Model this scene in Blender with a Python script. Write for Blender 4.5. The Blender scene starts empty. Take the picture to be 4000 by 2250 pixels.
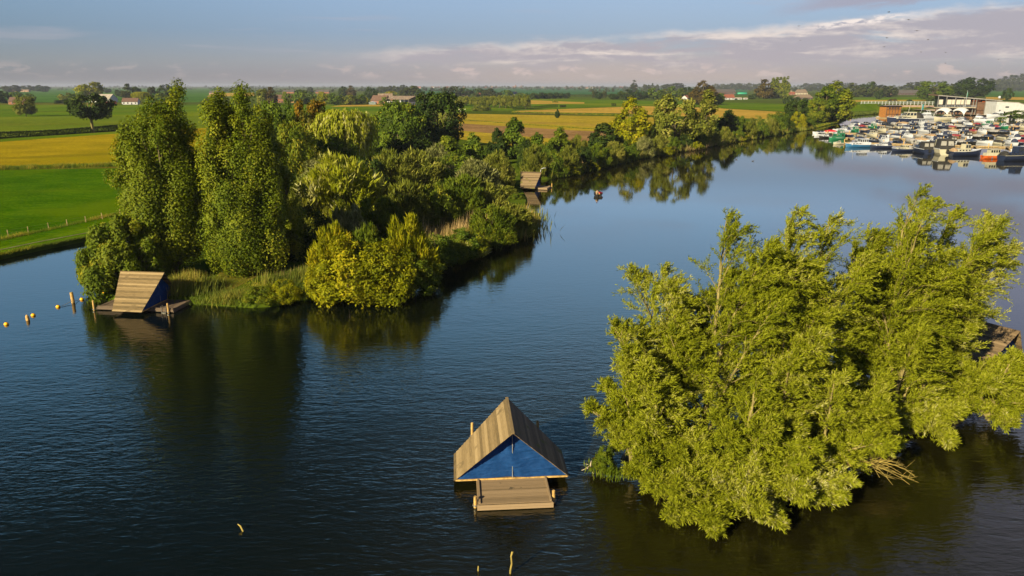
import bpy, math, random
import numpy as np
from mathutils import Vector, Matrix
from mathutils.geometry import tessellate_polygon

sc = bpy.context.scene
COL = sc.collection
R = math.radians
random.seed(7)

# ------------------------------------------------------------------ camera, world, sun, exposure
CAM_H, FPX, HOR = 20.0, 2864.0, 335.0          # metres above water, focal length in 4000 px, horizon row
TH = math.atan((1125 - HOR) / FPX)
cam_d = bpy.data.cameras.new('camera')
cam = bpy.data.objects.new('camera', cam_d)
COL.objects.link(cam)
cam.location = (0, 0, CAM_H)
cam.rotation_euler = (math.pi / 2 - TH, 0, 0)
cam_d.sensor_width = 36
cam_d.lens = 36 * FPX / 4000
cam_d.clip_start = 0.5
cam_d.clip_end = 60000
sc.camera = cam

SUN_EL, SUN_AZ = 25.0, 50.0                     # light travels towards SUN_AZ (degrees from +x to +y)
sun_d = bpy.data.lights.new('sun', 'SUN')
sun_d.energy = 5.0
sun_d.angle = R(0.5)
sun_d.color = (1.0, 0.82, 0.44)
sun = bpy.data.objects.new('sun', sun_d)
COL.objects.link(sun)
ldir = Vector((math.cos(R(SUN_AZ)) * math.cos(R(SUN_EL)), math.sin(R(SUN_AZ)) * math.cos(R(SUN_EL)), -math.sin(R(SUN_EL))))
sun.rotation_euler = ldir.to_track_quat('-Z', 'Y').to_euler()
sun.location = (-60, -80, 70)

sc.view_settings.view_transform = 'Standard'
sc.view_settings.look = 'None'
sc.view_settings.gamma = 1.0
sc.view_settings.exposure = 1.30
sc.render.engine = 'CYCLES'
sc.cycles.max_bounces = 6
sc.cycles.diffuse_bounces = 2
sc.cycles.glossy_bounces = 3
sc.cycles.transmission_bounces = 3
sc.cycles.transparent_max_bounces = 4
sc.cycles.volume_bounces = 0
sc.cycles.use_denoising = True
sc.cycles.caustics_reflective = False
sc.cycles.caustics_refractive = False
sc.cycles.sample_clamp_indirect = 4.0


class NT:
    """small node-tree helper"""
    def __init__(s, tree):
        s.t = tree
        s.n = tree.nodes
        s.l = tree.links

    def new(s, typ, **kw):
        n = s.n.new(typ)
        for k, v in kw.items():
            setattr(n, k, v)
        return n

    def put(s, sock, v):
        if hasattr(v, 'is_linked') or hasattr(v, 'links'):
            s.l.new(v, sock)
        else:
            if isinstance(v, (tuple, list)) and sock.type == 'RGBA' and len(v) == 3:
                v = (*v, 1)
            sock.default_value = v

    def math(s, op, a, b=None, c=None, clamp=False):
        n = s.new('ShaderNodeMath', operation=op, use_clamp=clamp)
        s.put(n.inputs[0], a)
        if b is not None:
            s.put(n.inputs[1], b)
        if c is not None:
            s.put(n.inputs[2], c)
        return n.outputs[0]

    def smooth(s, v, lo, hi, a=0.0, b=1.0):
        n = s.new('ShaderNodeMapRange', interpolation_type='SMOOTHSTEP')
        s.put(n.inputs[0], v)
        for i, q in enumerate((lo, hi, a, b)):
            s.put(n.inputs[1 + i], q)
        return n.outputs[0]

    def mix(s, f, a, b, blend='MIX'):
        n = s.new('ShaderNodeMix', data_type='RGBA', blend_type=blend)
        s.put(n.inputs[0], f)
        s.put(n.inputs[6], a)
        s.put(n.inputs[7], b)
        return n.outputs[2]

    def noise(s, vec, scale, detail=3.0, rough=0.5, dist=0.0):
        n = s.new('ShaderNodeTexNoise')
        if vec is not None:
            s.l.new(vec, n.inputs['Vector'])
        n.inputs['Scale'].default_value = scale
        n.inputs['Detail'].default_value = detail
        n.inputs['Roughness'].default_value = rough
        n.inputs['Distortion'].default_value = dist
        return n.outputs[0]

    def mapping(s, vec, scale=(1, 1, 1), rot=(0, 0, 0), loc=(0, 0, 0)):
        n = s.new('ShaderNodeMapping')
        s.l.new(vec, n.inputs[0])
        n.inputs[1].default_value = loc
        n.inputs[2].default_value = rot
        n.inputs[3].default_value = scale
        return n.outputs[0]

    def ramp(s, f, stops):
        n = s.new('ShaderNodeValToRGB')
        e = n.color_ramp.elements
        while len(e) < len(stops):
            e.new(0.5)
        for el, (p, c) in zip(e, stops):
            el.position = p
            el.color = (*c, 1)
        s.put(n.inputs[0], f)
        return n.outputs[0]

    def xyz(s, x, y, z):
        n = s.new('ShaderNodeCombineXYZ')
        for i, v in enumerate((x, y, z)):
            s.put(n.inputs[i], v)
        return n.outputs[0]


def srgb(r, g, b):
    f = lambda c: c / 12.92 if c <= 0.04045 else ((c + 0.055) / 1.055) ** 2.4
    return (f(r / 255), f(g / 255), f(b / 255))


# ---- the sky: Nishita with cloud banks drawn in azimuth / elevation
world = bpy.data.worlds.new('World')
sc.world = world
world.use_nodes = True
W = NT(world.node_tree)
W.n.clear()
out = W.new('ShaderNodeOutputWorld')
bg = W.new('ShaderNodeBackground')
W.l.new(bg.outputs[0], out.inputs[0])
bg.inputs[1].default_value = 0.054
sky = W.new('ShaderNodeTexSky', sky_type='NISHITA')
sky.sun_disc = False
sky.sun_elevation = R(SUN_EL)
sky.sun_rotation = R(90 - SUN_AZ + 180)
sky.altitude = 0
sky.air_density = 1.0
sky.dust_density = 1.2
sky.ozone_density = 1.4
tc = W.new('ShaderNodeTexCoord')
sep = W.new('ShaderNodeSeparateXYZ')
W.l.new(tc.outputs['Generated'], sep.inputs[0])
el = W.math('MULTIPLY', W.math('ARCSINE', sep.outputs[2]), 57.2958)      # degrees
az = W.math('MULTIPLY', W.math('ARCTAN2', sep.outputs[0], sep.outputs[1]), 57.2958)
# ground-level haze tints the low sky; a bright band added above the frame lifts the water's reflection
grad = W.ramp(W.math('DIVIDE', el, 60.0, clamp=True), [
    (0.0, (0.64, 0.48, 0.50)), (0.028, (0.64, 0.58, 0.62)), (0.062, (0.47, 0.57, 0.76)),
    (0.108, (0.53, 0.70, 0.95)), (0.145, (0.82, 1.30, 1.85)), (0.29, (0.68, 1.42, 2.15)), (0.36, (0.42, 1.00, 1.45)), (0.42, (0.15, 0.40, 0.60)), (0.6, (0.03, 0.09, 0.14)), (1.0, (0.015, 0.04, 0.08))])
base = W.mix(0.72, W.mix(1.0, sky.outputs[0], (0.58, 0.74, 1.0), 'MULTIPLY'), W.mix(1.0, grad, (5.2, 5.2, 5.2), 'MULTIPLY'))
base = W.mix(1.0, base, W.ramp(W.math('ADD', W.math('DIVIDE', az, 90.0), 0.5, clamp=True),
                               [(0.0, (0.66, 0.74, 0.76)), (0.12, (0.70, 0.80, 0.82)), (0.36, (0.92, 0.96, 0.98)), (0.6, (1.04, 1.02, 1.0)), (1.0, (1.0, 1.0, 1.0))]), 'MULTIPLY')
# away from the sun's side the upper sky is polarised darker
dk = W.math('MULTIPLY', W.smooth(az, 0.0, -20.0), W.smooth(el, 15.0, 28.0))
base = W.mix(W.math('MULTIPLY', dk, 0.75), base, (0.12, 0.22, 0.34))
# the low air glows peach ahead and turns lilac grey to the right
lowm = W.math('MULTIPLY', W.smooth(el, 3.2, 0.4), W.math('MULTIPLY', W.smooth(az, -16.0, 8.0), W.smooth(az, 27.0, 16.0)))
base = W.mix(W.math('MULTIPLY', lowm, 0.6), base, (4.75, 3.75, 3.25))
v1 = W.xyz(W.math('MULTIPLY', az, 0.11), W.math('MULTIPLY', el, 0.50), 3.1)
v2 = W.xyz(W.math('MULTIPLY', az, 0.16), W.math('MULTIPLY', el, 0.42), 9.7)
n1 = W.noise(v1, 1.0, 6.0, 0.55, 0.4)
n2 = W.noise(v2, 2.0, 8.0, 0.62, 0.3)
n3 = W.noise(v2, 6.0, 6.0, 0.6, 0.2)
wig = W.math('MULTIPLY', W.math('SUBTRACT', n2, 0.5), 1.3)
# upper edge of the main bank climbs from the left to the right
t_az = W.math('DIVIDE', W.math('ADD', az, 16.0), 48.0, clamp=True)
upper = W.math('ADD', W.math('ADD', W.math('MULTIPLY', t_az, 2.7), 2.35), wig)
lower = W.math('ADD', W.math('MULTIPLY', W.math('SUBTRACT', n1, 0.5), 3.2), 1.15)
m_bank = W.math('MULTIPLY', W.smooth(W.math('SUBTRACT', upper, el), -0.10, 0.75), W.smooth(W.math('SUBTRACT', el, lower), -0.5, 0.9))
m_bank = W.math('MULTIPLY', m_bank, W.smooth(az, -17.0, -5.0))
m_bank = W.math('MULTIPLY', m_bank, W.smooth(n1, 0.30, 0.46))
# second, higher bank at the far right, reaching overhead out of frame
up2 = W.math('ADD', W.math('MULTIPLY', W.math('SUBTRACT', az, 17.0), 0.33), W.math('MULTIPLY', wig, 1.3))
m_hi = W.math('MULTIPLY', W.smooth(W.math('SUBTRACT', el, W.math('ADD', upper, 0.25)), 0.0, 0.5), W.smooth(W.math('SUBTRACT', W.math('ADD', up2, 4.6), el), -0.2, 0.9))
m_hi = W.math('MULTIPLY', m_hi, W.smooth(az, 12.0, 25.0))
m_hi = W.math('MULTIPLY', m_hi, W.smooth(n1, 0.36, 0.52))
m_top = W.math('MULTIPLY', W.smooth(az, 14.0, 34.0), W.smooth(el, 6.0, 12.0))
m_top = W.math('MULTIPLY', m_top, W.smooth(n1, 0.25, 0.5, 0.35, 0.9))
m_top = W.math('MULTIPLY', m_top, W.smooth(el, 24.0, 40.0, 1.0, 0.0))
# thin streaks
v3 = W.xyz(W.math('MULTIPLY', az, 0.07), W.math('MULTIPLY', el, 1.1), 21.0)
n4 = W.noise(v3, 1.3, 5.0, 0.55, 0.3)
m_st = W.math('MULTIPLY', W.smooth(n4, 0.56, 0.74, 0.0, 0.42), W.smooth(el, 0.8, 2.0))
# small cumulus heads low on the horizon
v4 = W.xyz(W.math('MULTIPLY', az, 0.30), W.math('MULTIPLY', el, 0.75), 40.0)
n5 = W.noise(v4, 1.5, 7.0, 0.6, 0.3)
m_cu = W.math('MULTIPLY', W.smooth(n5, 0.53, 0.63), W.math('MULTIPLY', W.smooth(el, 0.35, 0.9), W.smooth(el, 1.7, 1.15)))
m_cu = W.math('MULTIPLY', m_cu, W.smooth(az, -20.0, 0.0, 0.35, 1.0))
v5 = W.xyz(W.math('MULTIPLY', az, 0.085), W.math('MULTIPLY', el, 0.62), 15.0)
n6 = W.noise(v5, 1.6, 6.0, 0.58, 0.5)
edge_ = W.smooth(W.math('SUBTRACT', upper, el), 0.9, 0.05)
lit = W.smooth(W.math('ADD', W.math('MULTIPLY', n6, 0.75), W.math('ADD', W.math('MULTIPLY', n3, 0.22), W.math('MULTIPLY', edge_, 0.15))), 0.47, 0.68)
lit = W.math('MULTIPLY', lit, W.smooth(az, -14.0, 6.0, 0.5, 1.0))
ccol = W.mix(lit, (3.5, 3.15, 3.45), (7.0, 6.0, 5.3))
base = W.mix(W.math('MULTIPLY', m_st, 0.8), base, (3.7, 3.5, 3.9))
base = W.mix(W.math('MULTIPLY', m_top, 0.75), base, (4.4, 3.7, 4.7))
base = W.mix(W.math('MULTIPLY', m_bank, 0.86), base, ccol)
base = W.mix(W.math('MULTIPLY', m_hi, 0.8), base, (3.0, 2.8, 3.4))
base = W.mix(W.math('MULTIPLY', m_cu, 0.8), base, (5.2, 4.2, 3.9))
# one bright tower top in the bank
m_tw = W.math('MULTIPLY', W.smooth(W.math('ABSOLUTE', W.math('SUBTRACT', az, 24.0)), 4.6, 1.0), W.smooth(W.math('ABSOLUTE', W.math('SUBTRACT', el, W.math('ADD', W.math('MULTIPLY', W.math('SUBTRACT', az, 24.0), 0.10), W.math('ADD', 4.15, W.math('MULTIPLY', wig, 0.25))))), 0.34, 0.10))
base = W.mix(W.math('MULTIPLY', m_tw, W.smooth(n3, 0.40, 0.55)), base, (7.2, 6.4, 6.0))
W.l.new(base, bg.inputs[0])


# ------------------------------------------------------------------ placing helpers: pixel of the 4000-px photo -> point in the place
def at(sx, sy, z=0.0):
    d = Vector(((sx - 2000) / FPX, math.cos(TH) + (1125 - sy) / FPX * math.sin(TH), -math.sin(TH) + (1125 - sy) / FPX * math.cos(TH)))
    t = (z - CAM_H) / d.z
    return Vector((d.x * t, d.y * t, z))


K = 4000 / 2576.0


def atp(px, py, z=0.0):
    return at(px * K, py * K, z)


def depth(p):
    return p.y * math.cos(TH) - (p.z - CAM_H) * math.sin(TH)


def height_to(p, sx, sy):
    """height of the point seen at row sy straight above ground point p"""
    dy = math.cos(TH) + (1125 - sy) / FPX * math.sin(TH)
    dz = -math.sin(TH) + (1125 - sy) / FPX * math.cos(TH)
    return CAM_H + dz * p.y / dy - p.z


# ------------------------------------------------------------------ objects
def tag(o, label=None, cat=None, group=None, kind=None):
    if label: o['label'] = label
    if cat: o['category'] = cat
    if group: o['group'] = group
    if kind: o['kind'] = kind
    return o


def link(name, mesh, m=None, parent=None):
    o = bpy.data.objects.new(name, mesh)
    COL.objects.link(o)
    if m is not None:
        if len(mesh.materials) == 0:
            mesh.materials.append(m)
        if mesh.materials[0] is not m:
            o.material_slots[0].link = 'OBJECT'
            o.material_slots[0].material = m
    if parent is not None:
        o.parent = parent
    return o


def thing(name, label, cat, loc=(0, 0, 0), rz=0.0, group=None):
    o = bpy.data.objects.new(name, None)
    o.empty_display_size = 0.3
    COL.objects.link(o)
    o.location = loc
    o.rotation_euler = (0, 0, rz)
    return tag(o, label, cat, group)


class MB:
    def __init__(s):
        s.v = []
        s.f = []
        s.tone = []
        s.ct = 0.5

    def add(s, vs, fs):
        b = len(s.v)
        s.v += [tuple(v) for v in vs]
        s.f += [tuple(b + i for i in f) for f in fs]
        s.tone += [s.ct] * len(fs)
        return s

    def box(s, c, d, rz=0.0, ry=0.0, taper=1.0):
        x, y, z = d[0] / 2, d[1] / 2, d[2] / 2
        vs = []
        for sz in (-1, 1):
            k = taper if sz > 0 else 1.0
            for sx, sy in ((-1, -1), (1, -1), (1, 1), (-1, 1)):
                vs.append(Vector((sx * x * k, sy * y * k, sz * z)))
        m = Matrix.Translation(Vector(c)) @ Matrix.Rotation(rz, 4, 'Z') @ Matrix.Rotation(ry, 4, 'Y')
        return s.add([m @ v for v in vs], [(3, 2, 1, 0), (4, 5, 6, 7), (0, 1, 5, 4), (1, 2, 6, 5), (2, 3, 7, 6), (3, 0, 4, 7)])

    def bar(s, a, b, w, h=None):
        """rectangular bar from a to b"""
        a, b = Vector(a), Vector(b)
        h = h or w
        d = (b - a).normalized()
        up = Vector((0, 0, 1)) if abs(d.z) < 0.95 else Vector((1, 0, 0))
        x = d.cross(up).normalized() * (w / 2)
        y = x.cross(d).normalized() * (h / 2)
        vs = [a - x - y, a + x - y, a + x + y, a - x + y, b - x - y, b + x - y, b + x + y, b - x + y]
        return s.add(vs, [(3, 2, 1, 0), (4, 5, 6, 7), (0, 1, 5, 4), (1, 2, 6, 5), (2, 3, 7, 6), (3, 0, 4, 7)])

    def tube(s, pts, rad, n=6, cap=True):
        pts = [Vector(p) for p in pts]
        if not hasattr(rad, '__len__'):
            rad = [rad] * len(pts)
        rings = []
        for i, p in enumerate(pts):
            d = (pts[min(i + 1, len(pts) - 1)] - pts[max(i - 1, 0)]).normalized()
            up = Vector((0, 0, 1)) if abs(d.z) < 0.9 else Vector((1, 0, 0))
            x = d.cross(up).normalized()
            y = x.cross(d)
            rings.append([p + (x * math.cos(2 * math.pi * k / n) + y * math.sin(2 * math.pi * k / n)) * rad[i] for k in range(n)])
        vs = [v for r in rings for v in r]
        fs = []
        for i in range(len(pts) - 1):
            for k in range(n):
                a, b = i * n + k, i * n + (k + 1) % n
                fs.append((a, b, b + n, a + n))
        if cap:
            fs.append(tuple(reversed(range(n))))
            fs.append(tuple((len(pts) - 1) * n + k for k in range(n)))
        return s.add(vs, fs)

    def loft(s, rings, closed=True, caps=True):
        n = len(rings[0])
        vs = [v for r in rings for v in r]
        fs = []
        for i in range(len(rings) - 1):
            for k in range(n if closed else n - 1):
                a, b = i * n + k, i * n + (k + 1) % n
                fs.append((a, b, b + n, a + n))
        if caps:
            fs.append(tuple(reversed(range(n))))
            fs.append(tuple((len(rings) - 1) * n + k for k in range(n)))
        return s.add(vs, fs)

    def prism(s, poly, y0, y1):
        """xz polygon extruded along y"""
        n = len(poly)
        vs = [(x, y0, z) for x, z in poly] + [(x, y1, z) for x, z in poly]
        fs = [tuple(range(n)), tuple(reversed(range(n, 2 * n)))]
        for k in range(n):
            a, b = k, (k + 1) % n
            fs.append((b, a, a + n, b + n))
        return s.add(vs, fs)

    def ball(s, c, r, nu=12, nv=8, sx=1, sy=1, sz=1):
        vs, fs = [], []
        c = Vector(c)
        for i in range(nv + 1):
            ph = math.pi * i / nv
            for k in range(nu):
                a = 2 * math.pi * k / nu
                vs.append(c + Vector((math.sin(ph) * math.cos(a) * r * sx, math.sin(ph) * math.sin(a) * r * sy, math.cos(ph) * r * sz)))
        for i in range(nv):
            for k in range(nu):
                a, b = i * nu + k, i * nu + (k + 1) % nu
                fs.append((a + nu, b + nu, b, a))
        return s.add(vs, fs)

    def mesh(s, name, smooth=False):
        me = bpy.data.meshes.new(name)
        me.from_pydata(s.v, [], s.f)
        a = me.attributes.new('tone', 'FLOAT', 'FACE')
        a.data.foreach_set('value', s.tone)
        if smooth:
            me.polygons.foreach_set('use_smooth', [True] * len(me.polygons))
        me.update()
        return me

    def build(s, name, m, parent=None, smooth=False):
        return link(name, s.mesh(name, smooth), m, parent)


# ------------------------------------------------------------------ materials
MATS = {}


def new_mat(name):
    m = bpy.data.materials.new(name)
    m.use_nodes = True
    n = NT(m.node_tree)
    b = n.n['Principled BSDF']
    return m, n, b


def plain(name, col, rough=0.6, var=0.18, scale=2.0, metal=0.0, spec=0.4, bump=0.0, dirt=None):
    """a painted or plain surface with fine mottling in object space"""
    if name in MATS:
        return MATS[name]
    m, n, b = new_mat(name)
    tc = n.new('ShaderNodeTexCoord')
    f = n.noise(tc.outputs['Object'], scale, 5.0, 0.6)
    lo = tuple(c * (1 - var) for c in col)
    hi = tuple(min(1, c * (1 + var)) for c in col)
    c = n.mix(n.smooth(f, 0.3, 0.7), lo, hi)
    if dirt:
        g = n.noise(tc.outputs['Object'], scale * 0.6, 6.0, 0.65)
        c = n.mix(n.smooth(g, 0.52, 0.68, 0, 0.7), c, dirt)
    n.put(b.inputs['Base Color'], c)
    b.inputs['Roughness'].default_value = rough
    b.inputs['Metallic'].default_value = metal
    b.inputs['Specular IOR Level'].default_value = spec
    if bump:
        bp = n.new('ShaderNodeBump')
        bp.inputs['Distance'].default_value = bump
        n.put(bp.inputs['Height'], f)
        n.l.new(bp.outputs[0], b.inputs['Normal'])
    MATS[name] = m
    return m


def leafmat(name, stops, trans=0.34, rough=0.6, spec=0.10, huevar=0.25):
    """leaves: tone attribute (per leaf and per branch) picks the leaf's own colour"""
    m = bpy.data.materials.new(name)
    m.use_nodes = True
    n = NT(m.node_tree)
    n.n.clear()
    o = n.new('ShaderNodeOutputMaterial')
    b = n.new('ShaderNodeBsdfPrincipled')
    t = n.new('ShaderNodeBsdfTranslucent')
    mx = n.new('ShaderNodeMixShader')
    a = n.new('ShaderNodeAttribute', attribute_name='tone')
    oi = n.new('ShaderNodeObjectInfo')
    f = n.math('ADD', a.outputs['Fac'], n.math('MULTIPLY', n.math('SUBTRACT', oi.outputs['Random'], 0.5), huevar), clamp=True)
    c = n.ramp(f, stops)
    n.put(b.inputs['Base Color'], c)
    b.inputs['Roughness'].default_value = rough
    b.inputs['Specular IOR Level'].default_value = spec
    n.put(t.inputs[0], n.mix(1.0, c, (1.25, 1.2, 0.55), 'MULTIPLY'))
    mx.inputs[0].default_value = trans
    n.l.new(b.outputs[0], mx.inputs[1])
    n.l.new(t.outputs[0], mx.inputs[2])
    n.l.new(mx.outputs[0], o.inputs[0])
    MATS[name] = m
    return m


def toned(name, stops, rough=0.75, grain=(1, 14, 14), gscale=3.0, gvar=0.35, bump=0.004, stain=None, spec=0.25):
    """timber: each board's own tone plus grain along the board"""
    m, n, b = new_mat(name)
    a = n.new('ShaderNodeAttribute', attribute_name='tone')
    tc = n.new('ShaderNodeTexCoord')
    mp = n.mapping(tc.outputs['Object'], grain)
    g = n.noise(mp, gscale, 6.0, 0.65)
    f = n.math('ADD', a.outputs['Fac'], n.math('MULTIPLY', n.math('SUBTRACT', g, 0.5), gvar * 2), clamp=True)
    c = n.ramp(f, stops)
    if stain:
        sp = n.noise(tc.outputs['Object'], stain[0], 4.0, 0.6)
        c = n.mix(n.smooth(sp, stain[1], stain[2]), c, stain[3])
    n.put(b.inputs['Base Color'], c)
    b.inputs['Roughness'].default_value = rough
    b.inputs['Specular IOR Level'].default_value = spec
    bp = n.new('ShaderNodeBump')
    bp.inputs['Distance'].default_value = bump
    n.put(bp.inputs['Height'], g)
    n.l.new(bp.outputs[0], b.inputs['Normal'])
    MATS[name] = m
    return m


def ground(name, c1, c2, c3=None, scale=0.05, rows=None, rough=0.9, fine=1.2, bump=0.0):
    """soil, grass or crop: world-space noise at two scales, optional crop rows"""
    m, n, b = new_mat(name)
    tc = n.new('ShaderNodeTexCoord')
    ob = tc.outputs['Object']
    big = n.noise(ob, scale, 5.0, 0.6)
    sm = n.noise(ob, fine, 4.0, 0.7)
    c = n.mix(n.smooth(n.math('ADD', n.math('MULTIPLY', big, 0.42), n.math('MULTIPLY', sm, 0.58)), 0.36, 0.64), tuple(q * 0.72 for q in c1), tuple(q * 1.1 for q in c2))
    if rows:
        ang, wl, amt, cr = rows
        mp = n.mapping(ob, (0.15 / wl, 1.6 / wl, 1), (0, 0, ang))
        rw = n.noise(mp, 1.0, 3.0, 0.6)
        c = n.mix(n.smooth(rw, 0.42, 0.62, 0, amt), c, cr)
    if c3:
        n3 = n.noise(ob, scale * 0.35, 3.0, 0.5)
        c = n.mix(n.smooth(n3, 0.46, 0.66), c, c3)
    n.put(b.inputs['Base Color'], c)
    b.inputs['Roughness'].default_value = rough
    b.inputs['Specular IOR Level'].default_value = 0.0
    if bump:
        bp = n.new('ShaderNodeBump')
        bp.inputs['Distance'].default_value = bump
        n.put(bp.inputs['Height'], n.noise(ob, fine * 2, 4.0, 0.7))
        n.l.new(bp.outputs[0], b.inputs['Normal'])
    MATS[name] = m
    return m


# foliage colours
leafmat('willow_leaf', [(0.0, (0.075, 0.105, 0.006)), (0.3, (0.16, 0.19, 0.008)), (0.6, (0.235, 0.265, 0.014)), (0.8, (0.31, 0.32, 0.06)), (1.0, (0.42, 0.42, 0.24))], 0.38)
leafmat('poplar_leaf', [(0.00, (0.043, 0.073, 0.0044)), (0.40, (0.092, 0.128, 0.0059)), (0.75, (0.149, 0.177, 0.0104)), (1.00, (0.246, 0.229, 0.0148))], 0.22, spec=0.12, huevar=0.1)
leafmat('green_leaf', [(0.00, (0.029, 0.057, 0.0072)), (0.45, (0.068, 0.113, 0.0101)), (0.80, (0.121, 0.169, 0.0145)), (1.00, (0.209, 0.209, 0.0232))], 0.30)
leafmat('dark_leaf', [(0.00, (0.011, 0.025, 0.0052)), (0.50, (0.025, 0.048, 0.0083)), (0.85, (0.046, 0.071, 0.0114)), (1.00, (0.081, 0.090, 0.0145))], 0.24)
leafmat('yellow_leaf', [(0.00, (0.077, 0.101, 0.0038)), (0.40, (0.168, 0.189, 0.0050)), (0.75, (0.252, 0.252, 0.0076)), (1.00, (0.364, 0.294, 0.0126))], 0.36)
leafmat('bright_leaf', [(0.00, (0.042, 0.073, 0.0063)), (0.50, (0.098, 0.140, 0.0101)), (0.85, (0.161, 0.189, 0.0151)), (1.00, (0.238, 0.217, 0.0202))], 0.34)
leafmat('osier_leaf', [(0.00, (0.053, 0.076, 0.0103)), (0.50, (0.132, 0.155, 0.0204)), (0.85, (0.217, 0.223, 0.0443)), (1.00, (0.302, 0.284, 0.0851))], 0.30)
leafmat('silver_leaf', [(0.0, (0.070, 0.088, 0.026)), (0.5, (0.150, 0.165, 0.058)), (1.0, (0.26, 0.26, 0.13))], 0.26)
leafmat('autumn_leaf', [(0.0, (0.030, 0.042, 0.005)), (0.35, (0.075, 0.075, 0.006)), (0.6, (0.16, 0.105, 0.006)), (1.0, (0.24, 0.12, 0.008))], 0.3)
leafmat('copper_leaf', [(0.0, (0.030, 0.026, 0.008)), (0.5, (0.072, 0.056, 0.012)), (1.0, (0.115, 0.080, 0.016))], 0.25)
leafmat('reed_leaf', [(0.00, (0.049, 0.077, 0.0126)), (0.50, (0.119, 0.147, 0.0227)), (0.85, (0.210, 0.196, 0.0378)), (1.00, (0.364, 0.266, 0.0882))], 0.3)
leafmat('reed_plume', [(0.00, (0.130, 0.100, 0.0360)), (0.50, (0.270, 0.200, 0.0990)), (1.00, (0.420, 0.310, 0.1800))], 0.3)
leafmat('grass_blade', [(0.00, (0.042, 0.070, 0.0050)), (0.50, (0.098, 0.140, 0.0076)), (0.85, (0.182, 0.182, 0.0151)), (1.00, (0.308, 0.224, 0.0378))], 0.3)
leafmat('far_leaf', [(0.00, (0.020, 0.030, 0.0090)), (0.50, (0.035, 0.048, 0.0144)), (1.00, (0.060, 0.068, 0.0198))], 0.2)
plain('bark', (0.085, 0.070, 0.045), 0.9, 0.4, 3.0, bump=0.02)
plain('bark_pale', (0.23, 0.18, 0.05), 0.85, 0.35, 2.0)
plain('bark_willow', (0.16, 0.135, 0.055), 0.85, 0.4, 2.5)
plain('bark_birch', (0.42, 0.36, 0.30), 0.8, 0.4, 3.0)
plain('white_paint', (0.39, 0.42, 0.54), 0.35, 0.06, 0.6, spec=0.5)
plain('cream_paint', (0.33, 0.32, 0.28), 0.4, 0.08, 0.6)
plain('navy_paint', (0.010, 0.016, 0.045), 0.3, 0.2, 0.6, spec=0.5)
plain('blue_paint', (0.020, 0.095, 0.24), 0.35, 0.15, 0.6, spec=0.5)
plain('black_paint', (0.010, 0.010, 0.012), 0.4, 0.2, 0.6)
plain('green_paint', (0.010, 0.12, 0.065), 0.4, 0.15, 0.6)
plain('red_paint', (0.42, 0.012, 0.02), 0.4, 0.15, 0.6)
plain('orange_paint', (0.38, 0.075, 0.012), 0.5, 0.25, 0.8, dirt=(0.12, 0.03, 0.01))
plain('grey_paint', (0.22, 0.22, 0.24), 0.5, 0.15, 0.8)
plain('teal_paint', (0.01, 0.17, 0.24), 0.6, 0.15, 0.8)
plain('turquoise_paint', (0.012, 0.22, 0.15), 0.5, 0.1, 0.8)
plain('navy_canvas', (0.012, 0.020, 0.060), 0.8, 0.25, 2.0)
plain('black_canvas', (0.014, 0.014, 0.018), 0.8, 0.25, 2.0)
plain('tan_canvas', (0.24, 0.17, 0.12), 0.85, 0.2, 2.0)
plain('burgundy_canvas', (0.15, 0.015, 0.03), 0.85, 0.2, 2.0)
plain('grey_canvas', (0.20, 0.20, 0.24), 0.85, 0.2, 2.0)
plain('green_canvas', (0.008, 0.085, 0.050), 0.85, 0.2, 2.0)
plain('dark_glass', (0.012, 0.016, 0.022), 0.08, 0.3, 1.0, spec=0.6)
plain('teak', (0.16, 0.105, 0.065), 0.6, 0.25, 3.0)
plain('varnish', (0.24, 0.105, 0.025), 0.35, 0.25, 2.0)
plain('steel', (0.30, 0.30, 0.31), 0.35, 0.1, 2.0, metal=0.6)
plain('weathered_wood', (0.27, 0.20, 0.12), 0.85, 0.35, 3.0, bump=0.01, dirt=(0.10, 0.085, 0.05))
plain('post_wood', (0.42, 0.27, 0.10), 0.8, 0.35, 4.0, dirt=(0.16, 0.10, 0.04))
plain('rope', (0.16, 0.15, 0.13), 0.9, 0.3, 6.0)
plain('buoy_yellow', (0.80, 0.42, 0.008), 0.45, 0.08, 5.0)
plain('brick', (0.20, 0.085, 0.055), 0.9, 0.25, 1.2)
plain('orange_brick', (0.33, 0.16, 0.10), 0.9, 0.2, 1.2)
plain('pink_wall', (0.30, 0.19, 0.155), 0.9, 0.2, 0.8)
plain('white_wall', (0.35, 0.37, 0.44), 0.85, 0.08, 0.5)
plain('roof_tile', (0.085, 0.048, 0.042), 0.85, 0.3, 1.5)
plain('roof_red', (0.17, 0.052, 0.036), 0.85, 0.25, 1.5)
plain('roof_dark', (0.055, 0.050, 0.060), 0.8, 0.3, 1.5)
plain('roof_grey', (0.26, 0.24, 0.24), 0.85, 0.25, 0.8, dirt=(0.14, 0.12, 0.12))
plain('roof_brown', (0.15, 0.112, 0.10), 0.85, 0.3, 0.6, dirt=(0.34, 0.27, 0.22))
plain('dim_brick', (0.060, 0.040, 0.044), 0.9, 0.25, 0.5)
plain('thatch', (0.13, 0.098, 0.085), 0.95, 0.25, 1.5)
plain('skin', (0.50, 0.26, 0.17), 0.6, 0.06, 8.0)
plain('concrete', (0.34, 0.31, 0.27), 0.9, 0.2, 0.8)
plain('mud', (0.10, 0.070, 0.030), 0.9, 0.4, 1.5, bump=0.05, dirt=(0.06, 0.075, 0.015))
plain('wool', (0.70, 0.66, 0.56), 0.95, 0.1, 5.0)
plain('feather_dark', (0.05, 0.045, 0.04), 0.8, 0.3, 8.0)
plain('blind_fabric', (0.42, 0.40, 0.40), 0.9, 0.06, 0.5)
plain('tent_fabric', (0.42, 0.44, 0.53), 0.8, 0.05, 0.4)

# ================================================================== THE SETTING
LAND_Z = 0.6
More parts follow.
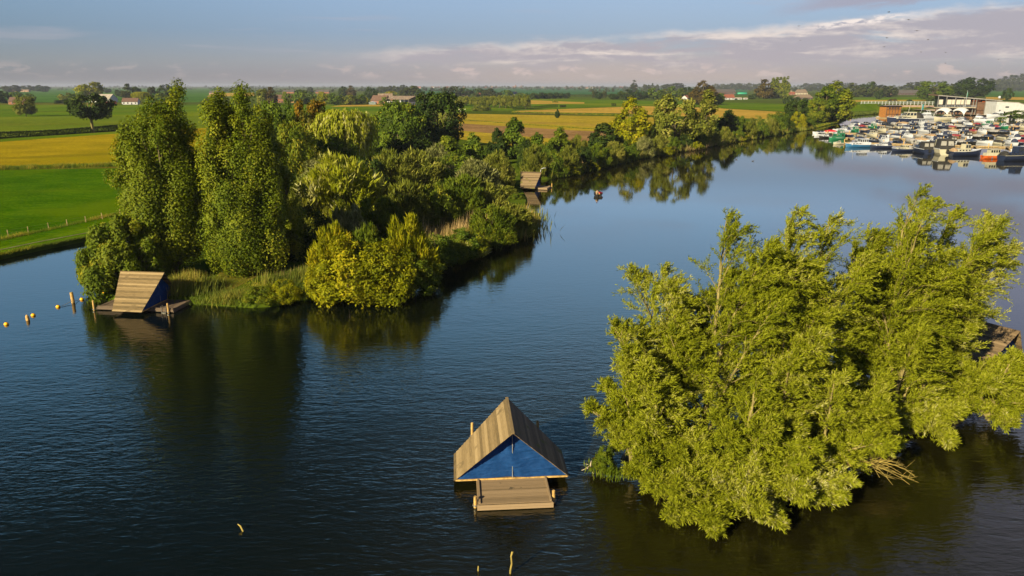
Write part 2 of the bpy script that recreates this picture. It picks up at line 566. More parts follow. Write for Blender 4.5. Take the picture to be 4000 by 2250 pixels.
# shoreline in display pixels of the photo (2576 wide), from the near left round to the far right
shore_px = [(-260, 688), (-60, 655), (0, 641), (100, 619), (250, 590), (330, 576), (420, 572), (470, 582), (430, 612), (340, 640), (285, 690), (262, 735),
            (300, 748), (440, 746), (505, 748), (560, 752), (640, 757), (700, 752), (740, 741), (800, 737), (900, 733), (1000, 722), (1075, 690), (1105, 655),
            (1180, 622), (1280, 590), (1322, 548), (1322, 500), (1305, 470), (1318, 452), (1375, 444), (1450, 430), (1540, 408), (1640, 388), (1700, 376),
            (1770, 366), (1880, 346), (1970, 334), (2040, 321), (2105, 307), (2128, 300), (2122, 297), (2085, 298), (1985, 297), (1960, 292), (1990, 289.5), (2070, 291), (2130, 291),
            (2200, 284), (2240, 278.5), (2290, 275), (2330, 277), (2380, 283), (2440, 288), (2520, 291), (2640, 296), (2900, 306), (3300, 330)]
shore = [atp(x, y, LAND_Z) for x, y in shore_px]
FAR = 20000.0
outer = [Vector((FAR, shore[-1].y, LAND_Z)), Vector((FAR, FAR, LAND_Z)), Vector((-FAR, FAR, LAND_Z)), Vector((-FAR, shore[0].y, LAND_Z))]


def jitter_line(pts, step, amp, seed):
    rs = random.Random(seed)
    o = []
    for a, b in zip(pts[:-1], pts[1:]):
        n = max(1, int((b - a).length / step))
        n = min(n, 14)
        for i in range(n):
            p = a.lerp(b, i / n)
            if i:
                p = p + Vector((rs.uniform(-amp, amp), rs.uniform(-amp, amp), 0))
            o.append(p)
    o.append(pts[-1])
    return o


edge = shore[:5] + jitter_line(shore[5:], 2.5, 0.45, 3)
poly = edge + outer
tris = tessellate_polygon([[v for v in poly]])
mb = MB()
mb.add(poly, [t if (poly[t[1]] - poly[t[0]]).cross(poly[t[2]] - poly[t[0]]).z > 0 else (t[0], t[2], t[1]) for t in tris])
n = len(edge)
sk = []
for i, p in enumerate(edge):
    d = (edge[min(i + 1, n - 1)] - edge[max(i - 1, 0)]).normalized()
    nr = Vector((d.y, -d.x, 0))
    sk.append(p + nr * (0.02 if i < 5 else 0.9) + Vector((0, 0, -1.5)))
mb.add(edge + sk, [(i, i + 1, n + i + 1, n + i)[::-1] for i in range(n - 1)])
ground('soil_and_grass', (0.040, 0.068, 0.006), (0.066, 0.098, 0.010), (0.045, 0.060, 0.010), 0.01, fine=0.35)
g = mb.build('ground', MATS['soil_and_grass'])
tag(g, kind='structure')

# ---- water
m, nt, b = new_mat('lake_water')
tcw = nt.new('ShaderNodeTexCoord')
ob = tcw.outputs['Object']
murk = nt.noise(ob, 0.035, 4.0, 0.55)
sepw = nt.new('ShaderNodeSeparateXYZ')
nt.l.new(ob, sepw.inputs[0])
# brown shallows on the islet side; dark sky reflection painted into the left body colour
shallow_sky_mix = nt.smooth(nt.math('ADD', sepw.outputs[0], nt.math('MULTIPLY', murk, 14.0)), -9.0, 14.0)
nt.put(b.inputs['Base Color'], nt.mix(shallow_sky_mix, (0.0014, 0.0030, 0.0022), (0.0070, 0.0068, 0.0018)))
b.inputs['Roughness'].default_value = 0.035
b.inputs['IOR'].default_value = 1.52
b.inputs['Specular IOR Level'].default_value = 0.5
ripA = nt.noise(nt.mapping(ob, (0.85, 2.3, 1), (0, 0, R(-24))), 0.95, 2.5, 0.5, 0.35)
ripB = nt.noise(nt.mapping(ob, (1.1, 2.9, 1), (0, 0, R(17))), 1.9, 2.0, 0.5, 0.25)
swell = nt.noise(nt.mapping(ob, (0.5, 1.3, 1), (0, 0, R(-10))), 0.33, 2.0, 0.5)
hgt = nt.math('ADD', nt.math('MULTIPLY', ripA, 0.62), nt.math('ADD', nt.math('MULTIPLY', ripB, 0.30), nt.math('MULTIPLY', swell, 0.5)))
# wind reaches the open near water and the right; the far arm under the trees lies calm
wind = nt.math('ADD', nt.smooth(sepw.outputs[1], 30.0, 70.0, 0.72, 0.24), nt.smooth(sepw.outputs[1], 66.0, 115.0, 0.0, -0.21))
wind = nt.math('MULTIPLY', wind, nt.smooth(nt.noise(ob, 0.055, 3.0, 0.5), 0.30, 0.62, 0.45, 1.15))
bp = nt.new('ShaderNodeBump')
bp.inputs['Distance'].default_value = 0.10
nt.put(bp.inputs['Strength'], wind)
nt.put(bp.inputs['Height'], hgt)
nt.l.new(bp.outputs[0], b.inputs['Normal'])
mb = MB()
mb.add([(-1500, -150, 0), (1700, -150, 0), (1700, 1200, 0), (-1500, 1200, 0)], [(0, 1, 2, 3)])
tag(mb.build('lake_water', MATS.setdefault('lake_water', m)), kind='structure')

# ---- fields: thin sheets on the ground, outlines given in display pixels
ground('meadow_grass', (0.028, 0.078, 0.0005), (0.058, 0.118, 0.0007), (0.066, 0.108, 0.0006), 0.08, (0.35, 0.7, 0.7, (0.016, 0.066, 0.0006)), fine=1.6, bump=0.05)
ground('pasture_grass', (0.050, 0.108, 0.002), (0.080, 0.138, 0.003), (0.10, 0.135, 0.004), 0.02, (0.1, 3.0, 0.4, (0.045, 0.085, 0.006)), fine=0.4)
ground('light_pasture', (0.080, 0.125, 0.008), (0.120, 0.155, 0.010), (0.075, 0.115, 0.008), 0.02, (0.1, 2.5, 0.5, (0.075, 0.105, 0.008)), fine=0.4)
ground('stubble', (0.195, 0.155, 0.002), (0.28, 0.212, 0.006), (0.16, 0.14, 0.002), 0.045, (0.22, 0.9, 0.55, (0.15, 0.125, 0.010)), fine=1.3, bump=0.04)
ground('tan_stubble', (0.30, 0.195, 0.035), (0.40, 0.260, 0.055), (0.26, 0.185, 0.025), 0.02, (0.12, 3.0, 0.6, (0.20, 0.150, 0.035)), fine=0.3)
ground('olive_stubble', (0.25, 0.195, 0.018), (0.33, 0.245, 0.028), (0.22, 0.185, 0.015), 0.03, (0.05, 2.0, 0.6, (0.155, 0.130, 0.022)), fine=0.5)
ground('ploughed_soil', (0.17, 0.105, 0.050), (0.24, 0.150, 0.075), None, 0.04, (0.1, 2.0, 0.5, (0.14, 0.085, 0.042)), fine=0.6)
ground('far_green', (0.030, 0.095, 0.014), (0.050, 0.120, 0.018), None, 0.004, fine=0.05)
ground('blue_green_crop', (0.020, 0.085, 0.035), (0.034, 0.100, 0.040), None, 0.004, fine=0.05)
ground('rough_grass', (0.060, 0.075, 0.008), (0.110, 0.115, 0.012), (0.090, 0.070, 0.012), 0.2, fine=2.0)
ground('dry_soil', (0.20, 0.120, 0.040), (0.13, 0.105, 0.020), (0.07, 0.085, 0.012), 0.25, fine=2.0)
ground('paving', (0.30, 0.24, 0.22), (0.38, 0.31, 0.28), None, 0.05, fine=0.6)


def field(name, px, m, lift):
    pts = [atp(x, y, LAND_Z) for x, y in px]
    pts = [Vector((p.x, p.y, LAND_Z + lift)) for p in pts]
    t = tessellate_polygon([pts])
    mb = MB()
    mb.add(pts, [q if (pts[q[1]] - pts[q[0]]).cross(pts[q[2]] - pts[q[0]]).z > 0 else (q[0], q[2], q[1]) for q in t])
    return tag(mb.build(name, MATS[m]), kind='structure')


field('meadow', [(-240, 672), (0, 622), (120, 596), (270, 562), (420, 545), (520, 420), (0, 428), (-300, 437)], 'meadow_grass', 0.02)
field('grass_bank', [(-255, 686), (0, 639.5), (100, 617.5), (250, 588.5), (330, 574.5), (420, 562), (420, 545), (270, 562), (120, 596), (0, 622), (-240, 672)], 'pasture_grass', 0.03)
field('grass_margin', [(-300, 437), (0, 428), (520, 420), (520, 412), (0, 418), (-300, 424)], 'rough_grass', 0.04)
field('stubble_field', [(-300, 424), (0, 418), (520, 412), (520, 322), (340, 333), (0, 357), (-300, 376)], 'stubble', 0.02)
field('grass_margin', [(-300, 376), (0, 357), (340, 333), (520, 322), (520, 317), (340, 327), (0, 349.5), (-300, 369)], 'pasture_grass', 0.04)
field('light_pasture', [(-300, 366), (0, 346), (340, 324), (520, 316), (520, 291.5), (0, 294), (-300, 296)], 'light_pasture', 0.02)
field('pasture', [(-300, 296), (0, 294), (520, 291.5), (520, 263.5), (0, 264), (-300, 264.5)], 'pasture_grass', 0.025)
field('farm_yard', [(-300, 264), (0, 263.5), (430, 263), (430, 260), (0, 260.5), (-300, 261)], 'rough_grass', 0.04)
field('far_pasture', [(-300, 258), (500, 257), (560, 222), (-300, 222.5)], 'far_green', 0.03)
field('crop_strip', [(520, 243), (640, 241), (640, 232), (540, 234)], 'tan_stubble', 0.06)
field('crop_strip', [(560, 234), (700, 232), (690, 227), (560, 229)], 'far_green', 0.07)
field('pasture', [(740, 290), (1330, 276), (1330, 262.5), (700, 263)], 'pasture_grass', 0.025)
field('crop_strip', [(830, 268.5), (1010, 267), (1080, 263.5), (870, 263.2)], 'tan_stubble', 0.06)
field('pale_pasture', [(860, 296), (1100, 292), (1180, 282), (900, 281)], 'light_pasture', 0.05)
field('stubble_field', [(1140, 286), (1560, 293), (1700, 297), (1560, 340), (1400, 330), (1140, 316)], 'olive_stubble', 0.035)
field('ploughed_strip', [(1130, 309), (1420, 327), (1565, 334), (1500, 362), (1360, 350), (1130, 325)], 'ploughed_soil', 0.05)
field('stubble_margin', [(1120, 325), (1360, 347), (1500, 358), (1470, 385), (1300, 372), (1120, 345)], 'olive_stubble', 0.065)
field('tan_field', [(1290, 281.5), (1560, 285), (1700, 292), (1950, 300), (1985, 283), (1780, 271), (1620, 267), (1480, 272), (1300, 279)], 'tan_stubble', 0.03)
field('pasture', [(1300, 277), (1480, 270.5), (1620, 266), (1780, 270), (1985, 280), (1985, 262), (1560, 252), (1340, 249)], 'pasture_grass', 0.02)
field('tan_strip', [(1335, 262), (1470, 261), (1470, 257.5), (1360, 253), (1335, 252.5)], 'tan_stubble', 0.05)
field('blue_green_field', [(1040, 236), (1880, 240), (1880, 222), (900, 222)], 'blue_green_crop', 0.05)
field('pasture', [(1980, 266), (2320, 256), (2340, 244), (1980, 246)], 'pasture_grass', 0.03)
field('tan_strip', [(2120, 256.5), (2330, 254.5), (2330, 251), (2120, 252.5)], 'tan_stubble', 0.06)
field('stubble_bank', [(2230, 274), (2330, 273), (2330, 264), (2230, 264)], 'olive_stubble', 0.06)
field('crop_field', [(2480, 243), (2760, 243), (2760, 224), (2480, 224)], 'far_green', 0.04)
field('tan_strip', [(2480, 250), (2600, 252), (2600, 245), (2480, 244)], 'tan_stubble', 0.06)
field('quay', [(2292, 275.2), (2330, 277.3), (2380, 283.3), (2440, 288.3), (2520, 291.3), (2640, 296.3), (2640, 284), (2440, 279), (2300, 272)], 'paving', 0.05)
for pts in ([(-40, 399), (180, 390), (335, 383)], [(-40, 402), (180, 393), (335, 386)], [(1150, 303), (1560, 318)], [(1150, 300.5), (1560, 315)], [(1300, 285.5), (1560, 289.6)], [(-40, 313), (380, 308.5)], [(-40, 315.5), (380, 311)], [(-40, 281), (420, 279.5)]):
    field('wheel_track', [(x, y) for x, y in pts] + [(x, y + 0.55) for x, y in reversed(pts)], 'ploughed_soil' if pts[0][0] > 1000 else 'rough_grass', 0.075)
field('bare_ground', [(560, 742), (640, 700), (660, 682), (560, 680), (500, 735)], 'dry_soil', 0.03)

# green flood bank by the marina channel, a low rounded mound
mb = MB()
rows_ = []
p0 = atp(2150, 281, LAND_Z)
p1 = atp(2285, 272, LAND_Z)
ax_ = (p1 - p0).normalized()
nr_ = Vector((-ax_.y, ax_.x, 0))
L_ = (p1 - p0).length
for i in range(25):
    u = i / 24
    prof = math.sin(math.pi * min(1, u * 1.15)) ** 0.7 if u < 0.87 else 0.0
    rows_.append([p0 + ax_ * (L_ * u) + nr_ * (14 * v) + Vector((0, 0, -0.3 + 5.5 * prof * math.exp(-((v - 0.75) * 2.4) ** 2))) for v in np.linspace(0, 1.8, 14)])
mb.loft(rows_, closed=False, caps=False)
tag(mb.build('flood_bank', MATS['pasture_grass'], smooth=True), kind='structure')

# the willow islet: a low muddy hump
ISL = [at(2345, 1800), at(2440, 1860), at(2560, 1905), at(2700, 1940), at(2850, 1980), at(2980, 1990), at(3040, 1985), at(3130, 1900), at(3300, 1780), at(3560, 1700), at(3800, 1660), at(3900, 1560),
       at(3700, 1500), at(3400, 1520), at(3000, 1600), at(2600, 1690), at(2400, 1740)]
mb = MB()
c_ = sum(ISL, Vector()) / len(ISL)
rs = random.Random(5)
rings = []
for k, (s_, z_) in enumerate([(1.0, -0.8), (0.92, -0.05), (0.87, 0.16), (0.76, 0.42), (0.55, 0.6), (0.3, 0.7)]):
    ring = []
    for i in range(len(ISL) * 3):
        a, b_ = ISL[i // 3], ISL[(i // 3 + 1) % len(ISL)]
        p = a.lerp(b_, (i % 3) / 3)
        q = c_ + (p - c_) * (s_ * rs.uniform(0.97, 1.03))
        ring.append(Vector((q.x, q.y, z_ + rs.uniform(-0.05, 0.05))))
    rings.append(ring)
mb.loft(rings)
tag(mb.build('islet', MATS['mud'], smooth=True), kind='structure')

# ================================================================== FOLIAGE
def nrm(a):
    return a / (np.linalg.norm(a, axis=1, keepdims=True) + 1e-9)


def leaf_mesh(name, pos, axis, nor, ln, wd, tone, bend=0.0):
    """diamond-shaped leaves; one quad each, the leaf's tone stored on its face"""
    n = len(pos)
    axis = nrm(axis)
    side = nrm(np.cross(nor, axis))
    up = np.cross(axis, side)
    ln = np.broadcast_to(np.asarray(ln, float), (n,))[:, None]
    wd = np.broadcast_to(np.asarray(wd, float), (n,))[:, None]
    v = np.empty((n, 4, 3), np.float32)
    v[:, 0] = pos
    v[:, 1] = pos + axis * ln * 0.45 + side * wd * 0.5 + up * wd * 0.14
    v[:, 2] = pos + axis * ln - up * ln * bend
    v[:, 3] = pos + axis * ln * 0.45 - side * wd * 0.5 + up * wd * 0.14
    me = bpy.data.meshes.new(name)
    me.vertices.add(n * 4)
    me.vertices.foreach_set('co', v.reshape(-1))
    me.loops.add(n * 4)
    me.loops.foreach_set('vertex_index', np.arange(n * 4, dtype=np.int32))
    me.polygons.add(n)
    me.polygons.foreach_set('loop_start', np.arange(0, n * 4, 4, dtype=np.int32))
    me.polygons.foreach_set('loop_total', np.full(n, 4, np.int32))
    at_ = me.attributes.new('tone', 'FLOAT', 'FACE')
    at_.data.foreach_set('value', np.clip(tone, 0, 1).astype(np.float32))
    me.update()
    return me


def env_round(t):
    return np.sqrt(np.clip(1 - ((t - 0.52) / 0.50) ** 2, 0, 1)) ** 0.8


def env_tall(t):
    return np.clip(np.minimum((t / 0.16) ** 0.5, 1) * (1 - np.clip((t - 0.45) / 0.58, 0, 1) ** 1.7), 0, 1)


def env_poplar(t):
    return np.clip(np.minimum((t / 0.14) ** 0.5, 1) * (1 - np.clip((t - 0.42) / 0.60, 0, 1) ** 3.4), 0.0, 1)


def env_column(t):
    return np.clip(np.minimum((t / 0.12) ** 0.6, 1) * (1 - np.clip((t - 0.5) / 0.52, 0, 1) ** 2), 0, 1)


def env_dome(t):
    return np.sqrt(np.clip(1 - (np.clip(t - 0.12, 0, 1) / 0.9) ** 2, 0, 1))


def env_young(t):
    return np.clip((0.35 + 0.65 * np.minimum(t / 0.3, 1)) * (1 - np.clip((t - 0.3) / 0.75, 0, 1) ** 1.1), 0.05, 1)


ENV = dict(round=env_round, tall=env_tall, column=env_column, dome=env_dome, young=env_young, poplar=env_poplar)


def make_puffs(rng, env, n, rad, z0, pr, lobes=0.22, tilt=(0, 0), inner=0.45, tpow=1.5):
    """clump centres over the crown's envelope; unit height, columns x y z r tone"""
    t = rng.random(n * 4)
    w = ENV[env](t)
    keep = rng.random(n * 4) < (w + 0.08)
    t = t[keep][:n]
    n = len(t)
    a = rng.random(n) * 2 * np.pi
    ph = rng.random(4) * 6.28
    lob = 1 + lobes * (np.sin(2 * a + ph[0] + t * 4) * 0.6 + np.sin(3 * a + ph[1] - t * 7) * 0.5 + np.sin(5 * a + ph[2] + t * 11) * 0.3)
    r = rad * ENV[env](t) * lob * (inner + (1 - inner) * rng.random(n) ** 0.5)
    p = np.empty((n, 5))
    p[:, 0] = r * np.cos(a) + tilt[0] * t ** tpow
    p[:, 1] = r * np.sin(a) + tilt[1] * t ** tpow
    p[:, 3] = pr * (0.65 + 0.7 * rng.random(n)) * (1 - 0.35 * t)
    p[:, 2] = z0 + (1 - z0) * t * (1 - pr * 0.5)
    p[:, 4] = rng.random(n)
    return p


def puff_leaves(name, rng, puffs, n, ln, wd, up=0.35, rag=0.55, droop=0.0, feather=0.0, tonemix=0.5, squash=1.0, sag=1.0, center=None):
    w = puffs[:, 3] ** 2
    idx = rng.choice(len(puffs), n, p=w / w.sum())
    pf = puffs[idx]
    d = nrm(rng.normal(size=(n, 3)))
    c = puffs[:, :3].mean(0) if center is None else np.array(center)
    o = pf[:, :3] - c
    o[:, 2] *= 0.4
    o = nrm(o)
    d = nrm(d + o * 0.35 + np.array([0, 0, 0.18]))
    dist = pf[:, 3:4] * (rng.random((n, 1)) ** 0.42)
    sc_ = np.array([1, 1, squash * sag])
    pos = pf[:, :3] + d * dist * sc_
    nor = nrm(d * 0.75 + o * 0.35 + rng.normal(size=(n, 3)) * rag + np.array([0, 0, up]))
    ax = np.cross(nor, nrm(rng.normal(size=(n, 3)))) + np.array([0, 0, -droop])
    if feather:
        ax = nrm(ax) * (1 - feather) + (o * 0.35 + np.array([0, 0, 0.9]) + rng.normal(size=(n, 3)) * 0.28) * feather
    ax = nrm(ax)
    nor = nrm(nor - ax * (nor * ax).sum(1, keepdims=True) + 1e-4)
    sz = 0.65 + 0.7 * rng.random(n)
    tone = tonemix * pf[:, 4] + (1 - tonemix) * rng.random(n)
    tone = 0.5 + (tone - 0.5) * 1.0
    return leaf_mesh(name, pos, ax, nor, ln * sz, wd * sz, tone, 0.08)


def limb_mesh(name, rng, puffs, z0, r0, nlimb, tilt=(0, 0), forks=1):
    """tapered trunk with limbs running up into the clumps (unit height)"""
    mb = MB()
    top = 0.82
    for q in range(forks):
        ofs = Vector((0, 0, 0)) if forks == 1 else Vector(((q - 0.5) * 0.10, 0, 0))
        pts = []
        for i in range(8):
            t = i / 7
            pts.append(Vector((tilt[0] * (t * top) ** 1.5 + 0.012 * math.sin(4 * t + q * 2), tilt[1] * (t * top) ** 1.5 + 0.012 * math.cos(5 * t), top * t - 0.015)) + ofs * t ** 0.8)
        mb.tube(pts, [r0 * (1.35 if i == 0 else 1) * (1 - 0.85 * i / 7) for i in range(8)], 7)
    sel = rng.choice(len(puffs), min(nlimb, len(puffs)), replace=False)
    for k in sel:
        tip = Vector(puffs[k, :3])
        t0 = max(z0 * 0.75, min(0.72, tip.z * (0.35 + 0.3 * rng.random())))
        a = Vector((tilt[0] * t0 ** 1.5, tilt[1] * t0 ** 1.5, t0))
        m_ = a.lerp(tip, 0.5) + Vector((0, 0, 0.03))
        mb.tube([a, m_, tip], [r0 * 0.42 * (1 - t0 * 0.6), r0 * 0.25, r0 * 0.07], 4, cap=False)
    return mb.mesh(name, True)


PROTO = {}


def proto(key, seed, env, npuff, rad, z0, pr, nleaf, ln, wd, trunk=0.022, nl=14, tilt=(0, 0), lobes=0.22, inner=0.45, forks=1, **kw):
    rng = np.random.default_rng(seed)
    p = make_puffs(rng, env, npuff, rad, z0, pr, lobes, tilt, inner)
    crown = puff_leaves(key + '_crown', rng, p, nleaf, ln, wd, **kw)
    tr = limb_mesh(key + '_trunk', rng, p, z0, trunk, nl, tilt, forks)
    PROTO.setdefault(key, []).append((crown, tr, rad))


# middle-distance and peninsula kinds (several seeds of each)
for s in range(3):
    proto('round', 10 + s, 'round', 85, 0.46, 0.16, 0.125, 9000, 0.046, 0.030, 0.022, 16)
    proto('dome', 20 + s, 'dome', 80, 0.55, 0.02, 0.15, 8500, 0.060, 0.026, 0.012, 14, up=0.3)
    proto('osier', 30 + s, 'dome', 70, 0.52, 0.02, 0.15, 9500, 0.115, 0.020, 0.010, 18, feather=0.75, rag=0.7, squash=1.35)
    proto('young', 40 + s, 'young', 60, 0.34, 0.05, 0.12, 6500, 0.060, 0.036, 0.016, 22, inner=0.3)
for s in range(2):
    proto('tall', 50 + s, 'tall', 95, 0.30, 0.08, 0.10, 9000, 0.042, 0.026, 0.022, 18)
    proto('column', 60 + s, 'column', 60, 0.13, 0.04, 0.065, 4500, 0.045, 0.022, 0.014, 8, inner=0.2, feather=0.35)
    proto('ragged', 55 + s, 'round', 60, 0.42, 0.14, 0.14, 8000, 0.060, 0.024, 0.020, 18, lobes=0.4, rag=0.8)
    proto('far_round', 70 + s, 'round', 46, 0.50, 0.10, 0.15, 2600, 0.085, 0.060, 0.022, 6)
    proto('far_tall', 80 + s, 'tall', 40, 0.32, 0.06, 0.13, 2000, 0.085, 0.055, 0.02, 6)
    proto('far_shrub', 90 + s, 'dome', 40, 0.60, 0.02, 0.18, 2000, 0.10, 0.06, 0.012, 5)
    proto('pollard', 100 + s, 'dome', 50, 0.42, 0.22, 0.15, 4200, 0.11, 0.028, 0.035, 12, feather=0.6)
proto('two_trunk', 111, 'round', 62, 0.46, 0.44, 0.115, 7000, 0.050, 0.036, 0.026, 26, forks=2, lobes=0.3)


def weeping(key, seed, n_strand, rad, nleaf_each, shoulder=0.80):
    rng = np.random.default_rng(seed)
    P_, A_, T_ = [], [], []
    for k in range(n_strand):
        a = rng.random() * 2 * math.pi
        rr = rad * (0.25 + 0.75 * rng.random() ** 0.6)
        ztop = shoulder + (1 - shoulder) * math.sqrt(max(0, 1 - (rr / rad) ** 2)) - 0.05 * rng.random() - 0.28 * (rr / rad) ** 3 * rng.random()
        ln = (0.22 + 0.5 * rng.random()) * (0.45 + 0.55 * rr / rad)
        ln = min(ln, ztop - 0.03)
        tn = rng.random()
        s_ = np.linspace(0, 1, nleaf_each)
        out = rr + 0.05 * np.sin(np.pi * np.minimum(s_ * 2.2, 1.6))
        p = np.stack([out * math.cos(a + 0.02), out * math.sin(a + 0.02), ztop + 0.03 * np.sin(s_ * 3.0) - ln * s_ ** 1.25], 1)
        p += rng.normal(size=p.shape) * 0.009
        P_.append(p)
        ax = np.tile(np.array([0.22 * math.cos(a), 0.22 * math.sin(a), -1.0]), (nleaf_each, 1)) + rng.normal(size=(nleaf_each, 3)) * 0.22
        A_.append(ax)
        T_.append(0.6 * tn + 0.4 * rng.random(nleaf_each))
    P_, A_, T_ = np.concatenate(P_), np.concatenate(A_), np.concatenate(T_)
    out = P_.copy()
    out[:, 2] = 0.15
    nor = nrm(nrm(out) + rng.normal(size=P_.shape) * 0.45)
    crown = leaf_mesh(key, P_, A_, nor, 0.055, 0.020, T_)
    pf = np.c_[P_[::nleaf_each], np.full((n_strand, 2), 0.1)]
    PROTO.setdefault(key, []).append((crown, limb_mesh(key + '_trunk', rng, pf, 0.2, 0.025, 26), rad))


weeping('weeping', 7, 520, 0.56, 26)
weeping('small_weeping', 8, 130, 0.36, 18, 0.86)


def tree(name, kind, px, pb, pt, wp, leaf, label, cat='tree', group=None, bark='bark', lean=0.0, parts=('crown', 'trunk'), gz=LAND_Z, seed=None):
    """a tree standing at display pixel (px, pb), its top at row pt, wp pixels wide"""
    rs = random.Random(int(px * 31 + pb * 7 + pt))
    p = atp(px, pb, gz)
    h = height_to(p, px * K, pt * K)
    w = wp * K * depth(p) / FPX
    crown, trunk, rad = rs.choice(PROTO[kind]) if seed is None else PROTO[kind][seed % len(PROTO[kind])]
    t = thing(name, label, cat, (p.x, p.y, p.z - 0.05), rs.uniform(0, 6.28), group)
    c = link(parts[0], crown, MATS[leaf], t)
    b_ = link(parts[1], trunk, MATS[bark], t)
    s_ = w / (2 * rad * 1.06)
    if lean:
        t.rotation_euler = (0, 0, 0)
        t.rotation_euler[1] = lean
    t.scale = (s_, s_, h * 1.02)
    return t


def shrub(kind, px, pb, pt, wp, leaf, label, name='shrub', group=None, **kw):
    return tree(name, kind, px, pb, pt, wp, leaf, label, 'shrub', group, parts=('foliage', 'stem'), **kw)


# ---- the great poplars at the head of the peninsula
def big_tree(name, label, px, pb, tops, width, seed, leaf, env='poplar', npuff=150, nleaf=30000, pr=0.066, lf=(0.22, 0.13), z0=0.04, lobes=0.32, cat='tree', bark='bark', **kw):
    rng = np.random.default_rng(seed)
    p = atp(px, pb, LAND_Z)
    puffs = []
    t = thing(name, label, cat, (p.x, p.y, p.z - 0.05))
    trunks = MB()
    for (tx, ty, wf, share) in tops:
        h = height_to(p, tx * K, ty * K)
        w = width * wf * K * depth(p) / FPX / 2
        dx = (tx - px) * K * depth(p) / FPX
        q = make_puffs(rng, env, int(npuff * share), w / h, z0 + rng.random() * 0.05, pr, lobes, (dx / h, rng.normal() * 0.05), 0.68, 0.35)
        tp = np.array([[dx / h * u ** 0.35 + rng.normal() * 0.018, rng.normal() * 0.018, u, pr * (1.25 - u * 0.75) * rng.uniform(0.8, 1.1), rng.random()] for u in np.linspace(0.70, 0.955, 9)])
        out_ = rng.random(len(q)) < 0.22
        q[out_, :2] = (q[out_, :2] - np.array([dx / h, 0])) * 1.22 + np.array([dx / h, 0])
        q[out_, 3] *= 0.72
        q = np.concatenate([q, tp])
        q[:, :4] *= h
        puffs.append(q)
        pts, n_ = [], 10
        for i in range(n_):
            u = i / (n_ - 1)
            pts.append((dx * (u * 0.8) ** 0.6 + 0.25 * math.sin(u * 5 + seed), 0.2 * math.sin(u * 4), h * 0.8 * u))
        trunks.tube(pts, [max(0.04, 0.028 * h * (1.3 if i == 0 else 1 - 0.88 * i / n_)) for i in range(n_)], 8)
        for k in rng.choice(len(q), 22):
            tip = Vector(q[k, :3])
            u0 = max(0.1, min(0.8, tip.z / h * 0.6))
            a = Vector((dx * u0 ** 0.6, 0, h * u0))
            trunks.tube([a, a.lerp(tip, 0.5) + Vector((0, 0, 0.5)), tip], [0.14, 0.08, 0.03], 5, cap=False)
    puffs = np.concatenate(puffs)
    kw.setdefault('droop', 0.25)
    kw.setdefault('rag', 0.36)
    kw.setdefault('tonemix', 0.6)
    kw.setdefault('squash', 1.5)
    me = puff_leaves('crown', rng, puffs, nleaf, lf[0], lf[1], center=(0, 0, puffs[:, 2].mean()), **kw)
    link('crown', me, MATS[leaf], t)
    trunks.build('trunk', MATS[bark], t, True)
    return t


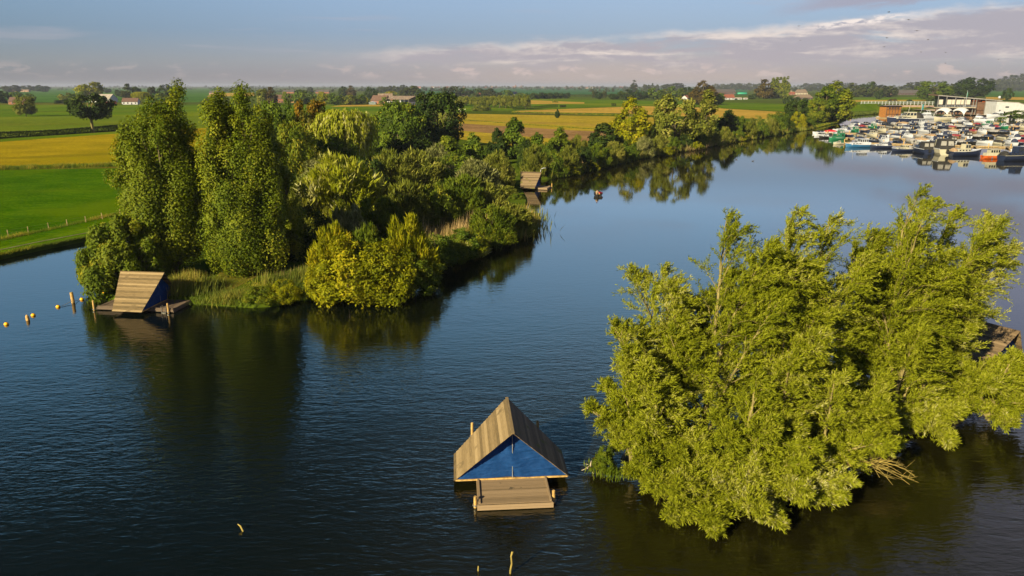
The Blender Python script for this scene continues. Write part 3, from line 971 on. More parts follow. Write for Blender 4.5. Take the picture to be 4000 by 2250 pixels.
# ---- willows of the islet: limbs, side branches, twigs, narrow leaves
def willow(label, base, top, spread, seed, nlimb=8, nsec=26, ntw=12, nlf=34, low=0.12, leaf='willow_leaf', wind=0.30, droop=0.15, bare=0.0, limb_z=(0.3, 1.0), rad0=0.15, leafsize=(0.20, 0.040), name='willow'):
    rng = np.random.default_rng(seed)
    B = np.array(base, float)
    Tp = np.array(top, float)
    H = Tp[2] - B[2]
    t = thing(name, label, 'tree', tuple(B))
    wood = MB()
    wv = np.array([wind, 0.08, 0.0])
    TP, TD, TT = [], [], []

    def path(a, b, n, wob):
        u = np.linspace(0, 1, n)[:, None]
        arc = np.sin(u * np.pi) * np.array([0, 0, 1]) * np.linalg.norm(b - a) * 0.05
        w_ = np.cumsum(rng.normal(size=(n, 3)) * wob, 0)
        w_ -= u * w_[-1]
        return a + (b - a) * u ** np.array([1.25, 1.25, 0.92]) + arc + w_ * (u > 0)

    limbs = []
    main = path(np.zeros(3), Tp - B, 12, 0.06 * H / 10)
    limbs.append((main, rad0))
    for k in range(nlimb - 1):
        a = rng.random() * 2 * math.pi
        r = spread * (0.5 + 0.5 * rng.random())
        z = H * rng.uniform(*limb_z)
        i0 = int(rng.integers(0, 4))
        tip = np.array([math.cos(a) * r, math.sin(a) * r, 0]) + (Tp - B) * np.array([0.7, 0.7, 0]) * (z / H) + np.array([0, 0, z]) + wv * z * 0.12
        limbs.append((path(main[i0], tip, 11, 0.05 * H / 10), rad0 * 0.62))
    for L, r0 in limbs:
        n = len(L)
        wood.tube([tuple(v) for v in L], [r0 * (1 - 0.9 * i / (n - 1)) + 0.012 for i in range(n)], 6, cap=False)
        ll = np.linalg.norm(L[-1] - L[0])
        for q in range(nsec):
            u = low + (1 - low) * (q + rng.random()) / nsec
            f = u * (n - 1)
            i = min(int(f), n - 2)
            p0 = L[i] + (L[i + 1] - L[i]) * (f - i)
            ld = nrm((L[i + 1] - L[i])[None])[0]
            a = q * 2.4 + rng.random()
            od = np.array([math.cos(a), math.sin(a), 0.0])
            ln = ll * (0.30 * (1 - u) ** 0.7 + 0.075) * rng.uniform(0.7, 1.2)
            d = nrm((od * (0.85 - 0.45 * u) + ld * 0.85 + wv * 0.9 + rng.normal(size=3) * 0.18)[None])[0]
            m_ = 6
            us = np.linspace(0, 1, m_)[:, None]
            S = p0 + d * ln * us + np.array([0, 0, 1]) * ln * (0.18 * np.sin(us * np.pi) - droop * us ** 2) + wv * ln * 0.25 * us ** 2
            S += rng.normal(size=S.shape) * ln * 0.02
            wood.tube([tuple(v) for v in S], [max(0.007, r0 * 0.20 * (1 - 0.8 * j / (m_ - 1))) for j in range(m_)], 4, cap=False)
            tone_b = rng.random()
            if rng.random() < bare:
                continue
            for w in range(ntw):
                uu = 0.15 + 0.85 * (w + rng.random()) / ntw
                fj = uu * (m_ - 1)
                j = min(int(fj), m_ - 2)
                tp = S[j] + (S[j + 1] - S[j]) * (fj - j)
                sd = nrm((S[j + 1] - S[j])[None])[0]
                td = nrm((sd * 0.8 + rng.normal(size=3) * 0.48 + wv * 0.9 + np.array([0, 0, 0.34]))[None])[0]
                tl = min(1.1, 0.35 + 0.28 * ln) * rng.uniform(0.6, 1.15)
                TP.append(np.r_[tp, tl])
                TD.append(td)
                TT.append(0.45 * tone_b + 0.55 * rng.random())
    TP, TD, TT = np.array(TP), np.array(TD), np.array(TT)
    nT = len(TP)
    s_ = rng.random((nT, nlf, 1))
    pos = TP[:, None, :3] + TD[:, None, :] * (TP[:, None, 3:4] * s_) + np.array([0, 0, -0.08]) * (TP[:, None, 3:4] * s_ ** 2)
    pos = pos + rng.normal(size=pos.shape) * 0.035
    ax = TD[:, None, :] * 0.85 + rng.normal(size=pos.shape) * 0.48 + wv * 0.8 + np.array([0, 0, 0.05])
    nor = rng.normal(size=pos.shape) * 0.75 + np.array([-0.15, -0.20, 0.55])
    tone = np.broadcast_to(TT[:, None], (nT, nlf)) * 0.6 + rng.random((nT, nlf)) * 0.4
    pos, ax, nor, tone = pos.reshape(-1, 3), ax.reshape(-1, 3), nrm(nor.reshape(-1, 3)), tone.reshape(-1)
    keep = pos[:, 2] + B[2] > 0.12
    pos, ax, nor, tone = pos[keep], ax[keep], nor[keep], tone[keep]
    sz = rng.uniform(0.65, 1.25, len(pos))
    me = leaf_mesh('crown', pos, ax, nor, leafsize[0] * sz, leafsize[1] * sz, tone, 0.1)
    link('crown', me, MATS[leaf], t)
    wood.build('trunk', MATS['bark_willow'], t, True)
    return t


# ---- reeds and tall grass: nobody could count the blades, one object per bed
def blades(name, pts, n, h, w, leaf, seed, spread=1.2, lean=0.18, tone=(0, 1), gz=0.2):
    """upright blades scattered along a ground line given in display pixels"""
    rng = np.random.default_rng(seed)
    P_ = [atp(x, y, gz) for x, y in pts]
    seg = np.array([(b_ - a).length for a, b_ in zip(P_[:-1], P_[1:])])
    k = rng.choice(len(seg), n, p=seg / seg.sum())
    u = rng.random(n)
    A_ = np.array([tuple(v) for v in P_])
    pos = A_[k] + (A_[k + 1] - A_[k]) * u[:, None]
    off = rng.normal(size=(n, 3)) * spread
    off[:, 2] = 0
    pos = pos + off
    pos[:, 2] = gz - 0.1
    clump = 0.5 + 0.5 * np.sin(pos[:, 0] * 0.9 + 1.3 * np.sin(pos[:, 1] * 0.7))
    hh = h * rng.uniform(0.5, 1.15, n) * (0.65 + 0.35 * clump)
    ax = rng.normal(size=(n, 3)) * lean + np.array([0.10, 0.0, 1.0])
    nor = rng.normal(size=(n, 3))
    nor[:, 1] -= 0.6
    nor[:, 2] += 0.3
    tn = tone[0] + (tone[1] - tone[0]) * (0.5 * clump + 0.5 * rng.random(n))
    me = leaf_mesh(name, pos, ax, nrm(nor), hh, w * rng.uniform(0.7, 1.3, n), tn, 0.12)
    return tag(link(name, me, MATS[leaf]), kind='stuff')


def wood_belt(name, px, pb, hgt, deep, n, leaf, seed, ln=2.2):
    """a far-off wood reading as one mass: clumps of leaves along a line of display pixels"""
    rng = np.random.default_rng(seed)
    P_ = np.array([tuple(atp(x, y, LAND_Z)) for x, y in zip(px, pb)])
    m_ = max(12, n // 90)
    seg = np.linalg.norm(np.diff(P_, axis=0), axis=1)
    k = rng.choice(len(seg), m_, p=seg / seg.sum())
    c = P_[k] + (P_[k + 1] - P_[k]) * rng.random((m_, 1))
    hh = hgt * (0.45 + 0.75 * rng.random(m_) ** 1.6)
    pf = np.empty((m_ * 2, 5))
    for r_ in range(2):
        s_ = slice(r_ * m_, (r_ + 1) * m_)
        pf[s_, :3] = c + rng.normal(size=(m_, 3)) * np.array([deep * 0.2, deep, 0])
        pf[s_, 2] = LAND_Z + hh * (0.30 if r_ == 0 else 0.66)
        pf[s_, 3] = hh * (0.42 if r_ == 0 else 0.36)
        pf[s_, 4] = rng.random(m_)
    me = puff_leaves(name, rng, pf, n, ln, ln * 0.75, sag=0.9)
    return tag(link(name, me, MATS[leaf]), kind='stuff')

# ================================================================== FLOATING HUTS
toned('roof_boards', [(0.0, (0.060, 0.046, 0.026)), (0.35, (0.130, 0.094, 0.052)), (0.65, (0.200, 0.148, 0.086)), (1.0, (0.27, 0.205, 0.125))], grain=(1, 9, 9), gscale=2.2, gvar=0.45,
      stain=(1.1, 0.60, 0.72, (0.115, 0.085, 0.05)))
toned('mossy_boards', [(0.0, (0.060, 0.048, 0.034)), (0.4, (0.112, 0.080, 0.054)), (0.75, (0.168, 0.124, 0.084)), (1.0, (0.21, 0.17, 0.12))], grain=(1, 9, 9), gscale=2.2, gvar=0.45,
      stain=(0.9, 0.58, 0.70, (0.085, 0.090, 0.018)))
toned('deck_boards', [(0.0, (0.09, 0.068, 0.045)), (0.4, (0.19, 0.138, 0.094)), (0.75, (0.255, 0.188, 0.13)), (1.0, (0.31, 0.24, 0.17))], grain=(9, 1, 9), gscale=2.2, gvar=0.25,
      stain=(1.35, 0.66, 0.69, (0.075, 0.060, 0.045)))
toned('dark_deck_boards', [(0.0, (0.05, 0.035, 0.03)), (0.5, (0.10, 0.075, 0.062)), (1.0, (0.16, 0.12, 0.10))], grain=(9, 1, 9), gscale=2.2, gvar=0.25)
m, nt, b = new_mat('blue_tarp')
tcn = nt.new('ShaderNodeTexCoord')
w1 = nt.noise(nt.mapping(tcn.outputs['Object'], (1, 0.8, 2.4), (R(38), 0, 0)), 1.0, 2.0, 0.5, 0.4)
nt.put(b.inputs['Base Color'], nt.mix(nt.smooth(nt.noise(tcn.outputs['Object'], 3.0, 4.0, 0.6), 0.35, 0.65), (0.003, 0.030, 0.135), (0.006, 0.042, 0.175)))
b.inputs['Roughness'].default_value = 0.7
b.inputs['Specular IOR Level'].default_value = 0.15
bp = nt.new('ShaderNodeBump')
bp.inputs['Distance'].default_value = 0.11
nt.put(bp.inputs['Height'], w1)
nt.l.new(bp.outputs[0], b.inputs['Normal'])
MATS['blue_tarp'] = m

HW, HL, HP, HH, HE = 5.862, 4.376, 0.759, 3.262, 0.35


def hut(label, x, y, yaw, roofs, deckmat, posts, seed, ladder=False, lamp=False, deck_x=3.72):
    rs = random.Random(seed)
    t = thing('floating_hut', label, 'floating hut', (x, y, 0), yaw)
    nb = 21
    for side, rm in zip((-1, 1), roofs):
        mb = MB()
        sl = Vector((0, side * HW / 2, HE - HH))
        no = Vector((0, side * (HH - HE), HW / 2)).normalized()
        for k in range(nb):
            s0, s1 = k / nb - 0.008, (k + 1) / nb + 0.012
            if k == 0:
                s0 = 0
            mb.ct = rs.uniform(0.15, 0.85)
            sm = (k + 0.5) / nb
            hl = HL / 2 - HP * sm
            e0, e1 = rs.uniform(-0.012, 0.012), rs.uniform(-0.012, 0.012)
            cuts = [-hl + e0] + ([rs.uniform(-0.6, 0.6) * hl] if rs.random() < 0.7 else []) + [hl + e1]
            for c0, c1 in zip(cuts[:-1], cuts[1:]):
                mb.ct = min(0.9, max(0.1, mb.ct + rs.uniform(-0.12, 0.12)))
                vs = []
                for s_, o0, o1 in ((s0, 0.0, 0.022), (s1, 0.022, 0.05)):
                    for xx in (c0 + 0.004, c1 - 0.004):
                        for o in (o0, o1):
                            vs.append(Vector((xx, 0, HH)) + sl * s_ + no * o)
                mb.add(vs, [(0, 2, 3, 1), (4, 5, 7, 6), (1, 3, 7, 5), (0, 4, 6, 2), (0, 1, 5, 4), (2, 6, 7, 3)])
        mb.build('roof_slope', MATS[rm], t)
    mb = MB()
    mb.bar((-HL / 2 - 0.01, 0, HH + 0.045), (HL / 2 + 0.01, 0, HH + 0.045), 0.16, 0.035)
    mb.ct = 0.6
    mb.build('ridge_board', MATS[roofs[0]], t)
    for e in (-1, 1):
        gx = e * (HL / 2 - HP - 0.04)
        mb = MB()
        nu = 24
        rows = []
        for j in range(nu + 1):
            v = j / nu
            hw = (HW / 2 - 0.10) * (1 - v) + 0.02
            rows.append([Vector((gx + e * 0.075 * math.sin(u * 11 + 6 * v) * (1 - abs(2 * u - 1)) + e * 0.02 * math.sin(23 * u + 7 * v), (2 * u - 1) * hw, HE + 0.06 + (HH - HE - 0.16) * v)) for u in np.linspace(0, 1, 31)])
        mb.loft(rows, closed=False, caps=False)
        g = mb.build('tarp', MATS['blue_tarp'], t, True)
        mb = MB()
        mb.bar((gx + e * 0.05, 0.03, HE + 0.06), (gx + e * 0.045, 0.03, HH - 0.15), 0.028, 0.02)
        mb.build('seam', MATS['grey_paint'], g)
        mb = MB()
        mb.bar((gx + e * 0.05, -HW / 2 + 0.02, HE + 0.02), (gx + e * 0.05, HW / 2 - 0.02, HE + 0.02), 0.06, 0.075)
        mb.build('sill_beam', MATS['post_wood'], t)
    mb = MB()
    npl = int(2 * deck_x / 0.148)
    for k in range(npl):
        xx = -deck_x + (k + 0.5) * 2 * deck_x / npl
        mb.ct = rs.uniform(0.2, 0.8)
        mb.box((xx, rs.uniform(-0.004, 0.004), HE - 0.02 + rs.uniform(-0.002, 0.002)), (2 * deck_x / npl - 0.010, 3.56, 0.035))
    mb.build('deck', MATS[deckmat], t)
    mb = MB()
    for s_ in (-1, 1):
        mb.ct = rs.uniform(0.3, 0.7)
        mb.box((0, s_ * 1.815, 0.20), (2 * deck_x + 0.02, 0.05, 0.22))
        mb.box((0, s_ * 1.745, HE + 0.035), (2 * deck_x - 0.05, 0.09, 0.06))
        for q, z in enumerate((0.235, 0.105)):
            mb.ct = rs.uniform(0.3, 0.7)
            mb.box((s_ * (deck_x + 0.035 + 0.02 * q), 0, z), (0.05, 3.74, 0.125))
    mb.build('deck_edge', MATS[deckmat], t)
    mb = MB()
    for s_ in (-1.3, 0, 1.3):
        mb.tube([(-deck_x + 0.2, s_, -0.08), (deck_x - 0.2, s_, -0.08)], 0.27, 12)
    mb.build('float', MATS['black_paint'], t)
    for (qx, qy, hp) in posts:
        mb = MB()
        lx, ly = rs.uniform(-0.04, 0.04), rs.uniform(-0.04, 0.04)
        mb.tube([(qx, qy, -1.5), (qx + lx * 0.5, qy + ly * 0.5, hp * 0.5), (qx + lx, qy + ly, hp)], [0.085, 0.08, 0.075], 9)
        mb.build('mooring_post', MATS['post_wood'], t, False)
        mb = MB()
        mb.loft([[Vector((qx + math.cos(a) * r_, qy + math.sin(a) * r_, z)) for a in np.linspace(0, 2 * math.pi, 11)[:-1]] for r_, z in ((0.10, 0.10), (0.13, 0.10), (0.13, 0.16), (0.10, 0.16))], caps=False)
        mb.build('mooring_ring', MATS['steel'], t)
    if ladder:
        mb = MB()
        for s_ in (-0.2, 0.2):
            mb.tube([(2.85 + s_, -1.55, HE + 0.02), (2.85 + s_, -1.62, HE + 0.3), (2.85 + s_, -1.88, HE + 0.26), (2.85 + s_, -1.92, -0.6)], 0.022, 6)
        for z in (0.05, -0.2):
            mb.bar((2.65, -1.92, z), (3.05, -1.92, z), 0.05, 0.03)
        mb.build('ladder', MATS['steel'], t)
    if lamp:
        mb = MB()
        mb.tube([(HL / 2 - 0.2, 0, HH + 0.02), (HL / 2 - 0.18, 0, HH + 0.45), (HL / 2 - 0.02, 0, HH + 0.75), (HL / 2 + 0.35, 0, HH + 0.88), (HL / 2 + 0.85, 0, HH + 0.9)], 0.055, 7)
        mb.build('vent_pipe', MATS['white_paint'], t, True)
    return t


hut('floating hut with blue tarpaulin gable facing the camera, nearest of the four', -0.121, 35.48, -1.493, ('roof_boards', 'mossy_boards'), 'deck_boards',
    [(3.42, -1.96, 0.62), (3.30, 1.95, 0.66), (-4.0, -1.92, 0.95), (-4.2, 2.0, 0.85)], 1)
hut('floating hut with sunlit plank roof moored beside the tall poplars and yellow buoys', -34.401, 66.166, -0.122, ('roof_boards', 'roof_boards'), 'dark_deck_boards',
    [(-3.97, -1.95, 0.95), (3.35, -1.95, 0.95), (3.6, 1.95, 0.85)], 2, ladder=True)
hut('small distant floating hut with white curved pipe on its ridge, beside the bushes', 3.805, 148.33, -0.255, ('mossy_boards', 'roof_boards'), 'deck_boards',
    [(-3.9, -1.95, 0.9), (3.9, 1.95, 0.9)], 3, lamp=True)
r0_, r1_ = at(3835, 1258, HH), at(3985, 1297, HH)
dd_ = (r1_ - r0_).normalized()
yaw4 = math.atan2(dd_.y, dd_.x)
hc_ = r1_ - Vector((dd_.x, dd_.y, 0)).normalized() * HL / 2
hut('floating hut half hidden behind the willow islet at the right edge', hc_.x, hc_.y, yaw4, ('mossy_boards', 'roof_boards'), 'dark_deck_boards',
    [(-3.9, -1.95, 0.9), (3.9, -1.95, 0.9)], 4)

# ---- post, stump, buoys and their line
p_ = at(286, 1183)
t = thing('mooring_post', 'thick wooden mooring post standing between yellow buoys left of the hut', 'post', tuple(p_))
mb = MB()
mb.tube([(0.02, 0, -1.5), (0, 0, 0.3), (-0.03, 0.01, 1.02)], [0.15, 0.15, 0.14], 12)
mb.build('shaft', MATS['post_wood'], t)
mb = MB()
mb.tube([(-0.03, 0.01, 1.02), (-0.032, 0.01, 1.045)], [0.135, 0.12], 12)
mb.build('cap', MATS['bark_pale'], t)
s_ = at(109, 1251)
mb = MB()
mb.tube([(s_.x, s_.y, -1), (s_.x, s_.y, 0.1), (s_.x - 0.02, s_.y, 0.36), (s_.x - 0.04, s_.y, 0.5)], [0.16, 0.16, 0.14, 0.05], 10)
tag(mb.build('stump', MATS['post_wood']), 'short pointed wooden stump sticking out of the water among the buoys', 'stump')
bl = ['yellow buoy furthest left, near the edge of the photo', 'yellow buoy close beside the pointed stump', 'yellow buoy on the line just left of the mooring post',
      'yellow buoy on the line just right of the mooring post', 'yellow buoy nearest the bush, behind the hut']
bp_ = [(25, 1268), (130, 1233), (227, 1200), (320, 1171), (407, 1143)]
for (bx, by), lb in zip(bp_, bl):
    q = at(bx, by)
    t = thing('buoy', lb, 'buoy', (q.x, q.y, 0), 0, 'yellow buoys in a line')
    mb = MB()
    mb.ball((0, 0, 0.05), 0.19, 14, 10, sz=0.86)
    mb.build('float', MATS['buoy_yellow'], t, True)
    mb = MB()
    mb.loft([[Vector((math.cos(a) * r_, math.sin(a) * r_, z)) for a in np.linspace(0, 2 * math.pi, 9)[:-1]] for r_, z in ((0.035, 0.20), (0.05, 0.235), (0.03, 0.25))])
    mb.build('eye', MATS['black_paint'], t)


def rope(a, b_, label, sag=0.12):
    mb = MB()
    mb.tube([Vector(a).lerp(Vector(b_), i / 8) - Vector((0, 0, sag * math.sin(math.pi * i / 8))) for i in range(9)], 0.022, 5)
    tag(mb.build('rope', MATS['rope']), label, 'rope')


top = p_ + Vector((-0.05, -0.16, 0.22))
rope(top, at(227, 1200) + Vector((0.17, 0, 0.06)), 'thin rope from the mooring post down to the buoy on its left', 0.05)
rope(top + Vector((0.2, 0.1, 0)), at(320, 1171) + Vector((-0.17, 0, 0.06)), 'thin rope from the mooring post down to the buoy on its right', 0.05)


def stick(name, pts, rad, label, m='bark_pale'):
    mb = MB()
    mb.tube(pts, rad, 7)
    return tag(mb.build(name, MATS[m], None, True), label, 'stick')


q = at(1994, 2240)
stick('stick', [q + Vector((-0.03, 0, -1)), q + Vector((0, 0, 0.15)), q + Vector((0.06, 0, 0.5)), q + Vector((0.03, 0, 0.85)), q + Vector((0.08, 0.02, 1.03)), q + Vector((0.12, 0.0, 1.06))],
      [0.05, 0.045, 0.042, 0.038, 0.05, 0.02], 'long crooked stick standing in the water in front of the near hut')
q = at(1868, 2230)
stick('stick', [q + Vector((0, 0, -1)), q + Vector((0, 0, 0.1)), q + Vector((0.01, 0, 0.24))], [0.035, 0.033, 0.025], 'short stake barely above the water, left of the crooked stick')
q = at(948, 2076)
stick('stick', [q + Vector((0.15, 0, -0.4)), q + Vector((0.0, 0.03, 0.02)), q + Vector((-0.12, 0.12, 0.2)), q + Vector((-0.28, 0.2, 0.26))], [0.04, 0.045, 0.04, 0.02],
      'broken branch tip poking out of open water, lower left')
q = at(2312, 1850)
t = thing('dead_branch', 'bleached forked dead branch in the water left of the islet', 'branch', (q.x, q.y, 0))
mb = MB()
rs = random.Random(3)
mb.tube([(0.2, 0.1, -0.3), (0.05, 0, 0.1), (-0.1, 0.0, 0.45), (-0.05, 0.02, 0.75)], [0.05, 0.045, 0.035, 0.012], 6)
for k in range(6):
    a = rs.uniform(0, 6.28)
    mb.tube([(0.02, 0, 0.15 + 0.05 * k), (0.3 * math.cos(a), 0.3 * math.sin(a), 0.3 + 0.06 * k), (0.6 * math.cos(a), 0.6 * math.sin(a), 0.2 + 0.08 * k)], [0.03, 0.02, 0.008], 5)
mb.build('limb', MATS['bark_birch'], t, True)

# ---- fence of the meadow and the timber edging of its bank
fx = [(-60, 940), (34, 925), (111, 912), (192, 896), (263, 883), (336, 869), (401, 856), (470, 840)]
fp = [at(x, y, LAND_Z) for x, y in fx]
t = thing('fence', 'low post and wire fence along the bank of the bright green meadow', 'fence', tuple(fp[1]))
for i, q in enumerate(fp):
    d = q - fp[1]
    mb = MB()
    ln_ = random.uniform(-0.08, 0.08)
    mb.tube([(d.x, d.y, -0.4), (d.x + ln_, d.y, 0.95)], [0.055, 0.05], 8)
    mb.build('post', MATS['weathered_wood'], t)
for z in (0.5, 0.9):
    mb = MB()
    mb.tube([q - fp[1] + Vector((0, 0, z)) for q in fp], 0.006, 4)
    mb.build('wire', MATS['bark'], t)
mb = MB()
e = [atp(x, y, 0) for x, y in [(-120, 668), (0, 641.5), (100, 620), (252, 591)]]
for a, b_ in zip(e[:-1], e[1:]):
    L_ = (b_ - a).length
    nn = int(L_ / 0.25)
    for i in range(nn):
        mb.ct = random.random()
        q = a.lerp(b_, (i + 0.5) / nn)
        mb.box((q.x + 0.10, q.y - 0.17, 0.05 + random.uniform(-0.03, 0.03)), (0.235, 0.06, 1.1), math.atan2(b_.y - a.y, b_.x - a.x))
t = thing('bank_edging', 'dark timber sheet edging holding up the meadow bank', 'retaining wall')
toned('edging_boards', [(0, (0.03, 0.02, 0.016)), (1, (0.09, 0.06, 0.05))])
mb.build('pile_boards', MATS['edging_boards'], t)
mb = MB()
for a, b_ in zip(e[:-1], e[1:]):
    mb.bar(a + Vector((0.10, -0.14, 0.655)), b_ + Vector((0.10, -0.14, 0.655)), 0.16, 0.06)
mb.build('capping', MATS['roof_brown'], t)

# ---- the small motor boat with its helmsman
q = at(2336, 764)
bt = thing('rowing_boat', 'small dark open motor boat with red bag crossing the lake', 'boat', (q.x, q.y, 0), R(84))


def hull_rings(L, B, H, sheer=0.25, ns=14, full=2.4, stern=0.86, depth_=0.3):
    rings = []
    for i in range(ns + 1):
        u = i / ns
        x = -L / 2 + L * u
        bb = B / 2 * max(0.02, (stern + (1 - stern) * min(1, u / 0.35)) * (1 - max(0, (u - 0.42) / 0.58) ** full))
        z = H + sheer * max(0, (u - 0.3) / 0.7) ** 2
        rake = 0.10 * L * max(0, (u - 0.75) / 0.25) * 0.35
        rings.append([Vector((x + rake, bb, z)), Vector((x + rake * 0.4, bb * 0.90, z * 0.35)), Vector((x, bb * 0.62, -depth_ * 0.6)), Vector((x - rake, 0.0, -depth_)),
                      Vector((x, -bb * 0.62, -depth_ * 0.6)), Vector((x + rake * 0.4, -bb * 0.90, z * 0.35)), Vector((x + rake, -bb, z))])
    return rings


rr = hull_rings(3.6, 1.65, 0.48, 0.22)
mb = MB()
mb.loft(rr, closed=False, caps=False)
inner = [[Vector((v.x * 0.96, v.y * 0.90, max(v.z + 0.0, 0.10) if abs(v.y) > 0 else 0.10)) for v in r] for r in rr]
mb.loft([list(reversed(r)) for r in inner], closed=False, caps=False)
mb.loft([[r[0], q_[0]] for r, q_ in zip(rr, inner)], closed=False, caps=False)
mb.loft([[q_[-1], r[-1]] for r, q_ in zip(rr, inner)], closed=False, caps=False)
mb.add(rr[0] + inner[0], [(0, 1, 8, 7), (1, 2, 9, 8), (2, 3, 10, 9), (3, 4, 11, 10), (4, 5, 12, 11), (5, 6, 13, 12), tuple(range(7))])
hl_ = mb.build('hull', MATS['black_paint'], bt)
for xx in (-0.9, 0.35):
    mb = MB()
    mb.box((xx, 0, 0.30), (0.28, 1.34, 0.04))
    mb.build('thwart', MATS['weathered_wood'], bt)
mb = MB()
mb.box((-1.98, 0.05, 0.62), (0.26, 0.28, 0.34), 0, 0, 0.75)
mb.tube([(-1.95, 0.05, 0.5), (-1.97, 0.05, -0.35)], 0.06, 7)
mb.tube([(-1.9, 0.05, 0.66), (-1.5, 0.12, 0.70)], 0.025, 6)
mb.build('outboard_motor', MATS['black_paint'], bt)
bg_ = thing('bag', 'bright red bag lying in the small motor boat', 'bag', (q.x + 0.42, q.y + 0.25, 0.14), R(30))
mb = MB()
mb.loft([[Vector((x, 0.34 * s * math.cos(a), 0.26 + 0.26 * s * math.sin(a))) for a in np.linspace(0, 2 * math.pi, 11)[:-1]] for x, s in ((-0.52, 0.35), (-0.48, 0.8), (-0.2, 1.0), (0.2, 0.97), (0.48, 0.8), (0.52, 0.35))])
mb.build('sack', MATS['red_paint'], bg_, True)
mb = MB()
mb.tube([(-0.25, 0, 0.5), (-0.12, 0, 0.62), (0.12, 0, 0.62), (0.25, 0, 0.5)], 0.025, 6)
mb.build('handle', MATS['black_canvas'], bg_)
tn = thing('jerrycan', 'small yellow and white can beside the helmsman in the boat', 'can', (q.x + 0.06, q.y - 1.12, 0.16), 0.4)
mb = MB()
mb.box((0, 0, 0.19), (0.26, 0.18, 0.38), 0, 0, 0.9)
mb.build('body', MATS['buoy_yellow'], tn)
mb = MB()
mb.tube([(-0.08, 0, 0.38), (-0.07, 0, 0.44), (0.06, 0, 0.44), (0.08, 0, 0.38)], 0.018, 6)
mb.tube([(0.09, 0, 0.38), (0.11, 0, 0.42)], 0.03, 7)
mb.build('handle', MATS['white_paint'], tn)


def skin_figure(name, joints, edges, m, parent, sub=1):
    me = bpy.data.meshes.new(name)
    me.from_pydata([j[0] for j in joints], edges, [])
    o = link(name, me, m, parent)
    md = o.modifiers.new('skin', 'SKIN')
    sv = me.skin_vertices[0].data
    for v, j in zip(sv, joints):
        v.radius = (j[1], j[1] if len(j) < 3 else j[2])
        v.use_root = False
    sv[0].use_root = True
    s = o.modifiers.new('sub', 'SUBSURF')
    s.levels = sub
    s.render_levels = sub
    return o


# seated on the stern thwart, right hand on the tiller
J = [((0, 0, 0.42), .15, .13), ((0, 0.02, 0.60), .14, .12), ((0, 0.03, 0.80), .16, .12), ((0, 0.02, 0.93), .10, .09), ((0, 0.03, 1.00), .055), ((0, 0.05, 1.09), .085, .10), ((0, 0.06, 1.18), .085, .10),
     ((0.20, 0.02, 0.90), .065), ((0.25, -0.03, 0.66), .048), ((0.12, -0.22, 0.58), .036), ((0.09, -0.28, 0.58), .034),
     ((-0.20, 0.02, 0.90), .065), ((-0.25, 0.10, 0.66), .048), ((-0.14, 0.30, 0.56), .036), ((-0.12, 0.36, 0.55), .034),
     ((0.10, 0.10, 0.40), .095), ((0.13, 0.48, 0.43), .075), ((0.13, 0.50, 0.05 + 0.12), .05), ((0.13, 0.62, 0.13), .045),
     ((-0.10, 0.10, 0.40), .095), ((-0.13, 0.48, 0.43), .075), ((-0.13, 0.50, 0.17), .05), ((-0.13, 0.62, 0.13), .045)]
E_ = [(0, 1), (1, 2), (2, 3), (3, 4), (4, 5), (5, 6), (2, 7), (7, 8), (8, 9), (9, 10), (2, 11), (11, 12), (12, 13), (13, 14), (0, 15), (15, 16), (16, 17), (17, 18), (0, 19), (19, 20), (20, 21), (21, 22)]
for hand, sgn in ((10, -1), (14, 1)):
    b0 = Vector(J[hand][0])
    for f_ in range(5):
        k0 = len(J)
        ofs = Vector(((f_ - 2) * 0.016, sgn * (0.045 if f_ else 0.01), -0.01))
        J.append((tuple(b0 + ofs), .010))
        J.append((tuple(b0 + ofs * 1.6 + Vector((0, 0, -0.03))), .008))
        E_ += [(hand, k0), (k0, k0 + 1)]
ps = thing('person', 'person in dark cap and brown top seated steering the small motor boat', 'person', (q.x - 0.30, q.y - 1.05, 0.0), 0)
body = skin_figure('body', J, E_, MATS['skin'], ps)
mb = MB()
mb.ball((0, 0.055, 1.19), 0.118, 12, 8, sz=0.9)
mb.box((0, 0.20, 1.19), (0.16, 0.14, 0.02))
mb.build('cap', MATS['navy_canvas'], ps, True)
for c_, nm, mt_ in (((0, 0.02, 0.70), 'top', 'tan_canvas'),):
    mb = MB()
    mb.loft([[Vector((math.cos(a) * rx, 0.02 + math.sin(a) * ry, z)) for a in np.linspace(0, 2 * math.pi, 15)[:-1]] for z, rx, ry in ((0.36, .20, .17), (0.5, .20, .165), (0.7, .205, .165), (0.86, .22, .155), (0.95, .16, .12), (0.98, .09, .08))], caps=False)
    for s in (-1, 1):
        mb.tube([(s * 0.17, 0.02, 0.91), (s * 0.24, 0.0 if s > 0 else 0.06, 0.76), (s * 0.255, -0.02 if s > 0 else 0.10, 0.67)], [.09, .075, .066], 9)
    mb.build(nm, MATS[mt_], ps, True)
mb = MB()
for s in (-1, 1):
    mb.tube([(s * 0.09, 0.02, 0.40), (s * 0.13, 0.47, 0.43), (s * 0.13, 0.53, 0.36), (s * 0.13, 0.505, 0.2)], [.125, .098, .085, .07], 9)
mb.build('trousers', MATS['navy_canvas'], ps, True)

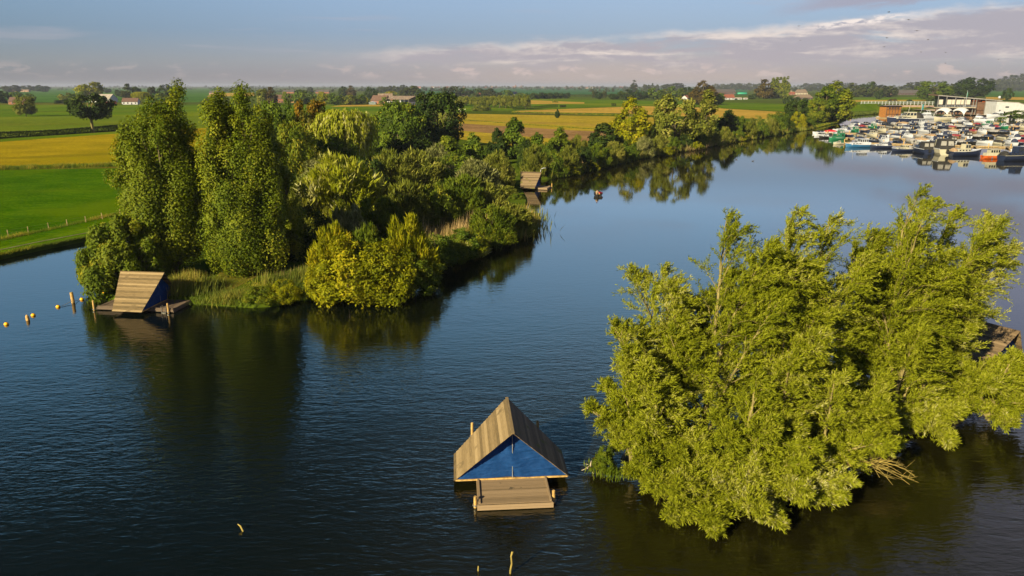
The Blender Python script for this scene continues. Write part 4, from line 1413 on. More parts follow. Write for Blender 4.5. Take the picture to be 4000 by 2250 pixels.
# ---- two ducks drawing wakes further out
for (dx_, dy_), lb in zip(((2876, 624), (2940, 630)), ('dark duck swimming on the calm far water, the left one of two', 'dark duck swimming ahead on the far water, the right one of two')):
    d = at(dx_, dy_)
    J = [((0, 0, 0.06), .13, .10), ((0.16, 0, 0.08), .11, .09), ((0.28, 0, 0.16), .055), ((0.32, 0, 0.27), .048), ((0.37, 0, 0.31), .06), ((0.45, 0, 0.30), .025), ((0.50, 0, 0.29), .018),
         ((-0.18, 0, 0.09), .10, .07), ((-0.32, 0, 0.15), .03)]
    dk = thing('duck', lb, 'duck', (d.x, d.y, 0), 0.1)
    skin_figure('body', J, [(0, 1), (1, 2), (2, 3), (3, 4), (4, 5), (5, 6), (0, 7), (7, 8)], MATS['feather_dark'], dk)

# ================================================================== THE WILLOW ISLET
IZ = 0.45


def wil(label, b_, top_px, D, spread, seed, **kw):
    """willow rooted at photo pixel b_, its leader's top seen at top_px at a distance D metres ahead"""
    B = at(b_[0], b_[1], IZ)
    dy = math.cos(TH) + (1125 - top_px[1]) / FPX * math.sin(TH)
    dz = -math.sin(TH) + (1125 - top_px[1]) / FPX * math.cos(TH)
    t_ = D / dy
    T_ = ((top_px[0] - 2000) / FPX * t_, D, CAM_H + dz * t_)
    return willow(label, tuple(B), T_, spread, seed, **kw)


wil('leaning willow at the left end of the islet, its crown reaching over open water', (2600, 1830), (2400, 1290), 37.5, 3.2, 11)
wil('tall pale willow on the left half of the islet', (2740, 1790), (2830, 890), 39.5, 3.2, 12)
wil('willow with its bare forked trunk showing in the middle of the islet', (2925, 1745), (3020, 1050), 39.0, 2.8, 13, nlimb=6, nsec=24, low=0.42, limb_z=(0.55, 1), rad0=0.22)
wil('bushy willow hanging over the water at the front of the islet', (2900, 1900), (2960, 1480), 34.2, 3.4, 14, nlimb=11, nsec=20, limb_z=(0.15, 0.9), droop=0.35)
wil('tall willow behind the middle of the islet, dark gaps in its crown', (3130, 1690), (3230, 880), 43.5, 3.3, 15)
wil('tallest willow of the islet, its plumes blown to the right', (3390, 1620), (3575, 790), 46.5, 3.6, 16, nlimb=9)
wil('slim willow at the right end of the islet, top leaning outward', (3640, 1560), (3850, 865), 48.5, 2.4, 17, nlimb=8)
wil('low willow spreading to the right over the water in front of the hidden hut', (3700, 1600), (3950, 1400), 44.0, 3.6, 18, nlimb=11, nsec=22, limb_z=(0.2, 1.0), droop=0.25)
wil('silvery bushy willow at the front right of the islet', (3200, 1840), (3270, 1400), 36.6, 3.2, 19, nlimb=10, nsec=22, limb_z=(0.2, 0.95), droop=0.25)
wil('low willow bush trailing in the water at the front left of the islet', (2600, 1890), (2580, 1640), 34.8, 2.9, 20, nlimb=10, nsec=20, limb_z=(0.15, 0.95), droop=0.3)
wil('mid green willow on the right half of the islet, between the two tallest', (3480, 1680), (3520, 1060), 43.5, 3.2, 21, nlimb=9, nsec=24)
wil('leafy willow filling the middle front of the islet below the bare trunk', (3040, 1830), (3080, 1240), 37.2, 3.0, 22, nlimb=9, nsec=24)
wil('willow leaning left beside the tall pale one, seen against the open lake', (2660, 1760), (2585, 1090), 40.0, 2.8, 23)
wil('lowest willow of all, its drooping twigs touching the water nearest the camera', (2900, 1985), (2940, 1790), 32.2, 2.6, 24, nlimb=11, nsec=18, limb_z=(0.1, 0.9), droop=0.5)
wil('low willow bush at the very front left, its foot hidden in its own leaves', (2760, 1985), (2740, 1830), 32.6, 2.6, 30, nlimb=11, nsec=18, limb_z=(0.1, 0.9), droop=0.45)
wil('low willow at the front right of the islet, beside the bare yellow twigs', (3060, 1960), (3100, 1700), 33.4, 2.8, 31, nlimb=11, nsec=18, limb_z=(0.1, 0.9), droop=0.45)
wil('spreading low willow at the right photo edge, screening the hidden hut', (3860, 1640), (3960, 1390), 41.5, 3.4, 32, nlimb=12, nsec=20, limb_z=(0.15, 0.95), droop=0.3)
wil('upright willow filling the top of the clump left of the tallest', (3000, 1700), (3085, 860), 43.0, 3.0, 33, nlimb=9)
wil('upright willow between the tallest one and the slim right hand one', (3500, 1600), (3710, 850), 47.5, 2.8, 34, nlimb=9)
wil('low willow bush between the drooping front one and the left end', (2720, 1945), (2720, 1700), 33.5, 2.6, 25, nlimb=10, nsec=18, limb_z=(0.1, 0.9), droop=0.4)
wil('willow bush leaning toward the bare yellow twigs on the front right', (3330, 1800), (3440, 1480), 38.5, 3.0, 26, nlimb=10, nsec=22, limb_z=(0.15, 0.95), droop=0.3)
wil('bushy willow low at the right, dark water beneath it', (3560, 1690), (3660, 1380), 42.0, 3.0, 27, nlimb=10, nsec=22, limb_z=(0.15, 0.95), droop=0.3)
wil('pale low willow at the far left foot of the islet', (2470, 1830), (2440, 1480), 37.0, 2.4, 28, nlimb=9, nsec=20, limb_z=(0.2, 0.95), droop=0.2)
wil('tall willow at the back between the middle and the tallest', (3280, 1600), (3400, 930), 47.0, 3.0, 29, nlimb=8)

q = at(3290, 1840, 0.4)
t = thing('fallen_branch', 'fan of bare yellow twigs lying over the water at the islet front right', 'branch', tuple(q))
mb = MB()
rs = random.Random(9)
for k in range(34):
    a = rs.uniform(-0.75, 0.55)
    L_ = rs.uniform(1.4, 3.6)
    z0 = rs.uniform(0.1, 1.1)
    c1, c2 = rs.uniform(-0.35, 0.35), rs.uniform(-0.3, 0.5)
    pts = [Vector((L_ * u * math.cos(a + c1 * u), L_ * u * math.sin(a + c1 * u), z0 * (1 - u) + (0.45 + c2) * math.sin(u * 2.6) * 0.8 + 0.1 + rs.uniform(-0.04, 0.04))) for u in np.linspace(0, 1, 8)]
    mb.tube(pts, [0.024 * (1 - 0.8 * i / 7) + 0.004 for i in range(8)], 5, cap=False)
    for j in range(5):
        i = rs.randint(2, 6)
        d = Vector((rs.uniform(0.2, 0.8), rs.uniform(-0.6, 0.6), rs.uniform(-0.15, 0.4)))
        mb.tube([pts[i], pts[i] + d * 0.5, pts[i] + d * rs.uniform(0.7, 1.2)], [0.011, 0.008, 0.004], 4, cap=False)
mb.build('twigs', MATS['bark_pale'], t, True)
blades('reeds', [(1500, 1176), (1530, 1190), (1560, 1192)], 500, 0.6, 0.05, 'grass_blade', 71, 0.35, gz=0.35)
shrub('dome', 1520, 1178, 1120, 55, 'bright_leaf', 'small bright green bush at the left foot of the islet', gz=0.4)
shrub('dome', 1512, 1165, 1135, 40, 'copper_leaf', 'small rust coloured bush at the left tip of the islet', gz=0.4)

# ================================================================== THE PENINSULA
big_tree('poplar_tree', 'tallest poplar on the left of the peninsula, pointed top above the horizon', 425, 690,
         [(484, 204, 0.40, 0.30), (447, 240, 0.42, 0.28), (412, 272, 0.46, 0.30), (382, 318, 0.46, 0.30), (355, 385, 0.44, 0.26), (508, 330, 0.30, 0.2), (455, 440, 0.44, 0.2)], 210, 1, 'poplar_leaf', nleaf=125000, npuff=150, pr=0.080, lf=(0.22, 0.135), lobes=0.45)
big_tree('poplar_tree', 'broad round topped poplar right of the tallest one', 612, 690,
         [(588, 223, 0.36, 0.30), (652, 228, 0.40, 0.32), (618, 252, 0.40, 0.25), (694, 300, 0.34, 0.25), (592, 430, 0.36, 0.18), (655, 440, 0.44, 0.2), (722, 470, 0.30, 0.15)], 210, 2, 'poplar_leaf', nleaf=125000, npuff=150, pr=0.080, lf=(0.22, 0.135), lobes=0.45)
big_tree('poplar_tree', 'shaded poplar at the right side of the poplar clump', 705, 655, [(705, 262, 0.8, 0.5), (735, 400, 0.8, 0.4)], 100, 3, 'poplar_leaf', nleaf=36000, npuff=90)
big_tree('overhanging_bush', 'wide leafy bush overhanging the water left of the poplars', 318, 715, [(318, 545, 1.0, 0.6), (265, 600, 0.75, 0.45), (360, 590, 0.7, 0.3)], 150, 4, 'bright_leaf', env='dome', nleaf=42000, npuff=120, pr=0.15, lf=(0.30, 0.16), z0=0.02, cat='shrub', droop=0.5)

T = tree
S = shrub
T('tree', 'round', 712, 470, 254, 105, 'green_leaf', 'fresh green round tree just right of the poplars')
T('autumn_tree', 'round', 786, 440, 251, 96, 'autumn_leaf', 'tree turning orange brown behind the weeping willow')
T('tree', 'ragged', 753, 490, 313, 95, 'bright_leaf', 'yellow green ragged tree between the poplars and weeping willow')
T('weeping_willow', 'weeping', 868, 440, 271, 172, 'willow_leaf', 'large weeping willow with long hanging yellow green strands', bark='bark_willow')
T('tree', 'ragged', 850, 452, 345, 95, 'green_leaf', 'dark leafy bush tree standing in front of the weeping willow')
T('maple_tree', 'round', 1004, 405, 256, 118, 'green_leaf', 'mid green broad tree right of the weeping willow')
T('oak_tree', 'round', 1102, 392, 231, 132, 'dark_leaf', 'big dark green dome shaped tree behind the peninsula')
T('birch_tree', 'small_weeping', 1113, 372, 281, 62, 'osier_leaf', 'thin birch with pale bare limbs in front of the big dark tree', bark='bark_birch')
T('tree', 'young', 1128, 430, 338, 82, 'bright_leaf', 'bright green pointed young tree below the birch')
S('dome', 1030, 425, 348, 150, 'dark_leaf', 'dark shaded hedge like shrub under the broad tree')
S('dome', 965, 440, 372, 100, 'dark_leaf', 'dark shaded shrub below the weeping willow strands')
T('tree', 'young', 1192, 420, 332, 66, 'green_leaf', 'narrow green tree left of the alder group')
T('alder_tree', 'young', 1294, 400, 296, 84, 'green_leaf', 'pointed alder rising above the stubble field edge')
T('alder_tree', 'young', 1252, 402, 322, 52, 'dark_leaf', 'slim dark alder left of the pointed one')
T('alder_tree', 'young', 1352, 412, 333, 60, 'green_leaf', 'small alder on the bank right of the pointed one')
T('alder_tree', 'young', 1407, 404, 318, 66, 'bright_leaf', 'light green alder above the reed plumes')
T('alder_tree', 'young', 1516, 390, 306, 90, 'dark_leaf', 'dark alder left of the yellow poplar on the bank')
T('poplar_tree', 'tall', 1587, 372, 245, 90, 'yellow_leaf', 'yellow green poplar standing on the far bank')
T('willow_tree', 'round', 1697, 372, 241, 122, 'osier_leaf', 'big grey green round willow on the far bank')
T('tree', 'column', 1774, 356, 230, 44, 'osier_leaf', 'slender pointed tree right of the round willow')
T('tree', 'young', 1828, 348, 275, 70, 'dark_leaf', 'dark rounded tree low on the far bank')
S('dome', 1957, 330, 281, 66, 'green_leaf', 'green willow bush left of the round yellow bush on the bank')
S('dome', 2005, 324, 281, 42, 'yellow_leaf', 'round yellow bush near the end of the spit')
T('tree', 'round', 2000, 316, 251, 60, 'dark_leaf', 'dark green tree behind the round yellow bush')
T('poplar_tree', 'tall', 2098, 306, 204, 86, 'poplar_leaf', 'large poplar at the tip of the spit beside the marina', seed=0)
T('poplar_tree', 'tall', 2072, 307, 216, 72, 'green_leaf', 'second poplar leaning against the large one on the spit', seed=1)
T('tree', 'round', 2056, 309, 253, 58, 'bright_leaf', 'bright green low tree in front of the spit poplars')

scrub = [
    # px, base, top, width, kind, leaf, label
    (785, 575, 455, 110, 'osier', 'osier_leaf', 'feathery osier bush in shade right of the poplars'),
    (868, 572, 408, 190, 'osier', 'willow_leaf', 'big feathery yellow green osier in the middle of the peninsula'),
    (925, 520, 398, 92, 'round', 'dark_leaf', 'dark round shrub rising behind the big feathery osier'),
    (985, 500, 392, 110, 'osier', 'osier_leaf', 'olive osier right of the dark round shrub'),
    (1055, 492, 388, 115, 'osier', 'osier_leaf', 'tall olive osier below the dark trees'),
    (1150, 478, 392, 110, 'ragged', 'green_leaf', 'leafy green shrub behind the silvery willow bushes'),
    (1100, 455, 372, 66, 'osier', 'silver_leaf', 'silvery upright bush below the young bright tree'),
    (1200, 492, 410, 100, 'osier', 'silver_leaf', 'wide silver grey willow bush near the far hut'),
    (1252, 468, 388, 66, 'osier', 'osier_leaf', 'olive willow bush directly left of the far hut'),
    (1092, 566, 460, 98, 'dome', 'bright_leaf', 'bright yellow green sallow in the middle of the scrub'),
    (1020, 575, 468, 120, 'osier', 'osier_leaf', 'olive feathery bush left of the bright sallow'),
    (1165, 552, 452, 112, 'osier', 'bright_leaf', 'bright feathery bush right of the bright sallow'),
    (1225, 548, 466, 90, 'osier', 'osier_leaf', 'feathery bush between the reeds and the silver bush'),
    (1272, 548, 506, 60, 'dome', 'osier_leaf', 'low bush on the bank below the far hut'),
    (1292, 585, 520, 84, 'osier', 'osier_leaf', 'bush trailing over the water at the point of the peninsula'),
    (1238, 606, 524, 96, 'osier', 'bright_leaf', 'light green bush behind the bank reeds'),
    (900, 640, 510, 46, 'young', 'silver_leaf', 'small silver young poplar in front of the dark scrub', ),
    (862, 640, 535, 70, 'osier', 'silver_leaf', 'dull silver bush left of the silver young poplar'),
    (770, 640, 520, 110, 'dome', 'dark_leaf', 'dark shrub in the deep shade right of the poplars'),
    (950, 600, 505, 110, 'osier', 'bright_leaf', 'light feathery bush behind the yellow thicket'),
    (735, 560, 440, 80, 'ragged', 'green_leaf', 'ragged shrub touching the shaded poplar'),
    (800, 500, 400, 80, 'dome', 'silver_leaf', 'pale leaved shrub below the weeping willow'),
    (878, 742, 604, 150, 'dome', 'yellow_leaf', 'large yellow willow bush at the water, left part of the thicket'),
    (845, 720, 578, 90, 'osier', 'yellow_leaf', 'tall yellow feathery bush at the back left of the thicket'),
    (925, 715, 582, 90, 'osier', 'bright_leaf', 'light feathery bush between the yellow bushes of the thicket'),
    (820, 742, 640, 78, 'dome', 'yellow_leaf', 'low yellow bush at the left foot of the thicket'),
    (965, 738, 612, 130, 'dome', 'yellow_leaf', 'yellow bush in the middle of the waterside thicket'),
    (1022, 705, 556, 110, 'osier', 'yellow_leaf', 'tall yellow feathery bush at the back of the thicket'),
    (1045, 720, 634, 110, 'dome', 'bright_leaf', 'low green bush at the right tip of the thicket'),
    (1095, 668, 590, 100, 'dome', 'green_leaf', 'shaded bush between the thicket and the reeds'),
    (1160, 640, 572, 90, 'dome', 'green_leaf', 'low green bush on the bank below the pale reeds'),
    (1128, 658, 606, 78, 'osier', 'bright_leaf', 'light green waterside bush right beside the yellow thicket'),
    (1185, 636, 588, 74, 'osier', 'willow_leaf', 'pale yellow green bush at the water below the reed plumes'),
    (1245, 612, 566, 70, 'osier', 'bright_leaf', 'light green bush at the water near the peninsula point'),
    (1296, 584, 545, 46, 'dome', 'yellow_leaf', 'small yellow green bush at the very point of the peninsula'),
    (660, 755, 718, 80, 'dome', 'bright_leaf', 'low leafy plant clump hanging into the water below the poplars'),
    (715, 752, 700, 66, 'dome', 'yellow_leaf', 'small yellow bush beside the clearing under the poplars'),
]
for (a, b_, c_, d_, k_, l_, lb) in scrub:
    S(k_, a, b_, c_, d_ * 1.22, l_, lb, group='scrub on the peninsula')

# low scrub along the bank beyond the far hut, seen one behind another
bank = [(1345, 442, 372, 62, 'osier', 'osier_leaf'), (1388, 440, 378, 60, 'dome', 'green_leaf'), (1430, 432, 372, 58, 'osier', 'osier_leaf'), (1468, 424, 368, 56, 'dome', 'dark_leaf'),
        (1505, 416, 366, 54, 'osier', 'green_leaf'), (1545, 407, 360, 54, 'osier', 'osier_leaf'), (1582, 400, 352, 50, 'dome', 'green_leaf'), (1620, 392, 348, 50, 'osier', 'silver_leaf'),
        (1655, 385, 344, 46, 'osier', 'osier_leaf'), (1690, 378, 342, 46, 'dome', 'green_leaf'), (1725, 373, 336, 42, 'dome', 'dark_leaf'), (1758, 368, 332, 42, 'osier', 'green_leaf'),
        (1790, 363, 328, 40, 'dome', 'osier_leaf'), (1822, 356, 322, 40, 'osier', 'osier_leaf'), (1853, 350, 316, 40, 'dome', 'green_leaf'), (1884, 345, 308, 40, 'osier', 'osier_leaf'),
        (1913, 341, 304, 40, 'dome', 'green_leaf'), (1938, 337, 298, 38, 'osier', 'osier_leaf'), (1980, 331, 302, 36, 'dome', 'dark_leaf'), (2030, 322, 294, 34, 'dome', 'green_leaf'),
        (1325, 420, 352, 50, 'dome', 'dark_leaf'), (1376, 418, 356, 44, 'dome', 'green_leaf'), (1455, 402, 346, 44, 'osier', 'osier_leaf'), (1555, 388, 338, 40, 'dome', 'dark_leaf'),
        (1640, 372, 322, 40, 'dome', 'osier_leaf'), (1740, 356, 312, 36, 'dome', 'dark_leaf'), (1860, 338, 296, 40, 'osier', 'green_leaf'), (1900, 332, 290, 40, 'dome', 'osier_leaf')]
ORD = ['first', 'second', 'third', 'fourth', 'fifth', 'sixth', 'seventh', 'eighth', 'ninth', 'tenth', 'eleventh', 'twelfth', 'thirteenth', 'fourteenth', 'fifteenth', 'sixteenth', 'seventeenth', 'eighteenth',
       'nineteenth', 'twentieth', 'twenty first', 'twenty second', 'twenty third', 'twenty fourth', 'twenty fifth', 'twenty sixth', 'twenty seventh', 'twenty eighth', 'twenty ninth', 'thirtieth']
LOOK = {'osier_leaf': 'olive', 'green_leaf': 'green', 'dark_leaf': 'dark green', 'silver_leaf': 'silvery', 'yellow_leaf': 'yellow green', 'bright_leaf': 'bright green', 'far_leaf': 'bluish green',
        'poplar_leaf': 'deep green', 'autumn_leaf': 'orange brown', 'copper_leaf': 'copper brown', 'willow_leaf': 'light green'}
bank.sort(key=lambda q: q[0])
for i, (a, b_, c_, d_, k_, l_) in enumerate(bank):
    S(k_, a, b_, c_, d_, l_, '%s bank shrub, %s from the left between the far hut and the spit' % (LOOK[l_], ORD[i]), group='shrubs along the far bank')
for i, (a, b_) in enumerate([(1438, 436), (1490, 424), (1536, 413), (1680, 386), (1752, 374), (1866, 350)]):
    S('far_shrub', a, b_, b_ - 19, 34, 'yellow_leaf', 'small yellow waterside bush, %s from the left along the far bank' % ORD[i], group='yellow bushes at the far water edge')

blades('reed_bed', [(1075, 642), (1150, 625), (1235, 602), (1290, 578), (1312, 552)], 9000, 2.5, 0.11, 'reed_leaf', 1, 1.6)
blades('reed_plumes', [(1060, 618), (1110, 618), (1150, 608), (1215, 590)], 1500, 3.7, 0.07, 'reed_plume', 2, 1.2, 0.10)
blades('reed_plumes', [(1395, 425), (1440, 424), (1475, 418)], 700, 3.4, 0.10, 'reed_plume', 3, 1.6, 0.10)
blades('reed_bed', [(1380, 446), (1450, 432), (1540, 410), (1640, 390), (1770, 368), (1890, 347), (2040, 323)], 7000, 2.2, 0.16, 'reed_leaf', 4, 1.5)
blades('reed_plumes', [(1690, 382), (1735, 377), (1800, 362), (1850, 352)], 700, 2.6, 0.12, 'reed_plume', 5, 1.5, 0.12)
blades('reed_bed', [(425, 742), (470, 742), (505, 738)], 2600, 2.3, 0.07, 'reed_leaf', 6, 1.0, 0.12)
blades('reed_bed', [(510, 746), (580, 754), (660, 752), (720, 742), (780, 732)], 6500, 1.25, 0.06, 'reed_leaf', 7, 1.0, 0.3)
blades('reed_bed', [(690, 722), (740, 712), (800, 700)], 2600, 2.0, 0.06, 'reed_leaf', 8, 1.0, 0.15)
blades('reed_plumes', [(690, 718), (745, 706)], 130, 2.4, 0.035, 'reed_plume', 9, 0.9, 0.12)
blades('ground_cover', [(560, 735), (640, 728), (700, 715)], 2200, 0.45, 0.05, 'grass_blade', 10, 1.6, 0.5, gz=0.6)
blades('tall_grass', [(-100, 430), (0, 426), (170, 421), (340, 416)], 7000, 1.3, 0.14, 'grass_blade', 11, 1.1, 0.3, gz=0.6)
blades('tall_grass', [(-60, 618), (20, 600), (120, 578), (250, 549), (300, 536)], 2800, 0.65, 0.05, 'grass_blade', 12, 0.35, 0.3, gz=0.6)
blades('tall_grass', [(-60, 654), (0, 640), (100, 618), (250, 589)], 1800, 0.5, 0.05, 'grass_blade', 13, 0.3, 0.35, gz=0.6)
blades('tall_grass', [(1165, 302), (1300, 312), (1420, 320), (1560, 330)], 2500, 0.7, 0.16, 'grass_blade', 14, 0.7, 0.3, gz=0.6)
blades('tall_grass', [(1290, 283), (1420, 287), (1560, 291)], 3000, 1.4, 0.3, 'grass_blade', 15, 1.2, 0.3, gz=0.6)
blades('reed_bed', [(2128, 292), (2200, 286), (2245, 280), (2292, 276), (2330, 277)], 3600, 2.6, 0.35, 'reed_leaf', 16, 1.3, 0.2, tone=(0.0, 0.5))
blades('tall_grass', [(2045, 321), (2085, 310), (2118, 303)], 1500, 0.6, 0.16, 'grass_blade', 17, 1.0, 0.3, gz=0.6)

# hedges: clipped dark lines between the fields
def hedge(label, pts, h, w, seed, leaf='dark_leaf', n=5200, ln=0.35, name='hedge'):
    rng = np.random.default_rng(seed)
    P_ = np.array([tuple(atp(x, y, LAND_Z)) for x, y in pts])
    seg = np.linalg.norm(np.diff(P_, axis=0), axis=1)
    k = rng.choice(len(seg), n, p=seg / seg.sum())
    pos = P_[k] + (P_[k + 1] - P_[k]) * rng.random((n, 1))
    o = rng.uniform(-1, 1, (n, 2))
    f = np.maximum(np.abs(o[:, 0]), np.abs(o[:, 1]))[:, None] + 0.02
    o = o / f * (0.85 + 0.15 * rng.random((n, 1)))
    pos = pos + np.c_[np.zeros(n), o[:, 0] * w / 2, np.maximum(0, (o[:, 1] * 0.5 + 0.5) * h * (0.92 + 0.12 * np.sin(pos[:, 0] * 0.21)))]
    nor = nrm(np.c_[np.zeros(n), o[:, 0], o[:, 1]] + rng.normal(size=(n, 3)) * 0.5)
    me = leaf_mesh(name, pos, nrm(rng.normal(size=(n, 3))), nor, ln, ln * 0.7, rng.random(n))
    return tag(link(name, me, MATS[leaf]), label, 'hedge')


hedge('long dark hedge crossing the left fields beneath the two trunk tree', [(-200, 365), (0, 348.5), (170, 338), (345, 326.5), (420, 322)], 2.6, 1.6, 1, n=16000, ln=0.45)
hedge('dark clipped hedge between the pollard row and the tan field', [(1290, 276.5), (1360, 272.5), (1403, 269.5)], 2.6, 2.0, 2)
hedge('short dark hedge stub beside the end of the clipped hedge', [(1408, 270.5), (1424, 269.5)], 2.4, 2.0, 3, n=1500)
hedge('small dark hedge block in the green field behind the yellow poplar', [(1538, 267), (1550, 266.6)], 2.6, 2.2, 4, n=1000)
hedge('low dark hedge in front of the pollard row, left part', [(1186, 278), (1235, 277)], 2.0, 2.0, 5, n=2500)
hedge('long low hedge far out below the town', [(1430, 243), (1560, 242.5), (1600, 242)], 4.5, 3, 6, n=2500, ln=0.9)
hedge('square clipped hedge by the red lorry yard', [(163, 263), (183, 263)], 5.0, 3.5, 7, n=2200, ln=0.5)
hedge('dark bushes hedge left of the clipped yard hedge', [(138, 261), (163, 260.5)], 4.0, 3.5, 8, n=2000, ln=0.6)

